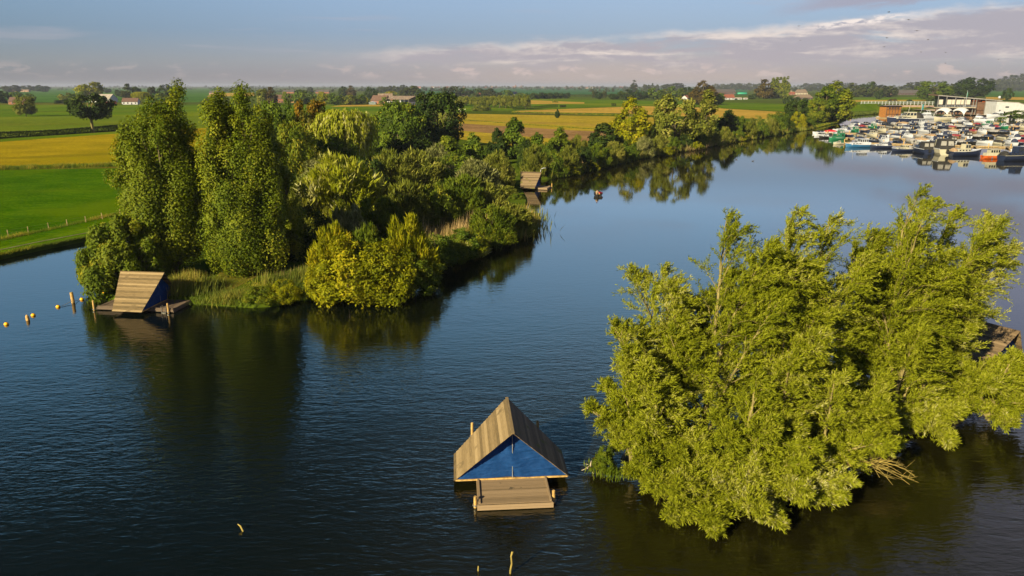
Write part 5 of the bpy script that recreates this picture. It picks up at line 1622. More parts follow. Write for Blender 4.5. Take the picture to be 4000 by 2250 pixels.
# ---- trees in the fields and around the farms, nearest the photo's left first
T('field_tree', 'two_trunk', 235, 334, 239, 104, 'dark_leaf', 'dark lone field tree with two pale trunks standing at the hedge', bark='bark_willow')
far = [
    # px, base, top, width, kind, leaf, label
    (67, 293, 243, 54, 'round', 'osier_leaf', 'round bush tree alone at the edge of the green field, far left'),
    (74, 258, 235, 28, 'far_round', 'green_leaf', 'small tree behind the lone round bush tree'),
    (8, 260, 227, 34, 'far_round', 'dark_leaf', 'dark tree cut by the left photo edge beside the brick barn'),
    (42, 257, 231, 32, 'far_round', 'green_leaf', 'tree behind the brick barn roof at the far left'),
    (29, 232, 214, 44, 'far_round', 'far_leaf', 'flat topped dark clump over the pink house, far left'),
    (70, 230, 215, 40, 'far_round', 'far_leaf', 'bluish clump between the two dark far left clumps'),
    (108, 231, 214, 34, 'far_round', 'dark_leaf', 'dark clump right of the pink house'),
    (228, 251, 206, 64, 'far_round', 'yellow_leaf', 'big yellow green tree above the grey barn'),
    (167, 257, 233, 34, 'far_round', 'osier_leaf', 'drooping olive tree left of the grey barn'),
    (200, 259, 231, 40, 'far_round', 'green_leaf', 'dark green tree touching the grey barn'),
    (270, 234, 221, 19, 'far_round', 'dark_leaf', 'small tree far behind the grey barn'),
    (300, 243, 225, 18, 'far_round', 'dark_leaf', 'small round tree right of the grey barn'),
    (325, 252, 212, 27, 'far_tall', 'far_leaf', 'tall dark tree behind the white cottage'),
    (345, 248, 214, 19, 'far_tall', 'dark_leaf', 'narrow dark tree right of the tall one behind the cottage'),
    (357, 259, 230, 46, 'weeping', 'yellow_leaf', 'yellow weeping tree right of the white cottage'),
    (385, 254, 213, 20, 'far_tall', 'far_leaf', 'narrow dark tree above the yellow weeping tree'),
    (420, 252, 213, 42, 'far_round', 'dark_leaf', 'round dark tree just left of the tallest poplar'),
    (408, 265, 236, 38, 'far_round', 'bright_leaf', 'light green tree in front of the round dark one'),
    (664, 265, 217, 30, 'far_tall', 'osier_leaf', 'left of two tall olive trees right of the broad poplar'),
    (684, 265, 220, 28, 'far_tall', 'copper_leaf', 'brownish tall tree, right of two beside the broad poplar'),
    (724, 262, 231, 26, 'far_round', 'bright_leaf', 'small light tree between the brick houses'),
    (763, 262, 226, 48, 'far_round', 'green_leaf', 'green tree right of the brick houses'),
    (781, 236, 219, 15, 'far_round', 'far_leaf', 'small dark tree on the skyline above the brick houses'),
    (816, 262, 231, 31, 'far_round', 'yellow_leaf', 'yellowish tree left of the farm orchard'),
    (846, 264, 234, 44, 'far_round', 'green_leaf', 'broad orchard tree, leftmost of the three before the farmhouse'),
    (877, 264, 239, 40, 'far_round', 'osier_leaf', 'olive orchard tree, middle of the three before the farmhouse'),
    (904, 263, 238, 36, 'far_round', 'green_leaf', 'orchard tree, rightmost of the three before the farmhouse'),
    (864, 243, 217, 23, 'far_round', 'dark_leaf', 'dark round tree above the orchard'),
    (884, 243, 216, 22, 'far_tall', 'copper_leaf', 'brown tall tree above the orchard'),
    (934, 250, 219, 30, 'far_round', 'dark_leaf', 'dark round tree behind the farmhouse gable'),
    (920, 262, 243, 18, 'far_shrub', 'yellow_leaf', 'yellow bush beside the farmhouse greenhouse'),
    (966, 264, 243, 24, 'far_shrub', 'green_leaf', 'green bush between the farmhouse and open barn'),
    (984, 244, 228, 28, 'far_round', 'yellow_leaf', 'yellow green tree behind the farmhouse roof'),
    (1039, 245, 212, 34, 'far_tall', 'far_leaf', 'tall dark pointed tree behind the open barn'),
    (1018, 245, 222, 30, 'far_round', 'far_leaf', 'dark round tree left of the pointed one behind the barn'),
    (1056, 246, 224, 22, 'far_round', 'dark_leaf', 'dark tree right of the pointed one behind the barn'),
    (1060, 258, 238, 30, 'far_round', 'osier_leaf', 'olive tree beside the open barn, right'),
    (1128, 243, 219, 34, 'far_round', 'far_leaf', 'first dark tree of the clump round the brick house'),
    (1150, 243, 217, 36, 'far_round', 'far_leaf', 'second dark tree of the clump round the brick house'),
    (1172, 243, 221, 30, 'far_round', 'dark_leaf', 'third dark tree of the clump, right of the brick house'),
    (1205, 243, 222, 34, 'far_round', 'dark_leaf', 'fourth dark tree of the clump round the brick house'),
    (1228, 244, 222, 30, 'far_round', 'far_leaf', 'fifth dark tree of the clump round the brick house'),
    (1250, 245, 230, 26, 'far_round', 'far_leaf', 'last low dark tree of the clump round the brick house'),
    (1275, 245, 226, 30, 'far_round', 'green_leaf', 'green tree left of the blue roofed house'),
    (1312, 246, 233, 34, 'far_round', 'green_leaf', 'green tree right of the blue roofed house'),
    (1208, 279, 263, 52, 'far_shrub', 'osier_leaf', 'wide olive thicket in front of the pollard row'),
    (1594, 233, 202, 16, 'column', 'far_leaf', 'lone dark columnar poplar standing above the skyline'),
    (1506, 249, 230, 20, 'far_round', 'dark_leaf', 'small dark tree alone left of the columnar poplar'),
    (1493, 247, 225, 9, 'far_tall', 'far_leaf', 'thin dark tree left of the small dark one'),
    (1520, 247, 227, 13, 'far_tall', 'far_leaf', 'thin tree right of the small dark one'),
    (1545, 250, 236, 30, 'far_round', 'dark_leaf', 'low dark tree left of the big farm wood'),
    (1574, 251, 225, 40, 'far_round', 'dark_leaf', 'dark tree beneath the columnar poplar'),
    (1610, 250, 228, 40, 'far_round', 'dark_leaf', 'dark tree right of the columnar poplar'),
    (1648, 250, 221, 46, 'far_round', 'green_leaf', 'bright topped green tree in the farm wood'),
    (1672, 248, 224, 26, 'far_tall', 'osier_leaf', 'olive tree in the farm wood'),
    (1698, 247, 217, 48, 'far_round', 'green_leaf', 'round green tree in the farm wood'),
    (1728, 247, 219, 36, 'far_round', 'dark_leaf', 'dark tree at the right end of the farm wood'),
    (1690, 228, 209, 60, 'far_round', 'far_leaf', 'bluish dome shaped clump behind the farm wood'),
    (1767, 264, 203, 58, 'tall', 'copper_leaf', 'tall brownish tree above the round willow'),
    (1803, 263, 234, 38, 'far_round', 'green_leaf', 'clipped round tree left of the red roofed house'),
    (1752, 262, 244, 18, 'far_round', 'dark_leaf', 'dark little tree beside the small red roof'),
    (1892, 250, 236, 20, 'far_round', 'dark_leaf', 'small dark tree left of the brown beech'),
    (1921, 248, 201, 42, 'far_tall', 'copper_leaf', 'copper brown beech beside the lombardy poplars'),
    (1980, 262, 243, 24, 'far_round', 'dark_leaf', 'small dark tree below the lombardy poplars'),
    (2003, 258, 243, 18, 'far_round', 'dark_leaf', 'small dark tree before the thatched houses, left'),
    (2026, 259, 246, 14, 'far_round', 'dark_leaf', 'small dark tree before the thatched houses, right'),
    (2150, 244, 209, 46, 'far_round', 'far_leaf', 'big dark tree right of the spit poplars'),
    (2182, 244, 206, 46, 'far_round', 'dark_leaf', 'tall dark tree in the wood left of the long barn'),
    (2212, 245, 214, 44, 'far_round', 'far_leaf', 'dark round tree left of the long barn'),
    (2238, 245, 216, 34, 'far_round', 'far_leaf', 'dark tree touching the long barn'),
    (2210, 249, 226, 20, 'far_round', 'dark_leaf', 'small dark tree in front of the wood'),
    (2345, 253, 204, 84, 'round', 'green_leaf', 'large dark green tree above the clubhouse left end'),
    (2300, 234, 207, 60, 'far_round', 'far_leaf', 'bluish tree mass behind the long barn'),
    (2392, 245, 210, 50, 'far_round', 'far_leaf', 'dark tree between the two large ones over the clubhouse'),
    (2448, 252, 196, 88, 'round', 'dark_leaf', 'large dark tree above the clubhouse middle'),
    (2532, 253, 222, 24, 'far_round', 'dark_leaf', 'small dark tree above the white building'),
    (2300, 222, 216, 26, 'far_shrub', 'far_leaf', 'low bush on the skyline behind the barn'),
    (2245, 256, 248, 26, 'far_shrub', 'copper_leaf', 'brown bush on the strip above the white railing'),
    (2288, 256, 250, 16, 'far_shrub', 'dark_leaf', 'dark bush on the strip above the white railing'),
    (1402, 297, 273, 12, 'young', 'dark_leaf', 'dark little tree alone on the edge of the stubble field'),
    (1396, 258, 251, 14, 'far_shrub', 'yellow_leaf', 'yellow bush beside the tan strip'),
    (2566, 300, 276, 80, 'far_shrub', 'green_leaf', 'green bush at the right photo edge below the white building'),
]
for (a, b_, c_, d_, k_, l_, lb) in far:
    if 'bush' in lb.split(',')[0] and k_ == 'far_shrub':
        S(k_, a, b_, c_, d_, l_, lb)
    else:
        T('tree', k_, a, b_, c_, d_, l_, lb)


def row(name, kind, x0, x1, b0, b1, t0, t1, n, w, leaf, what, group, jit=1.0, **kw):
    rs = random.Random(n * 7 + int(x0))
    for i in range(n):
        u = i / max(1, n - 1)
        T(name, kind, x0 + (x1 - x0) * u + rs.uniform(-jit, jit), b0 + (b1 - b0) * u, t0 + (t1 - t0) * u + rs.uniform(-jit, jit), w * rs.uniform(0.85, 1.15), leaf,
          '%s, %s from the left' % (what, ORD[i]), group=group, **kw)


row('pollard_willow', 'pollard', 1158, 1322, 266, 275, 245, 241, 11, 23, 'osier_leaf', 'grey green willow in the long row before the farm clump', 'row of willows in the fields')
row('tree', 'far_round', 1340, 1424, 249, 247, 233, 233, 7, 20, 'dark_leaf', 'dark tree in the row right of the blue roofed house', 'row of dark trees')
row('lombardy_poplar', 'column', 1942, 1978, 247, 247, 197, 194, 5, 15, 'poplar_leaf', 'lombardy poplar in the tight group beside the copper beech', 'lombardy poplars', 0.8)
row('lombardy_poplar', 'column', 2268, 2318, 214, 214, 199, 198, 8, 6.5, 'far_leaf', 'tiny lombardy poplar on the far right skyline', 'poplars on the skyline', 0.8)
row('tall_tree', 'far_tall', 2488, 2592, 228, 227, 198, 184, 9, 26, 'far_leaf', 'tall tree in the dark row at the top right', 'tall row at the right', 2.0)
row('tree', 'far_round', 1800, 1905, 226, 226, 211, 209, 7, 24, 'far_leaf', 'bluish tree in the row behind the long shed', 'trees behind the long shed')
row('tree', 'far_round', 2030, 2130, 226, 226, 210, 209, 5, 32, 'far_leaf', 'bluish tree in the row behind the thatched houses', 'trees behind the thatched houses')
row('tree', 'far_round', 960, 1015, 233, 233, 217, 214, 4, 22, 'far_leaf', 'bluish tree in the row behind the farmhouse', 'trees behind the farmhouse')
row('tree', 'far_tall', 1622, 1652, 229, 229, 210, 211, 4, 10, 'far_leaf', 'thin bluish tree right of the columnar poplar', 'thin trees near the skyline')

# ---- far woods that read as one mass
S('osier', 1278, 496, 470, 52, 'osier_leaf', 'low olive bush on the bank between the silver bush and the far hut')
S('dome', 1300, 500, 484, 36, 'green_leaf', 'low green plant at the water edge below the far hut')
wood_belt('distant_wood', [560, 680, 800, 900], [231.5, 231.5, 231.5, 231], 9, 14, 5000, 'far_leaf', 11, 2.2)
wood_belt('distant_wood', [880, 1000, 1110], [229, 229, 229], 12, 25, 4500, 'far_leaf', 12, 3.0)
wood_belt('distant_wood', [1260, 1450, 1620], [224, 223.6, 223.6], 15, 30, 8000, 'far_leaf', 13, 3.5)
wood_belt('distant_wood', [1480, 1560, 1640, 1760], [231, 231, 230.5, 230], 11, 16, 6000, 'far_leaf', 14, 2.4)
wood_belt('distant_wood', [1880, 2000, 2120], [229, 229, 229], 13, 20, 5000, 'far_leaf', 15, 2.6)
wood_belt('distant_wood', [2110, 2260, 2420, 2600], [231, 231, 230, 230], 14, 20, 8000, 'far_leaf', 16, 2.6)
wood_belt('distant_wood', [60, 200, 330, 560], [226, 226, 225.6, 225], 9, 20, 3500, 'far_leaf', 17, 3)
wood_belt('distant_wood', [-300, 200, 700], [220.5, 220.5, 220.5], 20, 60, 7000, 'far_leaf', 18, 7)
wood_belt('distant_wood', [-300, 0, 300, 700, 1000, 1300], [218.6, 218.6, 218.6, 218.6, 218.6, 218.6], 22, 60, 9000, 'far_leaf', 1, 9)
wood_belt('distant_wood', [600, 900, 1250], [223.5, 223.5, 223.2], 15, 30, 7000, 'far_leaf', 2, 4)
wood_belt('distant_wood', [1100, 1400, 1700], [221.2, 221, 221], 19, 60, 7000, 'far_leaf', 3, 6)
wood_belt('distant_wood', [1300, 1600, 1900], [227, 226.5, 226], 13, 25, 6000, 'far_leaf', 4, 3)
wood_belt('distant_wood', [1900, 2200, 2700], [221, 221, 221], 30, 80, 12000, 'far_leaf', 5, 7)
wood_belt('distant_wood', [2250, 2450, 2800], [224, 224, 224], 24, 40, 9000, 'far_leaf', 6, 5)
wood_belt('distant_wood', [-300, 0, 180], [223, 223, 223], 12, 20, 3000, 'far_leaf', 7, 4)
wood_belt('distant_wood', [560, 640, 760], [224.5, 224.5, 224.2], 11, 20, 1800, 'far_leaf', 8, 4)

# ================================================================== FARMS, HOUSES
def house(name, label, px, pb, wpx, hpx, wall, roof, depth_m=8.0, yaw=0.0, eave=0.5, cat='house', gable=None, windows=3, chimney=True, win='dark_glass', gz=LAND_Z, door=True, over=0.35, hip=0.0, sink=0.3):
    """gabled building, ridge along its own x; wpx/hpx are its width and height in display pixels"""
    p = atp(px, pb, gz)
    k = K * depth(p) / FPX
    w, h = wpx * k, hpx * k
    t = thing(name, label, cat, (p.x, p.y + depth_m / 2, gz - 0.05), yaw)
    e = h * eave
    D = depth_m / 2
    mb = MB()
    mb.add([(-w / 2, -D, 0), (w / 2, -D, 0), (w / 2, D, 0), (-w / 2, D, 0), (-w / 2, -D, e), (w / 2, -D, e), (w / 2, D, e), (-w / 2, D, e), (-w / 2 + hip, 0, h - 0.15), (w / 2 - hip, 0, h - 0.15)],
           [(0, 1, 5, 4), (2, 3, 7, 6), (1, 2, 6, 9, 5) if not hip else (1, 2, 6, 5), (3, 0, 4, 8, 7) if not hip else (3, 0, 4, 7)])
    mb.build('wall', MATS[wall], t)
    if gable:
        for s in ((-1, 1) if gable[1] == 'both' else (gable[1],)):
            mb = MB()
            x = s * (w / 2 + 0.06)
            pts = [(x, -D, 0), (x, D, 0), (x, D, e), (x, 0, h - 0.1), (x, -D, e)]
            mb.add(pts + [(q[0] - s * 0.12, q[1], q[2]) for q in pts], [(0, 1, 2, 3, 4), (9, 8, 7, 6, 5)] + [(i, (i + 1) % 5, 5 + (i + 1) % 5, 5 + i) for i in range(5)])
            mb.build('gable', MATS[gable[0]], t)
    mb = MB()
    ov = over
    th_ = 0.14
    for s in (-1, 1):
        d = Vector((0, s * D, e - h))
        a = Vector((0, 0, h))
        b_ = a + d * (1 + ov / max(1, D))
        no = Vector((0, s * (h - e), D)).normalized() * th_
        x0, x1 = w / 2 + ov - hip, w / 2 + ov
        vs = [Vector((-x0, 0, a.z)), Vector((x0, 0, a.z)), Vector((x1, b_.y, b_.z)), Vector((-x1, b_.y, b_.z))]
        vs += [v + no for v in vs]
        mb.add(vs, [(0, 1, 2, 3), (7, 6, 5, 4), (0, 4, 5, 1), (1, 5, 6, 2), (2, 6, 7, 3), (3, 7, 4, 0)])
    if hip:
        for s in (-1, 1):
            x1 = w / 2 + ov
            bz = e - (h - e) * ov / max(1, D)
            mb.add([(s * (w / 2 + ov - hip), 0, h + th_), (s * x1, -D - ov, bz + th_), (s * x1, D + ov, bz + th_)], [(0, 1, 2)])
    rf = mb.build('roof', MATS[roof], t)
    if chimney:
        mb = MB()
        mb.box((w * 0.28, 0.3, h + 0.35), (0.7, 0.7, 1.3))
        mb.build('chimney', MATS['brick'], rf)
    for i in range(windows):
        u = (i + 0.5) / windows
        x = -w / 2 + w * u
        if door and i == windows // 2 and windows > 1:
            mb = MB()
            mb.box((x, -D - 0.03, min(1.05, e * 0.42)), (1.1, 0.10, min(2.1, e * 0.84)))
            mb.build('door', MATS['navy_paint'], t)
            continue
        f = MB()
        ww, wh, wz = min(1.4, w / windows * 0.6), min(1.3, e * 0.5), min(1.6, e * 0.55)
        f.box((x, -D - 0.02, wz), (ww + 0.16, 0.10, wh + 0.16))
        fo = f.build('window', MATS['white_paint'], t)
        pn = MB()
        pn.box((x, -D - 0.06, wz), (ww, 0.06, wh))
        pn.build('pane', MATS[win], fo)
    return t


house('barn', 'brick barn with brown tiled roof and white gable edge at the far left', 41, 263, 38, 18, 'brick', 'roof_tile', 9, 0.05, 0.42, 'barn', ('white_wall', -1), 2, False)
house('house', 'low pink house under the dark clump, far left', 37, 231, 12, 6.5, 'pink_wall', 'roof_red', 10, 0.0, 0.5)
house('farm_building', 'long low pinkish farm building right of the pink house', 62, 231, 20, 5.5, 'pink_wall', 'roof_brown', 10, 0.0, 0.5, 'farm building', chimney=False)
house('barn', 'large grey roofed barn partly behind the lone field tree', 252, 257, 56, 19.5, 'white_wall', 'roof_grey', 16, -0.12, 0.45, 'barn', ('white_wall', 'both'), 3, False)
house('cottage', 'white cottage with dark brown roof and white gable trim', 326, 263, 38, 16, 'white_wall', 'roof_tile', 8, 0.08, 0.46, 'cottage', ('white_wall', -1), 4, False)
house('shed', 'small pale shed beside the clipped yard hedge', 168, 257, 8, 5, 'white_wall', 'roof_grey', 4, 0, 0.6, 'shed', None, 1, False)
house('farmhouse', 'distant farmhouse with dark roof seen between the two poplars', 537, 238, 22, 9, 'pink_wall', 'roof_dark', 10, 0, 0.45, 'farmhouse', None, 3)
house('brick_house', 'red brick house with white window frames, left of the small light tree', 706, 258, 22, 19, 'brick', 'roof_tile', 8, 0.1, 0.5, 'house', None, 4)
house('brick_house', 'red brick house with pale gable, right of the small light tree', 736, 258, 20, 18, 'brick', 'roof_tile', 8, 1.3, 0.5, 'house', ('orange_brick', -1), 3)
house('brick_house', 'orange gabled house partly hidden by the yellowish orchard tree', 824, 258, 14, 12, 'orange_brick', 'roof_red', 8, 1.2, 0.5, 'house', None, 2)
house('barn', 'dark roofed barn on the skyline, left one', 725, 235, 28, 8.5, 'brick', 'roof_dark', 14, 0, 0.45, 'barn', None, 0, False)
house('barn', 'dark roofed barn on the skyline, right one', 811, 235, 34, 9.0, 'brick', 'roof_dark', 14, 0, 0.4, 'barn', None, 0, False)
house('farmhouse', 'farmhouse with sunlit orange gable and brown tiled roof', 956, 261, 46, 20.5, 'brick', 'roof_tile', 10, -0.5, 0.38, 'farmhouse', ('orange_brick', -1), 4)
house('farmhouse', 'brown roofed house behind the orange gabled farmhouse', 968, 253, 36, 17, 'brick', 'roof_brown', 12, 0.1, 0.45, 'farmhouse', None, 3)
house('house', 'brick house half hidden in the dark clump of trees', 1171, 241, 20, 11, 'pink_wall', 'roof_dark', 10, 0, 0.5, 'house', None, 4)
house('house', 'low reddish house at the right of the dark clump', 1202, 241, 16, 7.5, 'brick', 'roof_red', 10, 0, 0.45)
house('house', 'house with blue roof and pale gable behind the willow row', 1293, 243, 15, 12, 'white_wall', 'navy_paint', 9, 0.3, 0.5, 'house', ('pink_wall', 1), 2)
house('house', 'small house with bright red roof left of the brown tall tree', 1727, 250, 17, 9.5, 'white_wall', 'roof_red', 9, 0.9, 0.4)
house('shed', 'very long low shed with grey roof on the right', 1822, 237, 56, 12, 'dim_brick', 'roof_dark', 18, 0, 0.5, 'shed', None, 6, False)
house('house', 'white house with red roof beside the clipped round tree', 1834, 251, 27, 13, 'white_wall', 'roof_red', 9, 0.15, 0.42, 'house', None, 3)
house('shed', 'low white shed right of the red roofed house', 1857, 250.5, 18, 5, 'white_wall', 'roof_grey', 5, 0, 0.6, 'shed', None, 2, False)
house('shed', 'small pale shed below the brown beech', 1876, 250, 9, 4.2, 'white_wall', 'roof_grey', 5, 0, 0.6, 'shed', None, 1, False)
house('thatched_house', 'thatched house with pale wall, upper one of the group', 2017, 238, 30, 12.5, 'concrete', 'thatch', 12, 0.05, 0.34, 'house', None, 4, True, hip=4.0)
house('thatched_house', 'brown roofed house in front of the thatched house', 2024, 250, 42, 12, 'dim_brick', 'thatch', 12, 0.05, 0.38, 'house', None, 4, False, hip=4.0)
house('house', 'red roofed house left of the thatched house', 1994, 239, 13, 7.5, 'brick', 'roof_red', 10, 0, 0.45)
house('barn', 'long barn with purple brown roof and brick wall behind the marina', 2282, 239, 66, 12, 'dim_brick', 'roof_dark', 14, 0, 0.42, 'barn', None, 6, False)
house('farm_building', 'small pale gabled building left of the long barn', 2246, 239, 8, 9, 'pink_wall', 'roof_tile', 7, 1.4, 0.5, 'farm building', None, 1, False)
house('house', 'brown gabled house glimpsed above the big dark wood', 1988, 236, 10, 8, 'pink_wall', 'roof_brown', 8, 0, 0.4)

# big open barn of the farm
p = atp(1015, 263.5, LAND_Z)
k = K * depth(p) / FPX
w_, h_ = 76 * k, 21 * k
t = thing('open_barn', 'big open sided barn with wide brown roof beside the farmhouse', 'barn', (p.x, p.y + 7, LAND_Z), -0.55)
D = 12.0
mb = MB()
for s in (-1, 1):
    a0, a1 = Vector((-w_ / 2, 0, h_)), Vector((w_ / 2, 0, h_))
    b0, b1 = Vector((-w_ / 2, s * D, h_ * 0.62)), Vector((w_ / 2, s * D, h_ * 0.62))
    u = Vector((0, 0, 0.2))
    mb.add([a0, a1, b1, b0, a0 + u, a1 + u, b1 + u, b0 + u], [(0, 1, 2, 3), (7, 6, 5, 4), (0, 4, 5, 1), (1, 5, 6, 2), (2, 6, 7, 3), (3, 7, 4, 0)])
mb.build('roof', MATS['roof_brown'], t)
mb = MB()
mb.box((0, D - 0.5, h_ * 0.3), (w_ * 0.96, 0.2, h_ * 0.6))
mb.box((-w_ * 0.3, -D + 1.0, h_ * 0.2), (w_ * 0.3, 0.2, h_ * 0.4))
mb.build('wall', MATS['white_wall'], t)
mb = MB()
x = w_ / 2 - 0.3
mb.add([(x, -D + 0.6, 0), (x, D - 0.6, 0), (x, D - 0.6, h_ * 0.34), (x, -D + 0.6, h_ * 0.34)], [(0, 1, 2, 3)])
mb.build('end_wall', MATS['white_wall'], t)
for i in range(6):
    mb = MB()
    mb.box((-w_ / 2 + 0.5 + i * (w_ - 1) / 5, -D + 0.6, h_ * 0.31), (0.35, 0.35, h_ * 0.62))
    mb.build('post', MATS['steel'], t)
# greenhouse
p = atp(938, 263, LAND_Z)
t = thing('greenhouse', 'small glass greenhouse in front of the orange gable', 'greenhouse', (p.x, p.y, LAND_Z), -0.1)
mb = MB()
mb.prism([(-3.6, 0), (3.6, 0), (3.6, 2.2), (0, 3.4), (-3.6, 2.2)], -2, 2)
mb.build('glass', plain('green_glass', (0.10, 0.14, 0.16), 0.15, 0.2, 1.0), t)
mb = MB()
for i in range(7):
    x = -3.6 + i * 1.2
    z = 2.2 + 1.2 * (1 - abs(x) / 3.6)
    mb.bar((x, -2.04, 0), (x, -2.04, z), 0.12)
for s in (-1, 1):
    mb.bar((s * 3.65, -2.04, 2.22), (0, -2.04, 3.44), 0.12)
mb.build('frame', MATS['white_paint'], t)
# red lorry by the cottage
p = atp(281, 263.3, LAND_Z)
t = thing('lorry', 'bright red lorry parked between the grey barn and white cottage', 'lorry', (p.x, p.y, LAND_Z), 0.0)
mb = MB()
mb.box((0.8, 0, 2.3), (8.4, 2.5, 2.6))
mb.build('trailer', MATS['red_paint'], t)
mb = MB()
mb.loft([[Vector((x, y, z)) for x, y in ((-5.9 + ins, -1.2), (-3.7, -1.2), (-3.7, 1.2), (-5.9 + ins, 1.2))] for z, ins in ((0.6, 0), (1.7, 0), (2.9, 0.5))])
cb = mb.build('cab', MATS['red_paint'], t)
mb = MB()
mb.box((-5.62, 0, 2.25), (0.10, 2.0, 0.8), 0, -0.4)
mb.build('windscreen', MATS['dark_glass'], cb)
mb = MB()
mb.box((-0.3, 0, 0.8), (9.5, 1.0, 0.25))
mb.build('chassis', MATS['black_paint'], t)
for x in (-5.0, 2.4, 3.7):
    for s in (-1, 1):
        mb = MB()
        mb.tube([(x, s * 0.85, 0.5), (x, s * 1.2, 0.5)], 0.5, 14)
        mb.build('wheel', MATS['black_paint'], t)
# green covered heap by the long shed
p = atp(1867, 236.5, LAND_Z)
t = thing('silage_clamp', 'turquoise sheeted heap at the right end of the long shed', 'covered heap', (p.x, p.y, LAND_Z))
mb = MB()
mb.loft([[Vector((x * 1.0, -5 * s, 0)), Vector((x, -4 * s, 4.0 * s)), Vector((x, 4 * s, 4.0 * s)), Vector((x, 5 * s, 0))] for x, s in ((-12, 0.2), (-10, 0.9), (0, 1.0), (10, 0.9), (12, 0.2))], closed=False, caps=False)
mb.build('sheet', MATS['turquoise_paint'], t, True)

# the town and the two church towers on the horizon
rs = random.Random(12)
for i in range(26):
    x = rs.choice([rs.uniform(1290, 1600), rs.uniform(1290, 1500), rs.uniform(1040, 1290)])
    house('town_house', 'tiny pale house of the distant town, %s counted from the left' % (ORD[i] if i < 30 else ''), x, 222.3 + rs.uniform(-0.3, 0.5), rs.uniform(4.5, 8), rs.uniform(3.2, 5), rs.choice(['pink_wall', 'dim_brick', 'white_wall']),
          rs.choice(['roof_tile', 'roof_brown', 'roof_tile', 'roof_red']), 16, rs.uniform(-0.3, 0.3), 0.55, 'house', None, 0, False)
th_ = sorted([o for o in COL.objects if o.name.startswith('town_house')], key=lambda o: o.location.x / o.location.y)
for i, o in enumerate(th_):
    o['label'] = 'tiny pale house of the distant town, %s from the left' % ORD[i]
    o['group'] = 'houses of the distant town'
for (x, tp, w_m, lb) in ((1297, 212.0, 10, 'red church with stepped tower on the horizon, left of two'), (1311, 212.5, 6, 'thin church spire on the horizon, right of two')):
    p = atp(x, 220.8, LAND_Z)
    h = height_to(p, x * K, tp * K)
    t = thing('church', lb, 'church', tuple(p))
    mb = MB()
    mb.box((0, 0, h * 0.3), (w_m, w_m, h * 0.6))
    mb.build('tower', MATS['orange_brick'], t)
    mb = MB()
    mb.loft([[Vector((math.cos(a) * r_, math.sin(a) * r_, z)) for a in np.linspace(0, 2 * math.pi, 9)[:-1]] for r_, z in ((w_m * 0.55, h * 0.6), (w_m * 0.30, h * 0.70), (w_m * 0.22, h * 0.82), (0.3, h))])
    mb.build('spire', MATS['roof_red'], t)
    if w_m > 8:
        mb = MB()
        mb.prism([(-30, 0), (-4, 0), (-4, h * 0.30), (-17, h * 0.44), (-30, h * 0.30)], -8, 8)
        mb.build('nave', MATS['orange_brick'], t)

# sheep in the small pasture before the willow row
for i, (x, y) in enumerate([(1155, 277), (1162, 274.5), (1170, 276.5), (1158, 281)]):
    p = atp(x, y, LAND_Z)
    t = thing('sheep', 'white sheep grazing in the small pasture, %s from the left' % ORD[[0, 2, 3, 1][i]], 'sheep', (p.x, p.y, LAND_Z), random.uniform(0, 6), 'sheep in the pasture')
    J = [((0.45, 0, 0.72), .24), ((0, 0, 0.76), .30), ((-0.45, 0, 0.72), .26), ((0.70, 0, 0.62), .12), ((0.88, 0, 0.36), .09), ((1.0, 0, 0.2), .05)]
    E_ = [(0, 1), (1, 2), (0, 3), (3, 4), (4, 5)]
    for (lx, pr_) in ((0.42, 0), (-0.42, 2)):
        for s in (-1, 1):
            k0 = len(J)
            J += [((lx, s * 0.14, 0.5), .09), ((lx + (0.0 if pr_ == 0 else -0.06), s * 0.15, 0.26), .045), ((lx, s * 0.15, 0.0), .035)]
            E_ += [(pr_, k0), (k0, k0 + 1), (k0 + 1, k0 + 2)]
    skin_figure('body', J, E_, MATS['wool'], t)

# ================================================================== THE CLUBHOUSE SHORE
QZ = LAND_Z + 0.05
pc = at(3772, 447, QZ)
kc = depth(pc) / FPX
t = thing('clubhouse', 'long modern marina clubhouse with sloping roof, steel columns and cream blinds', 'clubhouse', (pc.x, pc.y, QZ), -0.03)
WC = 246 * kc
hL, hR = 70 * kc, 50 * kc


def cx(sx): return (sx - 3772) * kc
def cz(sy): return (447 - sy) * kc


DC = 11.0
mb = MB()
mb.add([(-WC / 2, -2.5, hL), (WC / 2, -2.5, hR), (WC / 2, DC, hR + 0.5), (-WC / 2, DC, hL + 0.5)] + [(-WC / 2, -2.5, hL + 0.7), (WC / 2, -2.5, hR + 0.7), (WC / 2, DC, hR + 1.2), (-WC / 2, DC, hL + 1.2)],
       [(3, 2, 1, 0), (4, 5, 6, 7), (0, 1, 5, 4), (1, 2, 6, 5), (2, 3, 7, 6), (3, 0, 4, 7)])
mb.build('roof', MATS['roof_tile'], t)
mb = MB()
mb.add([(-WC / 2, -2.55, hL + 0.1), (WC / 2, -2.55, hR + 0.1), (WC / 2, -2.55, hR + 0.65), (-WC / 2, -2.55, hL + 0.65)] + [(-WC / 2, -2.75, hL + 0.1), (WC / 2, -2.75, hR + 0.1), (WC / 2, -2.75, hR + 0.65), (-WC / 2, -2.75, hL + 0.65)],
       [(0, 1, 2, 3), (7, 6, 5, 4), (0, 4, 5, 1), (1, 5, 6, 2), (2, 6, 7, 3), (3, 7, 4, 0)])
mb.build('fascia', MATS['grey_paint'], t)
zb = cz(419)
mb = MB()
mb.add([(-WC / 2 + 3.5, 0.8, zb), (WC / 2 - 1, 0.8, zb), (WC / 2 - 1, 0.8, hR), (-WC / 2 + 3.5, 0.8, hL), (-WC / 2 + 3.5, 8, zb), (WC / 2 - 1, 8, zb), (WC / 2 - 1, 8, hR), (-WC / 2 + 3.5, 8, hL)],
       [(0, 1, 2, 3), (7, 6, 5, 4), (0, 3, 7, 4), (1, 5, 6, 2)])
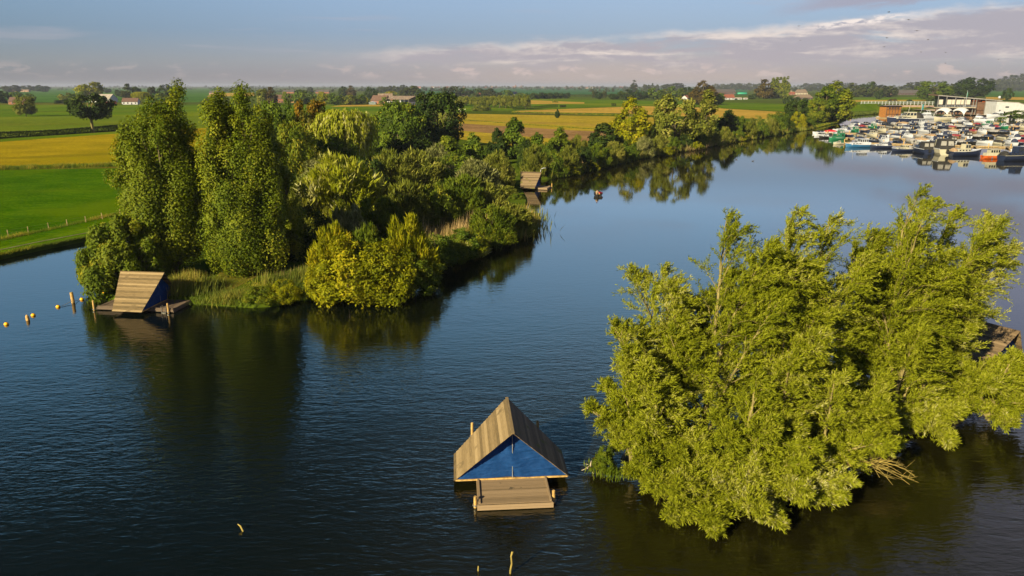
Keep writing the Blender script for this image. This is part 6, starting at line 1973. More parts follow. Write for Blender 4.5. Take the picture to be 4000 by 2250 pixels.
mb.build('glazing', MATS['dark_glass'], t)
mb = MB()
mb.box((cx(3840), 0.2, (cz(400) + cz(431)) / 2), (100 * kc, 0.6, cz(400) - cz(431)))
mb.build('timber_wall', plain('dark_timber', (0.10, 0.055, 0.04), 0.8, 0.3, 0.6), t)
for i, sx in enumerate((3805, 3842, 3879)):
    mb = MB()
    zt = hL + (hR - hL) * (cx(sx) + WC / 2) / WC
    mb.box((cx(sx), -0.2, zt - 0.75), (30 * kc, 0.5, 1.1))
    mb.build('orange_panel', MATS['orange_paint'], t)
mb = MB()
mb.box((cx(3720), -2.0, zb - 0.25), (145 * kc, 5.5, 0.4))
mb.build('balcony', MATS['concrete'], t)
mb = MB()
for i in range(25):
    x = cx(3650) + i * (143 * kc) / 24
    mb.bar((x, -4.6, zb - 0.05), (x, -4.6, zb + 1.1), 0.07)
mb.bar((cx(3650), -4.6, zb + 1.1), (cx(3793), -4.6, zb + 1.1), 0.09)
mb.bar((cx(3650), -4.6, zb + 0.55), (cx(3793), -4.6, zb + 0.55), 0.05)
mb.build('railing', MATS['white_paint'], t)
for sx in (3652, 3684, 3718, 3752, 3788, 3799, 3834, 3870):
    mb = MB()
    zt = hL + (hR - hL) * (cx(sx) + WC / 2) / WC
    mb.bar((cx(sx), -2.2, 0), (cx(sx), -2.2, zt), 0.42)
    mb.build('column', MATS['steel'], t)
for (a, b_) in ((3655, 3674), (3690, 3707), (3708, 3724), (3725, 3742), (3743, 3760), (3761, 3779)):
    mb = MB()
    z0, z1 = cz(409), cz(391)
    mb.box((cx((a + b_) / 2), -1.2, (z0 + z1) / 2), ((b_ - a) * kc * 0.96, 0.12, z1 - z0))
    mb.build('blind', MATS['blind_fabric'], t)
mb = MB()
mb.box((1.5, 4.0, zb / 2 - 0.25), (WC - 6, 7, zb - 0.5))
mb.build('lower_storey', MATS['dark_timber'], t)

pw = at(3945, 452, QZ)
kw_ = depth(pw) / FPX
t = thing('white_building', 'white flat fronted building at the right end of the clubhouse', 'building', (pw.x, pw.y, QZ), -0.10)
w_, h_ = 112 * kw_, 53 * kw_
mb = MB()
mb.prism([(-w_ / 2, 0), (w_ / 2, 0), (w_ / 2, h_ * 0.72), (w_ * 0.2, h_ * 0.93), (-w_ / 2, h_)], 0, 14)
mb.build('wall', MATS['white_wall'], t)
mb = MB()
for (a, b_) in (((-w_ / 2 - 0.2, h_ + 0.1), (w_ * 0.2, h_ * 0.93 + 0.1)), ((w_ * 0.2, h_ * 0.93 + 0.1), (w_ / 2 + 0.2, h_ * 0.72 + 0.1))):
    mb.add([(a[0], -0.3, a[1]), (b_[0], -0.3, b_[1]), (b_[0], 14.3, b_[1]), (a[0], 14.3, a[1]), (a[0], -0.3, a[1] + 0.2), (b_[0], -0.3, b_[1] + 0.2), (b_[0], 14.3, b_[1] + 0.2), (a[0], 14.3, a[1] + 0.2)],
           [(3, 2, 1, 0), (4, 5, 6, 7), (0, 1, 5, 4), (1, 2, 6, 5), (2, 3, 7, 6), (3, 0, 4, 7)])
mb.build('roof', MATS['roof_grey'], t)
for (x, z, ww, wh, nm) in ((-w_ * 0.14, h_ * 0.62, 2.2, 0.9, 'window'), (-w_ * 0.36, h_ * 0.28, 0.9, 2.4, 'door'), (-w_ * 0.20, h_ * 0.18, 0.9, 2.2, 'door'), (w_ * 0.03, h_ * 0.16, 1.6, 2.8, 'door'), (w_ * 0.14, h_ * 0.20, 2.0, 2.6, 'window')):
    mb = MB()
    mb.box((x, -0.04, max(z, wh / 2 + 0.05)), (ww, 0.16, wh))
    mb.build(nm, MATS['dark_glass'], t)

for sx, lb in ((3697, 'white arched tent canopy before the clubhouse, left one'), (3762, 'white arched tent canopy before the clubhouse, right one')):
    pd = at(sx, 452, QZ)
    kd = depth(pd) / FPX
    a_ = 35 * kd
    Hd = 31 * kd
    t = thing('tent_canopy', lb, 'canopy', (pd.x, pd.y + 3, QZ), R(32), 'arched tent canopies')
    s_ = a_ / math.sqrt(2) * 1.05
    Rr = (Hd ** 2 + 2 * s_ ** 2) / (2 * Hd)
    nn = 18
    rows = [[Vector((x, y, max(0, math.sqrt(max(0, Rr * Rr - x * x - y * y)) - (Rr - Hd)))) for y in np.linspace(-s_, s_, nn)] for x in np.linspace(-s_, s_, nn)]
    mb = MB()
    mb.loft(rows, closed=False, caps=False)
    mb.loft([[v - Vector((0, 0, 0.08)) for v in reversed(r_)] for r_ in rows], closed=False, caps=False)
    mb.build('canopy', MATS['tent_fabric'], t, True)
    for sx_ in (-1, 1):
        for sy_ in (-1, 1):
            mb = MB()
            mb.tube([(sx_ * s_, sy_ * s_, 0), (sx_ * s_ * 0.97, sy_ * s_ * 0.97, 0.5)], 0.18, 8)
            mb.build('foot', MATS['steel'], t)

# flag on the roof, teal banner, grey parasols, lamp, railing along the ramp
pf_ = at(3753, 447, QZ)
t = thing('flagpole', 'flagpole with small flag standing above the clubhouse roof', 'flagpole', (pf_.x, pf_.y - 3.2, QZ))
hp = height_to(pf_, 3753, 353)
mb = MB()
mb.tube([(0, 0, 0), (0.2, 0, hp * 0.5), (0.3, 0, hp)], [0.16, 0.12, 0.07], 7)
mb.build('pole', MATS['white_paint'], t)
mb = MB()
mb.add([(0.3, 0, hp - 0.4), (0.9, 0.1, hp - 2.0), (0.5, 0, hp - 5.0), (0.28, 0, hp - 4.5), (0.3, 0.05, hp - 0.4), (0.9, 0.15, hp - 2.0), (0.5, 0.05, hp - 5.0), (0.28, 0.05, hp - 4.5)],
       [(0, 1, 2, 3), (7, 6, 5, 4), (0, 4, 5, 1), (1, 5, 6, 2), (2, 6, 7, 3)])
mb.build('flag', MATS['turquoise_paint'], t)
pf_ = at(3599, 436, QZ)
t = thing('banner_flag', 'tall teal banner flag at the left of the tent canopies', 'flag', tuple(pf_))
hp = height_to(pf_, 3599, 407)
mb = MB()
mb.tube([(0, 0, 0), (0, 0, hp)], 0.09, 6)
mb.build('pole', MATS['white_paint'], t)
mb = MB()
mb.box((0.7, 0, hp * 0.6), (1.15, 0.06, hp * 0.72))
mb.build('banner', MATS['teal_paint'], t)
for sx, sy, lb in ((3628, 436, 'dark grey parasol left of the tent canopies'), (3862, 441, 'wide grey awning umbrella below the timber wall')):
    pp = at(sx, sy, QZ)
    t = thing('parasol', lb, 'parasol', tuple(pp))
    mb = MB()
    mb.loft([[Vector((math.cos(a) * r_, math.sin(a) * r_ * 0.8, z)) for a in np.linspace(0, 2 * math.pi, 13)[:-1]] for r_, z in ((0.1, 3.9), (3.0, 3.1), (3.1, 2.9), (2.95, 3.0))], caps=False)
    mb.build('canopy', MATS['grey_canvas' if sx > 3700 else 'black_canvas'], t)
    mb = MB()
    mb.tube([(0, 0, 0), (0, 0, 3.9)], 0.07, 7)
    mb.build('pole', MATS['steel'], t)
pl_ = at(3893, 447, QZ)
t = thing('mast_dome', 'white dome on a short mast at the right end of the clubhouse roof', 'mast', (pl_.x, pl_.y, QZ))
hp = height_to(pl_, 3893, 380)
mb = MB()
mb.tube([(0, 0, 0), (0, 0, hp - 0.6)], 0.12, 7)
mb.build('mast', MATS['steel'], t)
mb = MB()
mb.ball((0, 0, hp), 0.85, 12, 8, sz=1.1)
mb.build('dome', MATS['white_paint'], t, True)

a0, a1 = at(3362, 417, LAND_Z), at(3655, 419, LAND_Z)
t = thing('ramp_railing', 'long white railing on the ramp leading to the clubhouse', 'railing', tuple(a0))
dv = a1 - a0
hr = 5.2
for i in range(22):
    mb = MB()
    q = dv * (i / 21)
    mb.bar(q + Vector((0, 0, 1.6)), q + Vector((0, 0, hr)), 0.30)
    mb.build('post', MATS['white_paint'], t)
for z in (hr, hr - 1.0, hr - 2.0):
    mb = MB()
    mb.bar(Vector((0, 0, z)), dv + Vector((0, 0, z)), 0.14)
    mb.build('rail', MATS['white_paint'], t)
t = thing('ramp', 'pinkish grey ramp wall beneath the white railing', 'ramp', tuple(a0))
mb = MB()
mb.bar(Vector((1, 1.2, 0.8)), dv + Vector((0, 1.2, 0.8)), 2.0, 1.8)
mb.build('wall', plain('ramp_wall', (0.20, 0.145, 0.14), 0.9, 0.2, 0.4), t)

# the timber harbour house standing in the water
ph = at(3487, 462, 0)
kh = depth(ph) / FPX
t = thing('harbour_house', 'two storey orange timber harbour house with dark frame standing in the water', 'building', (ph.x, ph.y, 0), 0.18)
w_, h_ = 68 * kh, 46 * kh
d_ = 7.0
mb = MB()
mb.box((0, d_ / 2, 0.5 + h_ * 0.47), (w_ * 0.92, d_, h_ * 0.92))
mb.build('wall', MATS['varnish'], t)
mb = MB()
mb.box((0, d_ / 2, h_ + 0.1), (w_ * 1.08, d_ + 1.6, 0.35))
mb.build('roof', MATS['black_paint'], t)
for i in range(6):
    mb = MB()
    x = -w_ * 0.46 + i * w_ * 0.92 / 5
    mb.bar((x, -0.12, 0.4), (x, -0.12, h_), 0.28)
    mb.build('frame_post', plain('dark_timber', (0.10, 0.055, 0.04), 0.8, 0.3, 0.6), t)
for z in (h_ * 0.34, h_ * 0.72):
    mb = MB()
    mb.bar((-w_ * 0.46, -0.16, z), (w_ * 0.46, -0.16, z), 0.22)
    mb.build('frame_beam', MATS['dark_timber'], t)
for i, x in enumerate((-0.28, -0.09, 0.09, 0.28)):
    mb = MB()
    mb.box((x * w_ * 0.98, -0.06, h_ * 0.84), (w_ * 0.13, 0.14, h_ * 0.13))
    mb.build('window', MATS['dark_glass'], t)
mb = MB()
mb.box((w_ * 0.26, -0.06, h_ * 0.22), (1.5, 0.14, h_ * 0.32))
mb.build('door', MATS['navy_paint'], t)
mb = MB()
mb.box((0, d_ / 2 - 1.5, 0.25), (w_ * 1.25, d_ + 3, 0.5))
mb.build('platform', MATS['weathered_wood'], t)
# landing stage at the tip of the spit
ps_ = at(3300, 462, 0.35)
t = thing('landing_stage', 'small timber landing at the grassy tip of the spit', 'landing', tuple(ps_), 0.1)
mb = MB()
mb.box((0, 0, 0), (7, 3, 0.4))
mb.build('deck', MATS['teak'], t)
for x in (-3, 0, 3):
    mb = MB()
    mb.tube([(x, -1.4, -1.5), (x, -1.4, 0.9)], 0.16, 7)
    mb.build('pile', MATS['post_wood'], t)

# birds wheeling over the right-hand clouds
for i, (sx, sy) in enumerate([(3472, 47), (3549, 77), (3582, 120), (3464, 148), (3625, 155), (3453, 183), (3120, 102), (3694, 205), (3598, 203), (3693, 247), (3900, 232), (3126, 158)]):
    D_ = 150 + 12 * i
    dy = math.cos(TH) + (1125 - sy) / FPX * math.sin(TH)
    dz = -math.sin(TH) + (1125 - sy) / FPX * math.cos(TH)
    q = Vector(((sx - 2000) / FPX * D_ / dy, D_, CAM_H + dz * D_ / dy))
    t = thing('bird', 'small dark bird flying before the pink clouds at the upper right', 'bird', tuple(q), 0.7 * i, 'birds over the marina')
    J = [((0.22, 0, 0), .05), ((0, 0, 0), .08), ((-0.26, 0, 0), .03), ((0.02, 0.3, 0.10), .035, .012), ((-0.08, 0.65, 0.04), .018, .008), ((0.02, -0.3, 0.10), .035, .012), ((-0.08, -0.65, 0.04), .018, .008)]
    skin_figure('body', J, [(0, 1), (1, 2), (1, 3), (3, 4), (1, 5), (5, 6)], MATS['feather_dark'], t)

# ================================================================== THE MARINA
BOATS = {}


def ring_box(x0, x1, y, z, inset_front=0.0, inset_back=0.0, inset_side=0.0, z1=None):
    """house block: lower rectangle x0..x1 at z, upper one drawn in at z1"""
    lo = [Vector((x0, -y, z)), Vector((x1, -y * 0.92, z)), Vector((x1, y * 0.92, z)), Vector((x0, y, z))]
    hi = [Vector((x0 + inset_back, -y + inset_side, z1)), Vector((x1 - inset_front, -y * 0.92 + inset_side, z1)), Vector((x1 - inset_front, y * 0.92 - inset_side, z1)), Vector((x0 + inset_back, y - inset_side, z1))]
    return lo, hi


def add_house(mb, *a, **k):
    lo, hi = ring_box(*a, **k)
    mb.loft([lo, hi])
    return lo, hi


def glass_on(lo, hi, face, n, mb, lo_f=0.35, hi_f=0.85, gap=0.12, off=0.03):
    """n dark panes proud of one face of a house block"""
    a, b_ = lo[face], lo[(face + 1) % 4]
    c, d = hi[face], hi[(face + 1) % 4]
    for i in range(n):
        u0, u1 = (i + gap) / n, (i + 1 - gap) / n
        q = []
        for u, v in ((u0, lo_f), (u1, lo_f), (u1, hi_f), (u0, hi_f)):
            q.append(a.lerp(b_, u).lerp(c.lerp(d, u), v))
        no = (q[1] - q[0]).cross(q[3] - q[0]).normalized()
        o = no * off
        i_ = no * -0.05
        mb.add([p + i_ for p in q] + [p + o for p in q], [(3, 2, 1, 0), (4, 5, 6, 7), (0, 1, 5, 4), (1, 2, 6, 5), (2, 3, 7, 6), (3, 0, 4, 7)])


def dome_cover(mb, x0, x1, w, z0, z1, n=9, m_=9, peak=0.5):
    rows = []
    for i in range(n + 1):
        u = i / n
        x = x0 + (x1 - x0) * u
        hz = z0 + (z1 - z0) * math.sin(math.pi * min(1, max(0, 0.12 + 0.80 * u))) ** 0.6
        ww = w * (1 - 0.35 * max(0, (u - 0.5) / 0.5) ** 2)
        rows.append([Vector((x, ww * math.cos(math.pi * j / m_), z0 + (hz - z0) * math.sin(math.pi * j / m_) ** 0.75)) for j in range(m_ + 1)])
    mb.loft(rows, closed=False, caps=True)


def rails(mb, L, B, H, x0, hgt=0.55, n=7):
    for s in (-1, 1):
        pts = []
        for i in range(n):
            u = i / (n - 1)
            x = x0 + (L / 2 * 0.98 - x0) * u
            uu = (x + L / 2) / L
            bb = B / 2 * 0.94 * (1 - max(0, (uu - 0.42) / 0.58) ** 2.4)
            z = H + 0.25 * max(0, (uu - 0.3) / 0.7) ** 2
            pts.append(Vector((x, s * bb, z + hgt)))
            mb.bar((x, s * bb, z), (x, s * bb, z + hgt), 0.05)
        mb.tube(pts, 0.035, 5)


def boat_parts(kind):
    """list of (part name, role, mesh, sub-parts) for a kind of boat; built once and shared by its copies"""
    if kind in BOATS:
        return BOATS[kind]
    P = []

    def done(name, role, mb, sub=(), smooth=False):
        P.append((name, role, mb.mesh(kind + '_' + name, smooth), sub))

    def hull(L, B, H, sheer, full=2.4, stern=0.9):
        mb = MB()
        rr = hull_rings(L, B, H, sheer, 16, full, stern, 0.35)
        mb.loft(rr, closed=False, caps=False)
        mb.add(rr[0], [tuple(range(7))])
        done('hull', 'hull', mb)
        mb = MB()
        for r in rr:
            pass
        mb.loft([[r[0] * 1.0 + Vector((0, 0.02, 0.0)), r[0] + Vector((0, 0.03, 0.10)), r[0] + Vector((0, -0.06, 0.10)), r[0] + Vector((0, -0.06, 0.0))] for r in rr])
        mb.loft([[r[6] + Vector((0, 0.06, 0.0)), r[6] + Vector((0, 0.06, 0.10)), r[6] + Vector((0, -0.03, 0.10)), r[6] + Vector((0, -0.02, 0.0))] for r in rr])
        done('rubbing_strake', 'trim', mb)
        mb = MB()
        mb.loft([[r[0] * 0.98 + Vector((0, 0, 0.03)), r[6] * 0.98 + Vector((0, 0, 0.03))] for r in rr], closed=False, caps=False)
        done('deck', 'deck', mb)

    if kind == 'cruiser':
        L, B, H = 9.5, 3.2, 1.15
        hull(L, B, H, 0.45)
        mb = MB()
        lo, hi = add_house(mb, -1.2, 3.0, 1.25, H, 0.9, 0.0, 0.12, z1=H + 0.75)
        lo2, hi2 = add_house(mb, -2.6, 0.8, 1.3, H, 0.9, 0.1, 0.18, z1=H + 1.75)
        done('cabin', 'cabin', mb)
        mb = MB()
        glass_on(lo2, hi2, 1, 3, mb, 0.48, 0.92)
        done('windscreen', 'glass', mb)
        for f, n in ((0, 3), (2, 3)):
            mb = MB()
            glass_on(lo2, hi2, f, n, mb, 0.5, 0.88)
            glass_on(lo, hi, f, 3, mb, 0.35, 0.75)
            done('side_window', 'glass', mb)
        mb = MB()
        dome_cover(mb, -4.5, -2.5, 1.35, H + 0.05, H + 1.7)
        done('canopy', 'cover', mb, smooth=True)
        mb = MB()
        rails(mb, L, B, H, 0.2)
        done('railing', 'steel', mb)
        mb = MB()
        mb.tube([(-0.6, 0.3, H + 1.75), (-0.75, 0.3, H + 3.2)], 0.04, 5)
        done('mast', 'steel', mb)
        mb = MB()
        for x in (-2.6, -0.4, 1.8):
            mb.tube([(x, -1.62, 0.85), (x, -1.66, 0.2)], 0.13, 7)
        done('fender', 'fender', mb)
    elif kind == 'barge':
        L, B, H = 11.5, 3.5, 1.1
        hull(L, B, H, 0.65, 3.0, 0.8)
        mb = MB()
        lo, hi = add_house(mb, -0.6, 3.9, 1.4, H, 0.5, 0, 0.08, z1=H + 1.0)
        lo2, hi2 = add_house(mb, -3.6, 0.2, 1.4, H, 0.25, 0.05, 0.1, z1=H + 2.5)
        lo3, hi3 = add_house(mb, -5.0, -3.6, 1.3, H, 0.0, 0.1, 0.08, z1=H + 1.1)
        mb.box((-1.75, 0, H + 2.56), (4.3, 2.9, 0.10))
        done('cabin', 'cabin', mb)
        mb = MB()
        glass_on(lo2, hi2, 1, 3, mb, 0.55, 0.9)
        done('windscreen', 'glass', mb)
        for f in (0, 2):
            mb = MB()
            glass_on(lo2, hi2, f, 4, mb, 0.52, 0.90, 0.14)
            glass_on(lo, hi, f, 3, mb, 0.4, 0.75, 0.32)
            done('side_window', 'glass', mb)
        mb = MB()
        rails(mb, L, B, H, -0.5, 0.7, 9)
        done('railing', 'steel', mb)
        mb = MB()
        mb.tube([(2.2, 0, H + 1.0), (2.15, 0, H + 4.2)], 0.06, 6)
        mb.bar((-2.0, 0, H + 2.6), (-2.3, 0, H + 3.6), 0.05)
        done('mast', 'steel', mb)
        mb = MB()
        for x in (-3, -0.4, 2.4):
            mb.tube([(x, -1.78, 0.8), (x, -1.82, 0.15)], 0.14, 7)
        done('fender', 'fender', mb)
    elif kind == 'covered':
        L, B, H = 6.4, 2.45, 0.75
        hull(L, B, H, 0.3)
        mb = MB()
        dome_cover(mb, -3.15, 2.5, 1.22, H + 0.06, H + 1.0)
        done('cover', 'cover', mb, smooth=True)
        mb = MB()
        mb.box((-3.35, 0, 0.75), (0.35, 0.4, 0.55), 0, 0, 0.75)
        mb.tube([(-3.35, 0, 0.5), (-3.35, 0, -0.4)], 0.07, 6)
        done('outboard_motor', 'motor', mb)
    elif kind == 'cabin_boat':
        L, B, H = 7.6, 2.8, 1.0
        hull(L, B, H, 0.4)
        mb = MB()
        lo, hi = add_house(mb, -0.8, 2.5, 1.15, H, 1.1, 0, 0.15, z1=H + 0.75)
        mb.add([], [])
        lo2, hi2 = add_house(mb, -1.2, 0.3, 1.2, H, 0.75, 0.0, 0.2, z1=H + 1.45)
        done('cabin', 'cabin', mb)
        mb = MB()
        glass_on(lo2, hi2, 1, 2, mb, 0.5, 0.92)
        done('windscreen', 'glass', mb)
        for f in (0, 2):
            mb = MB()
            glass_on(lo, hi, f, 2, mb, 0.35, 0.75, 0.2)
            glass_on(lo2, hi2, f, 2, mb, 0.55, 0.9)
            done('side_window', 'glass', mb)
        mb = MB()
        lo4, hi4 = add_house(mb, -3.6, -1.15, 1.28, H + 0.06, 0.05, 0.35, 0.25, z1=H + 1.65)
        done('canopy', 'cover', mb)
        mb = MB()
        glass_on(lo4, hi4, 3, 2, mb, 0.35, 0.8, 0.14)
        done('canopy_window', 'pale_glass', mb)
        mb = MB()
        rails(mb, L, B, H, 0.6, 0.5, 6)
        done('railing', 'steel', mb)
        mb = MB()
        mb.box((-4.0, 0, 0.7), (0.4, 0.45, 0.6), 0, 0, 0.75)
        done('outboard_motor', 'motor', mb)
    elif kind == 'sport':
        L, B, H = 6.6, 2.4, 0.85
        hull(L, B, H, 0.3)
        mb = MB()
        lo, hi = add_house(mb, 0.0, 2.3, 0.95, H, 1.6, 0, 0.2, z1=H + 0.32)
        mb.box((-0.9, 0.55, H + 0.3), (0.5, 0.55, 0.6))
        mb.box((-0.9, -0.55, H + 0.3), (0.5, 0.55, 0.6))
        mb.box((-2.6, 0, H + 0.22), (0.7, 1.9, 0.4))
        done('foredeck', 'cabin', mb)
        mb = MB()
        lo2, hi2 = ring_box(-0.6, 0.9, 1.05, H + 0.2, 0.65, 0, 0.18, z1=H + 0.95)
        for f in (0, 1, 2):
            glass_on(lo2, hi2, f, 1, mb, 0.02, 0.98, 0.01)
        done('windscreen', 'glass', mb)
        mb = MB()
        dome_cover(mb, -3.0, -0.3, 1.08, H + 0.1, H + 0.75)
        done('cover', 'cover', mb, smooth=True)
        mb = MB()
        mb.box((-3.5, 0, 0.8), (0.4, 0.45, 0.65), 0, 0, 0.75)
        done('outboard_motor', 'motor', mb)
    elif kind == 'yacht':
        L, B, H = 14.0, 4.2, 1.8
        hull(L, B, H, 0.7, 2.0)
        mb = MB()
        lo, hi = add_house(mb, -4.5, 3.8, 1.7, H, 3.6, 0.4, 0.3, z1=H + 1.5)
        lo2, hi2 = add_house(mb, -4.2, 0.0, 1.4, H + 1.5, 1.2, 0.3, 0.25, z1=H + 2.3)
        mb.box((-3.0, 0, H + 3.4), (1.2, 2.6, 0.16))
        mb.bar((-3.6, -1.2, H + 2.2), (-3.0, -1.25, H + 3.4), 0.22)
        mb.bar((-3.6, 1.2, H + 2.2), (-3.0, 1.25, H + 3.4), 0.22)
        done('superstructure', 'cabin', mb)
        mb = MB()
        glass_on(lo, hi, 1, 3, mb, 0.25, 0.9, 0.05)
        done('windscreen', 'glass', mb)
        for f in (0, 2):
            mb = MB()
            glass_on(lo, hi, f, 2, mb, 0.35, 0.75, 0.05)
            done('side_window', 'glass', mb)
        mb = MB()
        rails(mb, L, B, H, 1.0, 0.6, 8)
        done('railing', 'steel', mb)
    elif kind == 'tug':
        L, B, H = 10.5, 3.6, 1.3
        hull(L, B, H, 0.7, 3.2, 0.75)
        mb = MB()
        lo, hi = add_house(mb, -3.6, 1.0, 1.3, H, 0.2, 0, 0.06, z1=H + 0.8)
        lo2, hi2 = add_house(mb, -1.2, 0.9, 1.15, H, 0.2, 0.1, 0.12, z1=H + 2.3)
        done('cabin', 'cabin', mb)
        mb = MB()
        glass_on(lo2, hi2, 1, 2, mb, 0.5, 0.9)
        done('windscreen', 'glass', mb)
        for f in (0, 2):
            mb = MB()
            glass_on(lo2, hi2, f, 2, mb, 0.5, 0.9)
            glass_on(lo, hi, f, 4, mb, 0.3, 0.75, 0.25)
            done('side_window', 'glass', mb)
        mb = MB()
        dome_cover(mb, -5.0, -3.5, 1.3, H + 0.05, H + 1.2)
        done('canopy', 'cover', mb, smooth=True)
    elif kind == 'dinghy':
        mb = MB()
        n = 12
        pts = [Vector((-1.5, 0.62, 0.28)), Vector((-0.5, 0.66, 0.28)), Vector((0.6, 0.6, 0.30)), Vector((1.3, 0.3, 0.38)), Vector((1.5, 0, 0.42)), Vector((1.3, -0.3, 0.38)), Vector((0.6, -0.6, 0.30)), Vector((-0.5, -0.66, 0.28)), Vector((-1.5, -0.62, 0.28))]
        mb.tube(pts, 0.22, 9)
        done('tube', 'hull', mb, smooth=True)
        mb = MB()
        mb.box((-0.2, 0, 0.16), (2.5, 1.0, 0.08))
        mb.box((-1.45, 0, 0.35), (0.08, 0.95, 0.4))
        done('floor', 'deck', mb)
        mb = MB()
        mb.box((-0.2, 0, 0.36), (0.25, 1.0, 0.05))
        done('thwart', 'cabin', mb)
    BOATS[kind] = P
    return P


ROLE = dict(hull='white_paint', trim='white_paint', deck='grey_canvas', cabin='white_paint', glass='dark_glass', pale_glass='grey_paint', cover='navy_canvas', steel='steel', fender='blue_paint', motor='black_paint')
HULLC = {'white_paint': 'white', 'cream_paint': 'cream', 'navy_paint': 'navy', 'blue_paint': 'blue', 'black_paint': 'black', 'green_paint': 'green', 'red_paint': 'red', 'orange_paint': 'rusty orange',
         'grey_paint': 'grey', 'teak': 'brown', 'turquoise_paint': 'turquoise', 'varnish': 'varnished'}
COVC = {'navy_canvas': 'navy', 'black_canvas': 'black', 'tan_canvas': 'tan', 'burgundy_canvas': 'burgundy', 'grey_canvas': 'grey', 'green_canvas': 'green', 'red_paint': 'red'}
KINDN = dict(cruiser='cruiser', barge='barge', covered='open boat', cabin_boat='cabin boat', sport='sports boat', yacht='motor yacht', tug='tug style boat', dinghy='rubber dinghy')
NAME = dict(cruiser='motor_cruiser', barge='steel_barge', covered='open_boat', cabin_boat='cabin_boat', sport='sports_boat', yacht='motor_yacht', tug='tug_boat', dinghy='rubber_dinghy')


def boat(kind, label, p, yaw, scale=1.0, group='boats moored in the marina', z=0.0, **cols):
    t = thing(NAME[kind], label, 'boat', (p.x, p.y, z), yaw, group)
    t.scale = (scale,) * 3
    for name, role, me, sub in boat_parts(kind):
        link(name, me, MATS[cols.get(role, ROLE[role])], t)
    return t


def zm(x, y):
    """pixel of the photo's right-hand marina crop -> ground"""
    return at(3000 + x / 2.542, 250 + y / 2.542, 0)


def zlen(x0, x1, y):
    p = zm((x0 + x1) / 2, y)
    return (x1 - x0) / 2.542 * depth(p) / FPX


def side_boat(kind, x0, x1, y, facing, label, tilt=0.0, **kw):
    """boat lying along the row from crop column x0 to x1; facing -1 = bow to the left"""
    base = dict(cruiser=9.8, barge=11.8, covered=6.6, cabin_boat=7.9, sport=7.0, yacht=14.4, tug=10.8, dinghy=3.3)[kind]
    L = zlen(x0, x1, y)
    p = zm((x0 + x1) / 2, y)
    return boat(kind, label, p, (math.pi if facing < 0 else 0) + tilt, L / base, **kw)


# the outer row, built one by one
side_boat('cabin_boat', 640, 755, 797, -1, 'cream cabin boat with green canopy, leftmost in the outer row', 0.25, hull='cream_paint', cabin='cream_paint', cover='green_canvas')
side_boat('barge', 765, 1030, 826, -1, 'long white barge with blue hull and four wheelhouse windows, outer row', 0.06, hull='blue_paint', cabin='white_paint', fender='black_paint')
side_boat('cruiser', 1012, 1222, 835, -1, 'white cabined cruiser with navy hull and blue fenders, outer row', 0.05, hull='navy_paint', cover='navy_canvas')
side_boat('cruiser', 1222, 1432, 868, -1, 'low navy cruiser with cream wheelhouse left of the black canopied boat', 0.08, hull='navy_paint', cabin='cream_paint', cover='grey_canvas')
boat('cabin_boat', 'black canopied boat, stern to the lake, right of the low navy cruiser', zm(1520, 880), R(86), 1.35, hull='navy_paint', cabin='navy_paint', cover='black_canvas')
boat('dinghy', 'grey rubber dinghy hung tilted at the left of the black canopied boat', zm(1440, 850), R(-50), 1.35, z=0.4, hull='grey_paint', deck='white_paint')
boat('cabin_boat', 'cream yellow stern on cruiser with railings and porthole windows, outer row', zm(1690, 888), R(80), 1.75, hull='cream_paint', cabin='cream_paint', cover='black_canvas')
boat('dinghy', 'pale rubber dinghy tied behind the cream yellow cruiser', zm(1765, 900), R(25), 1.45, z=0.3, hull='grey_paint', deck='cream_paint')
side_boat('tug', 1790, 2125, 908, 1, 'long white and navy tug with tan wheelhouse, bow pointing right', 0.16, hull='navy_paint', cabin='cream_paint', deck='white_paint', trim='white_paint', cover='tan_canvas')
side_boat('barge', 2125, 2430, 940, 1, 'rusty orange barge with yellowish deckhouse in the outer row', -0.05, hull='orange_paint', cabin='cream_paint', deck='orange_paint', trim='orange_paint')
boat('tug', 'black tug with white roof at the right photo edge', zm(2475, 955), R(12), 1.05, hull='navy_paint', cabin='navy_paint', cover='black_canvas', trim='cream_paint')
side_boat('cruiser', 2400, 2620, 880, -1, 'white cruiser with blue windows behind the black tug', 0.1, cover='navy_canvas')
# left cluster
side_boat('sport', 440, 560, 692, -1, 'white sports boat at the extreme left of the marina', 0.05, cover='navy_canvas')
side_boat('covered', 540, 680, 690, -1, 'white boat with red and blue cover at the left end', 0.05, cover='red_paint')
side_boat('cruiser', 640, 815, 676, -1, 'long white cruiser behind the red covered boat', 0.03, cover='navy_canvas')
side_boat('sport', 455, 570, 712, -1, 'low white speedboat in front of the leftmost sports boat', 0.1, cover='black_canvas')
side_boat('covered', 600, 760, 752, -1, 'open boat with green cover at the left end', 0.15, hull='green_paint', cover='green_canvas')
side_boat('cabin_boat', 500, 640, 735, -1, 'brown trimmed cabin boat left of the green one', 0.2, hull='black_paint', cover='black_canvas')
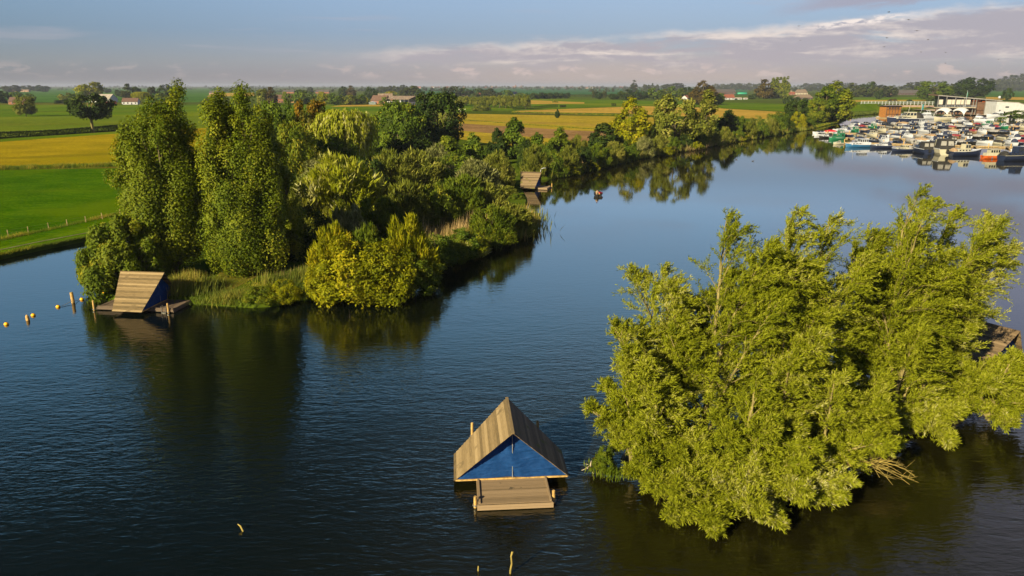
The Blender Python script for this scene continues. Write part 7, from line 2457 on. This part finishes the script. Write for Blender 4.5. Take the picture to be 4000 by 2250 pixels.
# the big ones along the inner quay
side_boat('cruiser', 1175, 1530, 585, -1, 'large navy hulled cruiser with cream house and green windows, inner row', 0.04, hull='navy_paint', cabin='cream_paint', cover='black_canvas')
side_boat('yacht', 1420, 1650, 548, -1, 'big white motor yacht with dark wraparound windows', 0.1)
side_boat('yacht', 1640, 1850, 560, -1, 'cream motor yacht below the left tent canopy', 0.1, hull='cream_paint', cabin='cream_paint')
side_boat('cruiser', 1815, 1970, 575, -1, 'white house shaped cruiser with square windows, inner row', 0.1, cover='navy_canvas')
side_boat('tug', 1950, 2090, 575, 1, 'black hulled boat, bow to the right, below the right tent canopy', 0.3, hull='black_paint', cabin='teak', cover='black_canvas')
boat('yacht', 'white boat showing its tall raked bow, inner row right', zm(2125, 578), R(-60), 0.85)
side_boat('yacht', 2165, 2360, 528, -1, 'white motor boat under grey tarpaulin on the quay', 0.05)
side_boat('sport', 1040, 1150, 590, -1, 'white speedboat with raised arch at the open water left', 0.1, cover='grey_canvas')
side_boat('sport', 1070, 1150, 535, 1, 'small white boat beside the timber harbour house', 0.1, cover='grey_canvas')
side_boat('covered', 1190, 1265, 546, -1, 'red boat at the foot of the timber harbour house', 0.0, hull='red_paint', cover='red_paint')

ROWS = [
    # row name, x0, x1, y0, y1, n, scale
    ('second row', 905, 2520, 768, 800, 14, 0.92),
    ('third row', 690, 2535, 715, 742, 17, 0.86),
    ('fourth row', 845, 2525, 668, 690, 18, 0.88),
    ('fifth row', 840, 2530, 632, 640, 20, 0.9),
    ('sixth row', 880, 2530, 602, 612, 19, 0.95),
]
SEQ = [('covered', 'white_paint', 'navy_canvas'), ('sport', 'navy_paint', 'black_canvas'), ('cabin_boat', 'white_paint', 'navy_canvas'), ('covered', 'navy_paint', 'black_canvas'), ('covered', 'grey_paint', 'grey_canvas'),
       ('covered', 'white_paint', 'tan_canvas'), ('cabin_boat', 'navy_paint', 'navy_canvas'), ('covered', 'teak', 'burgundy_canvas'), ('cabin_boat', 'white_paint', 'black_canvas'), ('covered', 'black_paint', 'grey_canvas'),
       ('covered', 'black_paint', 'navy_canvas'), ('sport', 'white_paint', 'black_canvas'), ('covered', 'cream_paint', 'black_canvas'), ('cruiser', 'white_paint', 'navy_canvas'), ('covered', 'navy_paint', 'burgundy_canvas'),
       ('cabin_boat', 'green_paint', 'green_canvas'), ('covered', 'navy_paint', 'tan_canvas'), ('covered', 'grey_paint', 'black_canvas'), ('cabin_boat', 'cream_paint', 'navy_canvas'), ('covered', 'white_paint', 'black_canvas')]
rs = random.Random(77)
qi = 0
for rname, x0, x1, y0, y1, n, s_ in ROWS:
    for i in range(n):
        u = i / (n - 1)
        kind, hc, cc = SEQ[qi % len(SEQ)]
        qi += 1 if rs.random() < 0.85 else 2
        p = zm(x0 + (x1 - x0) * u + rs.uniform(-9, 9), y0 + (y1 - y0) * u + rs.uniform(-4, 4))
        yaw = rs.choice([1, 1, 1, -1]) * R(90) + rs.uniform(-0.22, 0.22) + 0.08
        lab = '%s %s with %s cover, %s from the left, marina %s' % (HULLC[hc], KINDN[kind], COVC[cc], ORD[i], rname)
        cab = 'white_paint' if hc not in ('cream_paint', 'teak') else 'cream_paint'
        boat(kind, lab, p, yaw, s_ * rs.uniform(0.92, 1.1) * (0.85 if kind == 'cruiser' else 1), hull=hc, cover=cc, cabin=cab, deck=rs.choice(['grey_canvas', 'teak', 'black_canvas', 'black_canvas', 'navy_paint']))

# jetties the rows are tied to
toned('jetty_boards', [(0, (0.12, 0.09, 0.06)), (0.5, (0.22, 0.165, 0.105)), (1, (0.32, 0.25, 0.16))], grain=(9, 1, 9))
JET = [('floating jetty behind the outer row of boats', 700, 2560, 785, 838), ('floating jetty between the second and third rows', 620, 2560, 738, 772), ('floating jetty between the third and fourth rows', 520, 2560, 690, 717),
       ('floating jetty between the fourth and fifth rows', 800, 2560, 650, 664), ('floating jetty between the fifth and sixth rows', 830, 2560, 616, 626), ('floating jetty along the inner quay', 1250, 2560, 588, 596)]
for lb, x0, x1, y0, y1 in JET:
    a, b_ = zm(x0, y0), zm(x1, y1)
    dv = b_ - a
    t = thing('jetty', lb, 'jetty', (a.x, a.y, 0), math.atan2(dv.y, dv.x), 'jetties of the marina')
    L_ = dv.length
    mb = MB()
    nn = int(L_ / 0.8)
    for i in range(nn):
        mb.ct = rs.random()
        mb.box(((i + 0.5) * L_ / nn, 0, 0.42), (L_ / nn - 0.03, 1.9, 0.1))
    mb.build('deck', MATS['jetty_boards'], t)
    mb = MB()
    for s in (-1, 1):
        mb.box((L_ / 2, s * 0.9, 0.22), (L_, 0.16, 0.3))
    mb.build('beam', MATS['weathered_wood'], t)
    for i in range(9):
        mb = MB()
        x = L_ * (i + 0.3) / 9
        mb.tube([(x, -1.1, -1.5), (x, -1.1, 1.5)], 0.14, 7)
        mb.build('pile', MATS['post_wood'], t)
    if y0 > 700:
        for i in range(6):
            mb = MB()
            x = L_ * (i + 0.6) / 6.2
            mb.box((x, -4.0, 0.36), (0.8, 6.0, 0.12))
            mb.build('finger', MATS['jetty_boards'], t)

# ================================================================== THE AIR
m = bpy.data.materials.new('haze_air')
m.use_nodes = True
hn = NT(m.node_tree)
hn.n.clear()
ho = hn.new('ShaderNodeOutputMaterial')
hv = hn.new('ShaderNodeVolumePrincipled')
hv.inputs['Color'].default_value = (0.40, 0.46, 0.70, 1)
hv.inputs['Density'].default_value = 0.00008
hv.inputs['Anisotropy'].default_value = 0.0
hn.l.new(hv.outputs[0], ho.inputs['Volume'])
mb = MB()
mb.box((0, 10000 - 200, 31.0), (2 * FAR + 200, FAR + 20800, 70.0))
tag(mb.build('haze', m), kind='stuff')
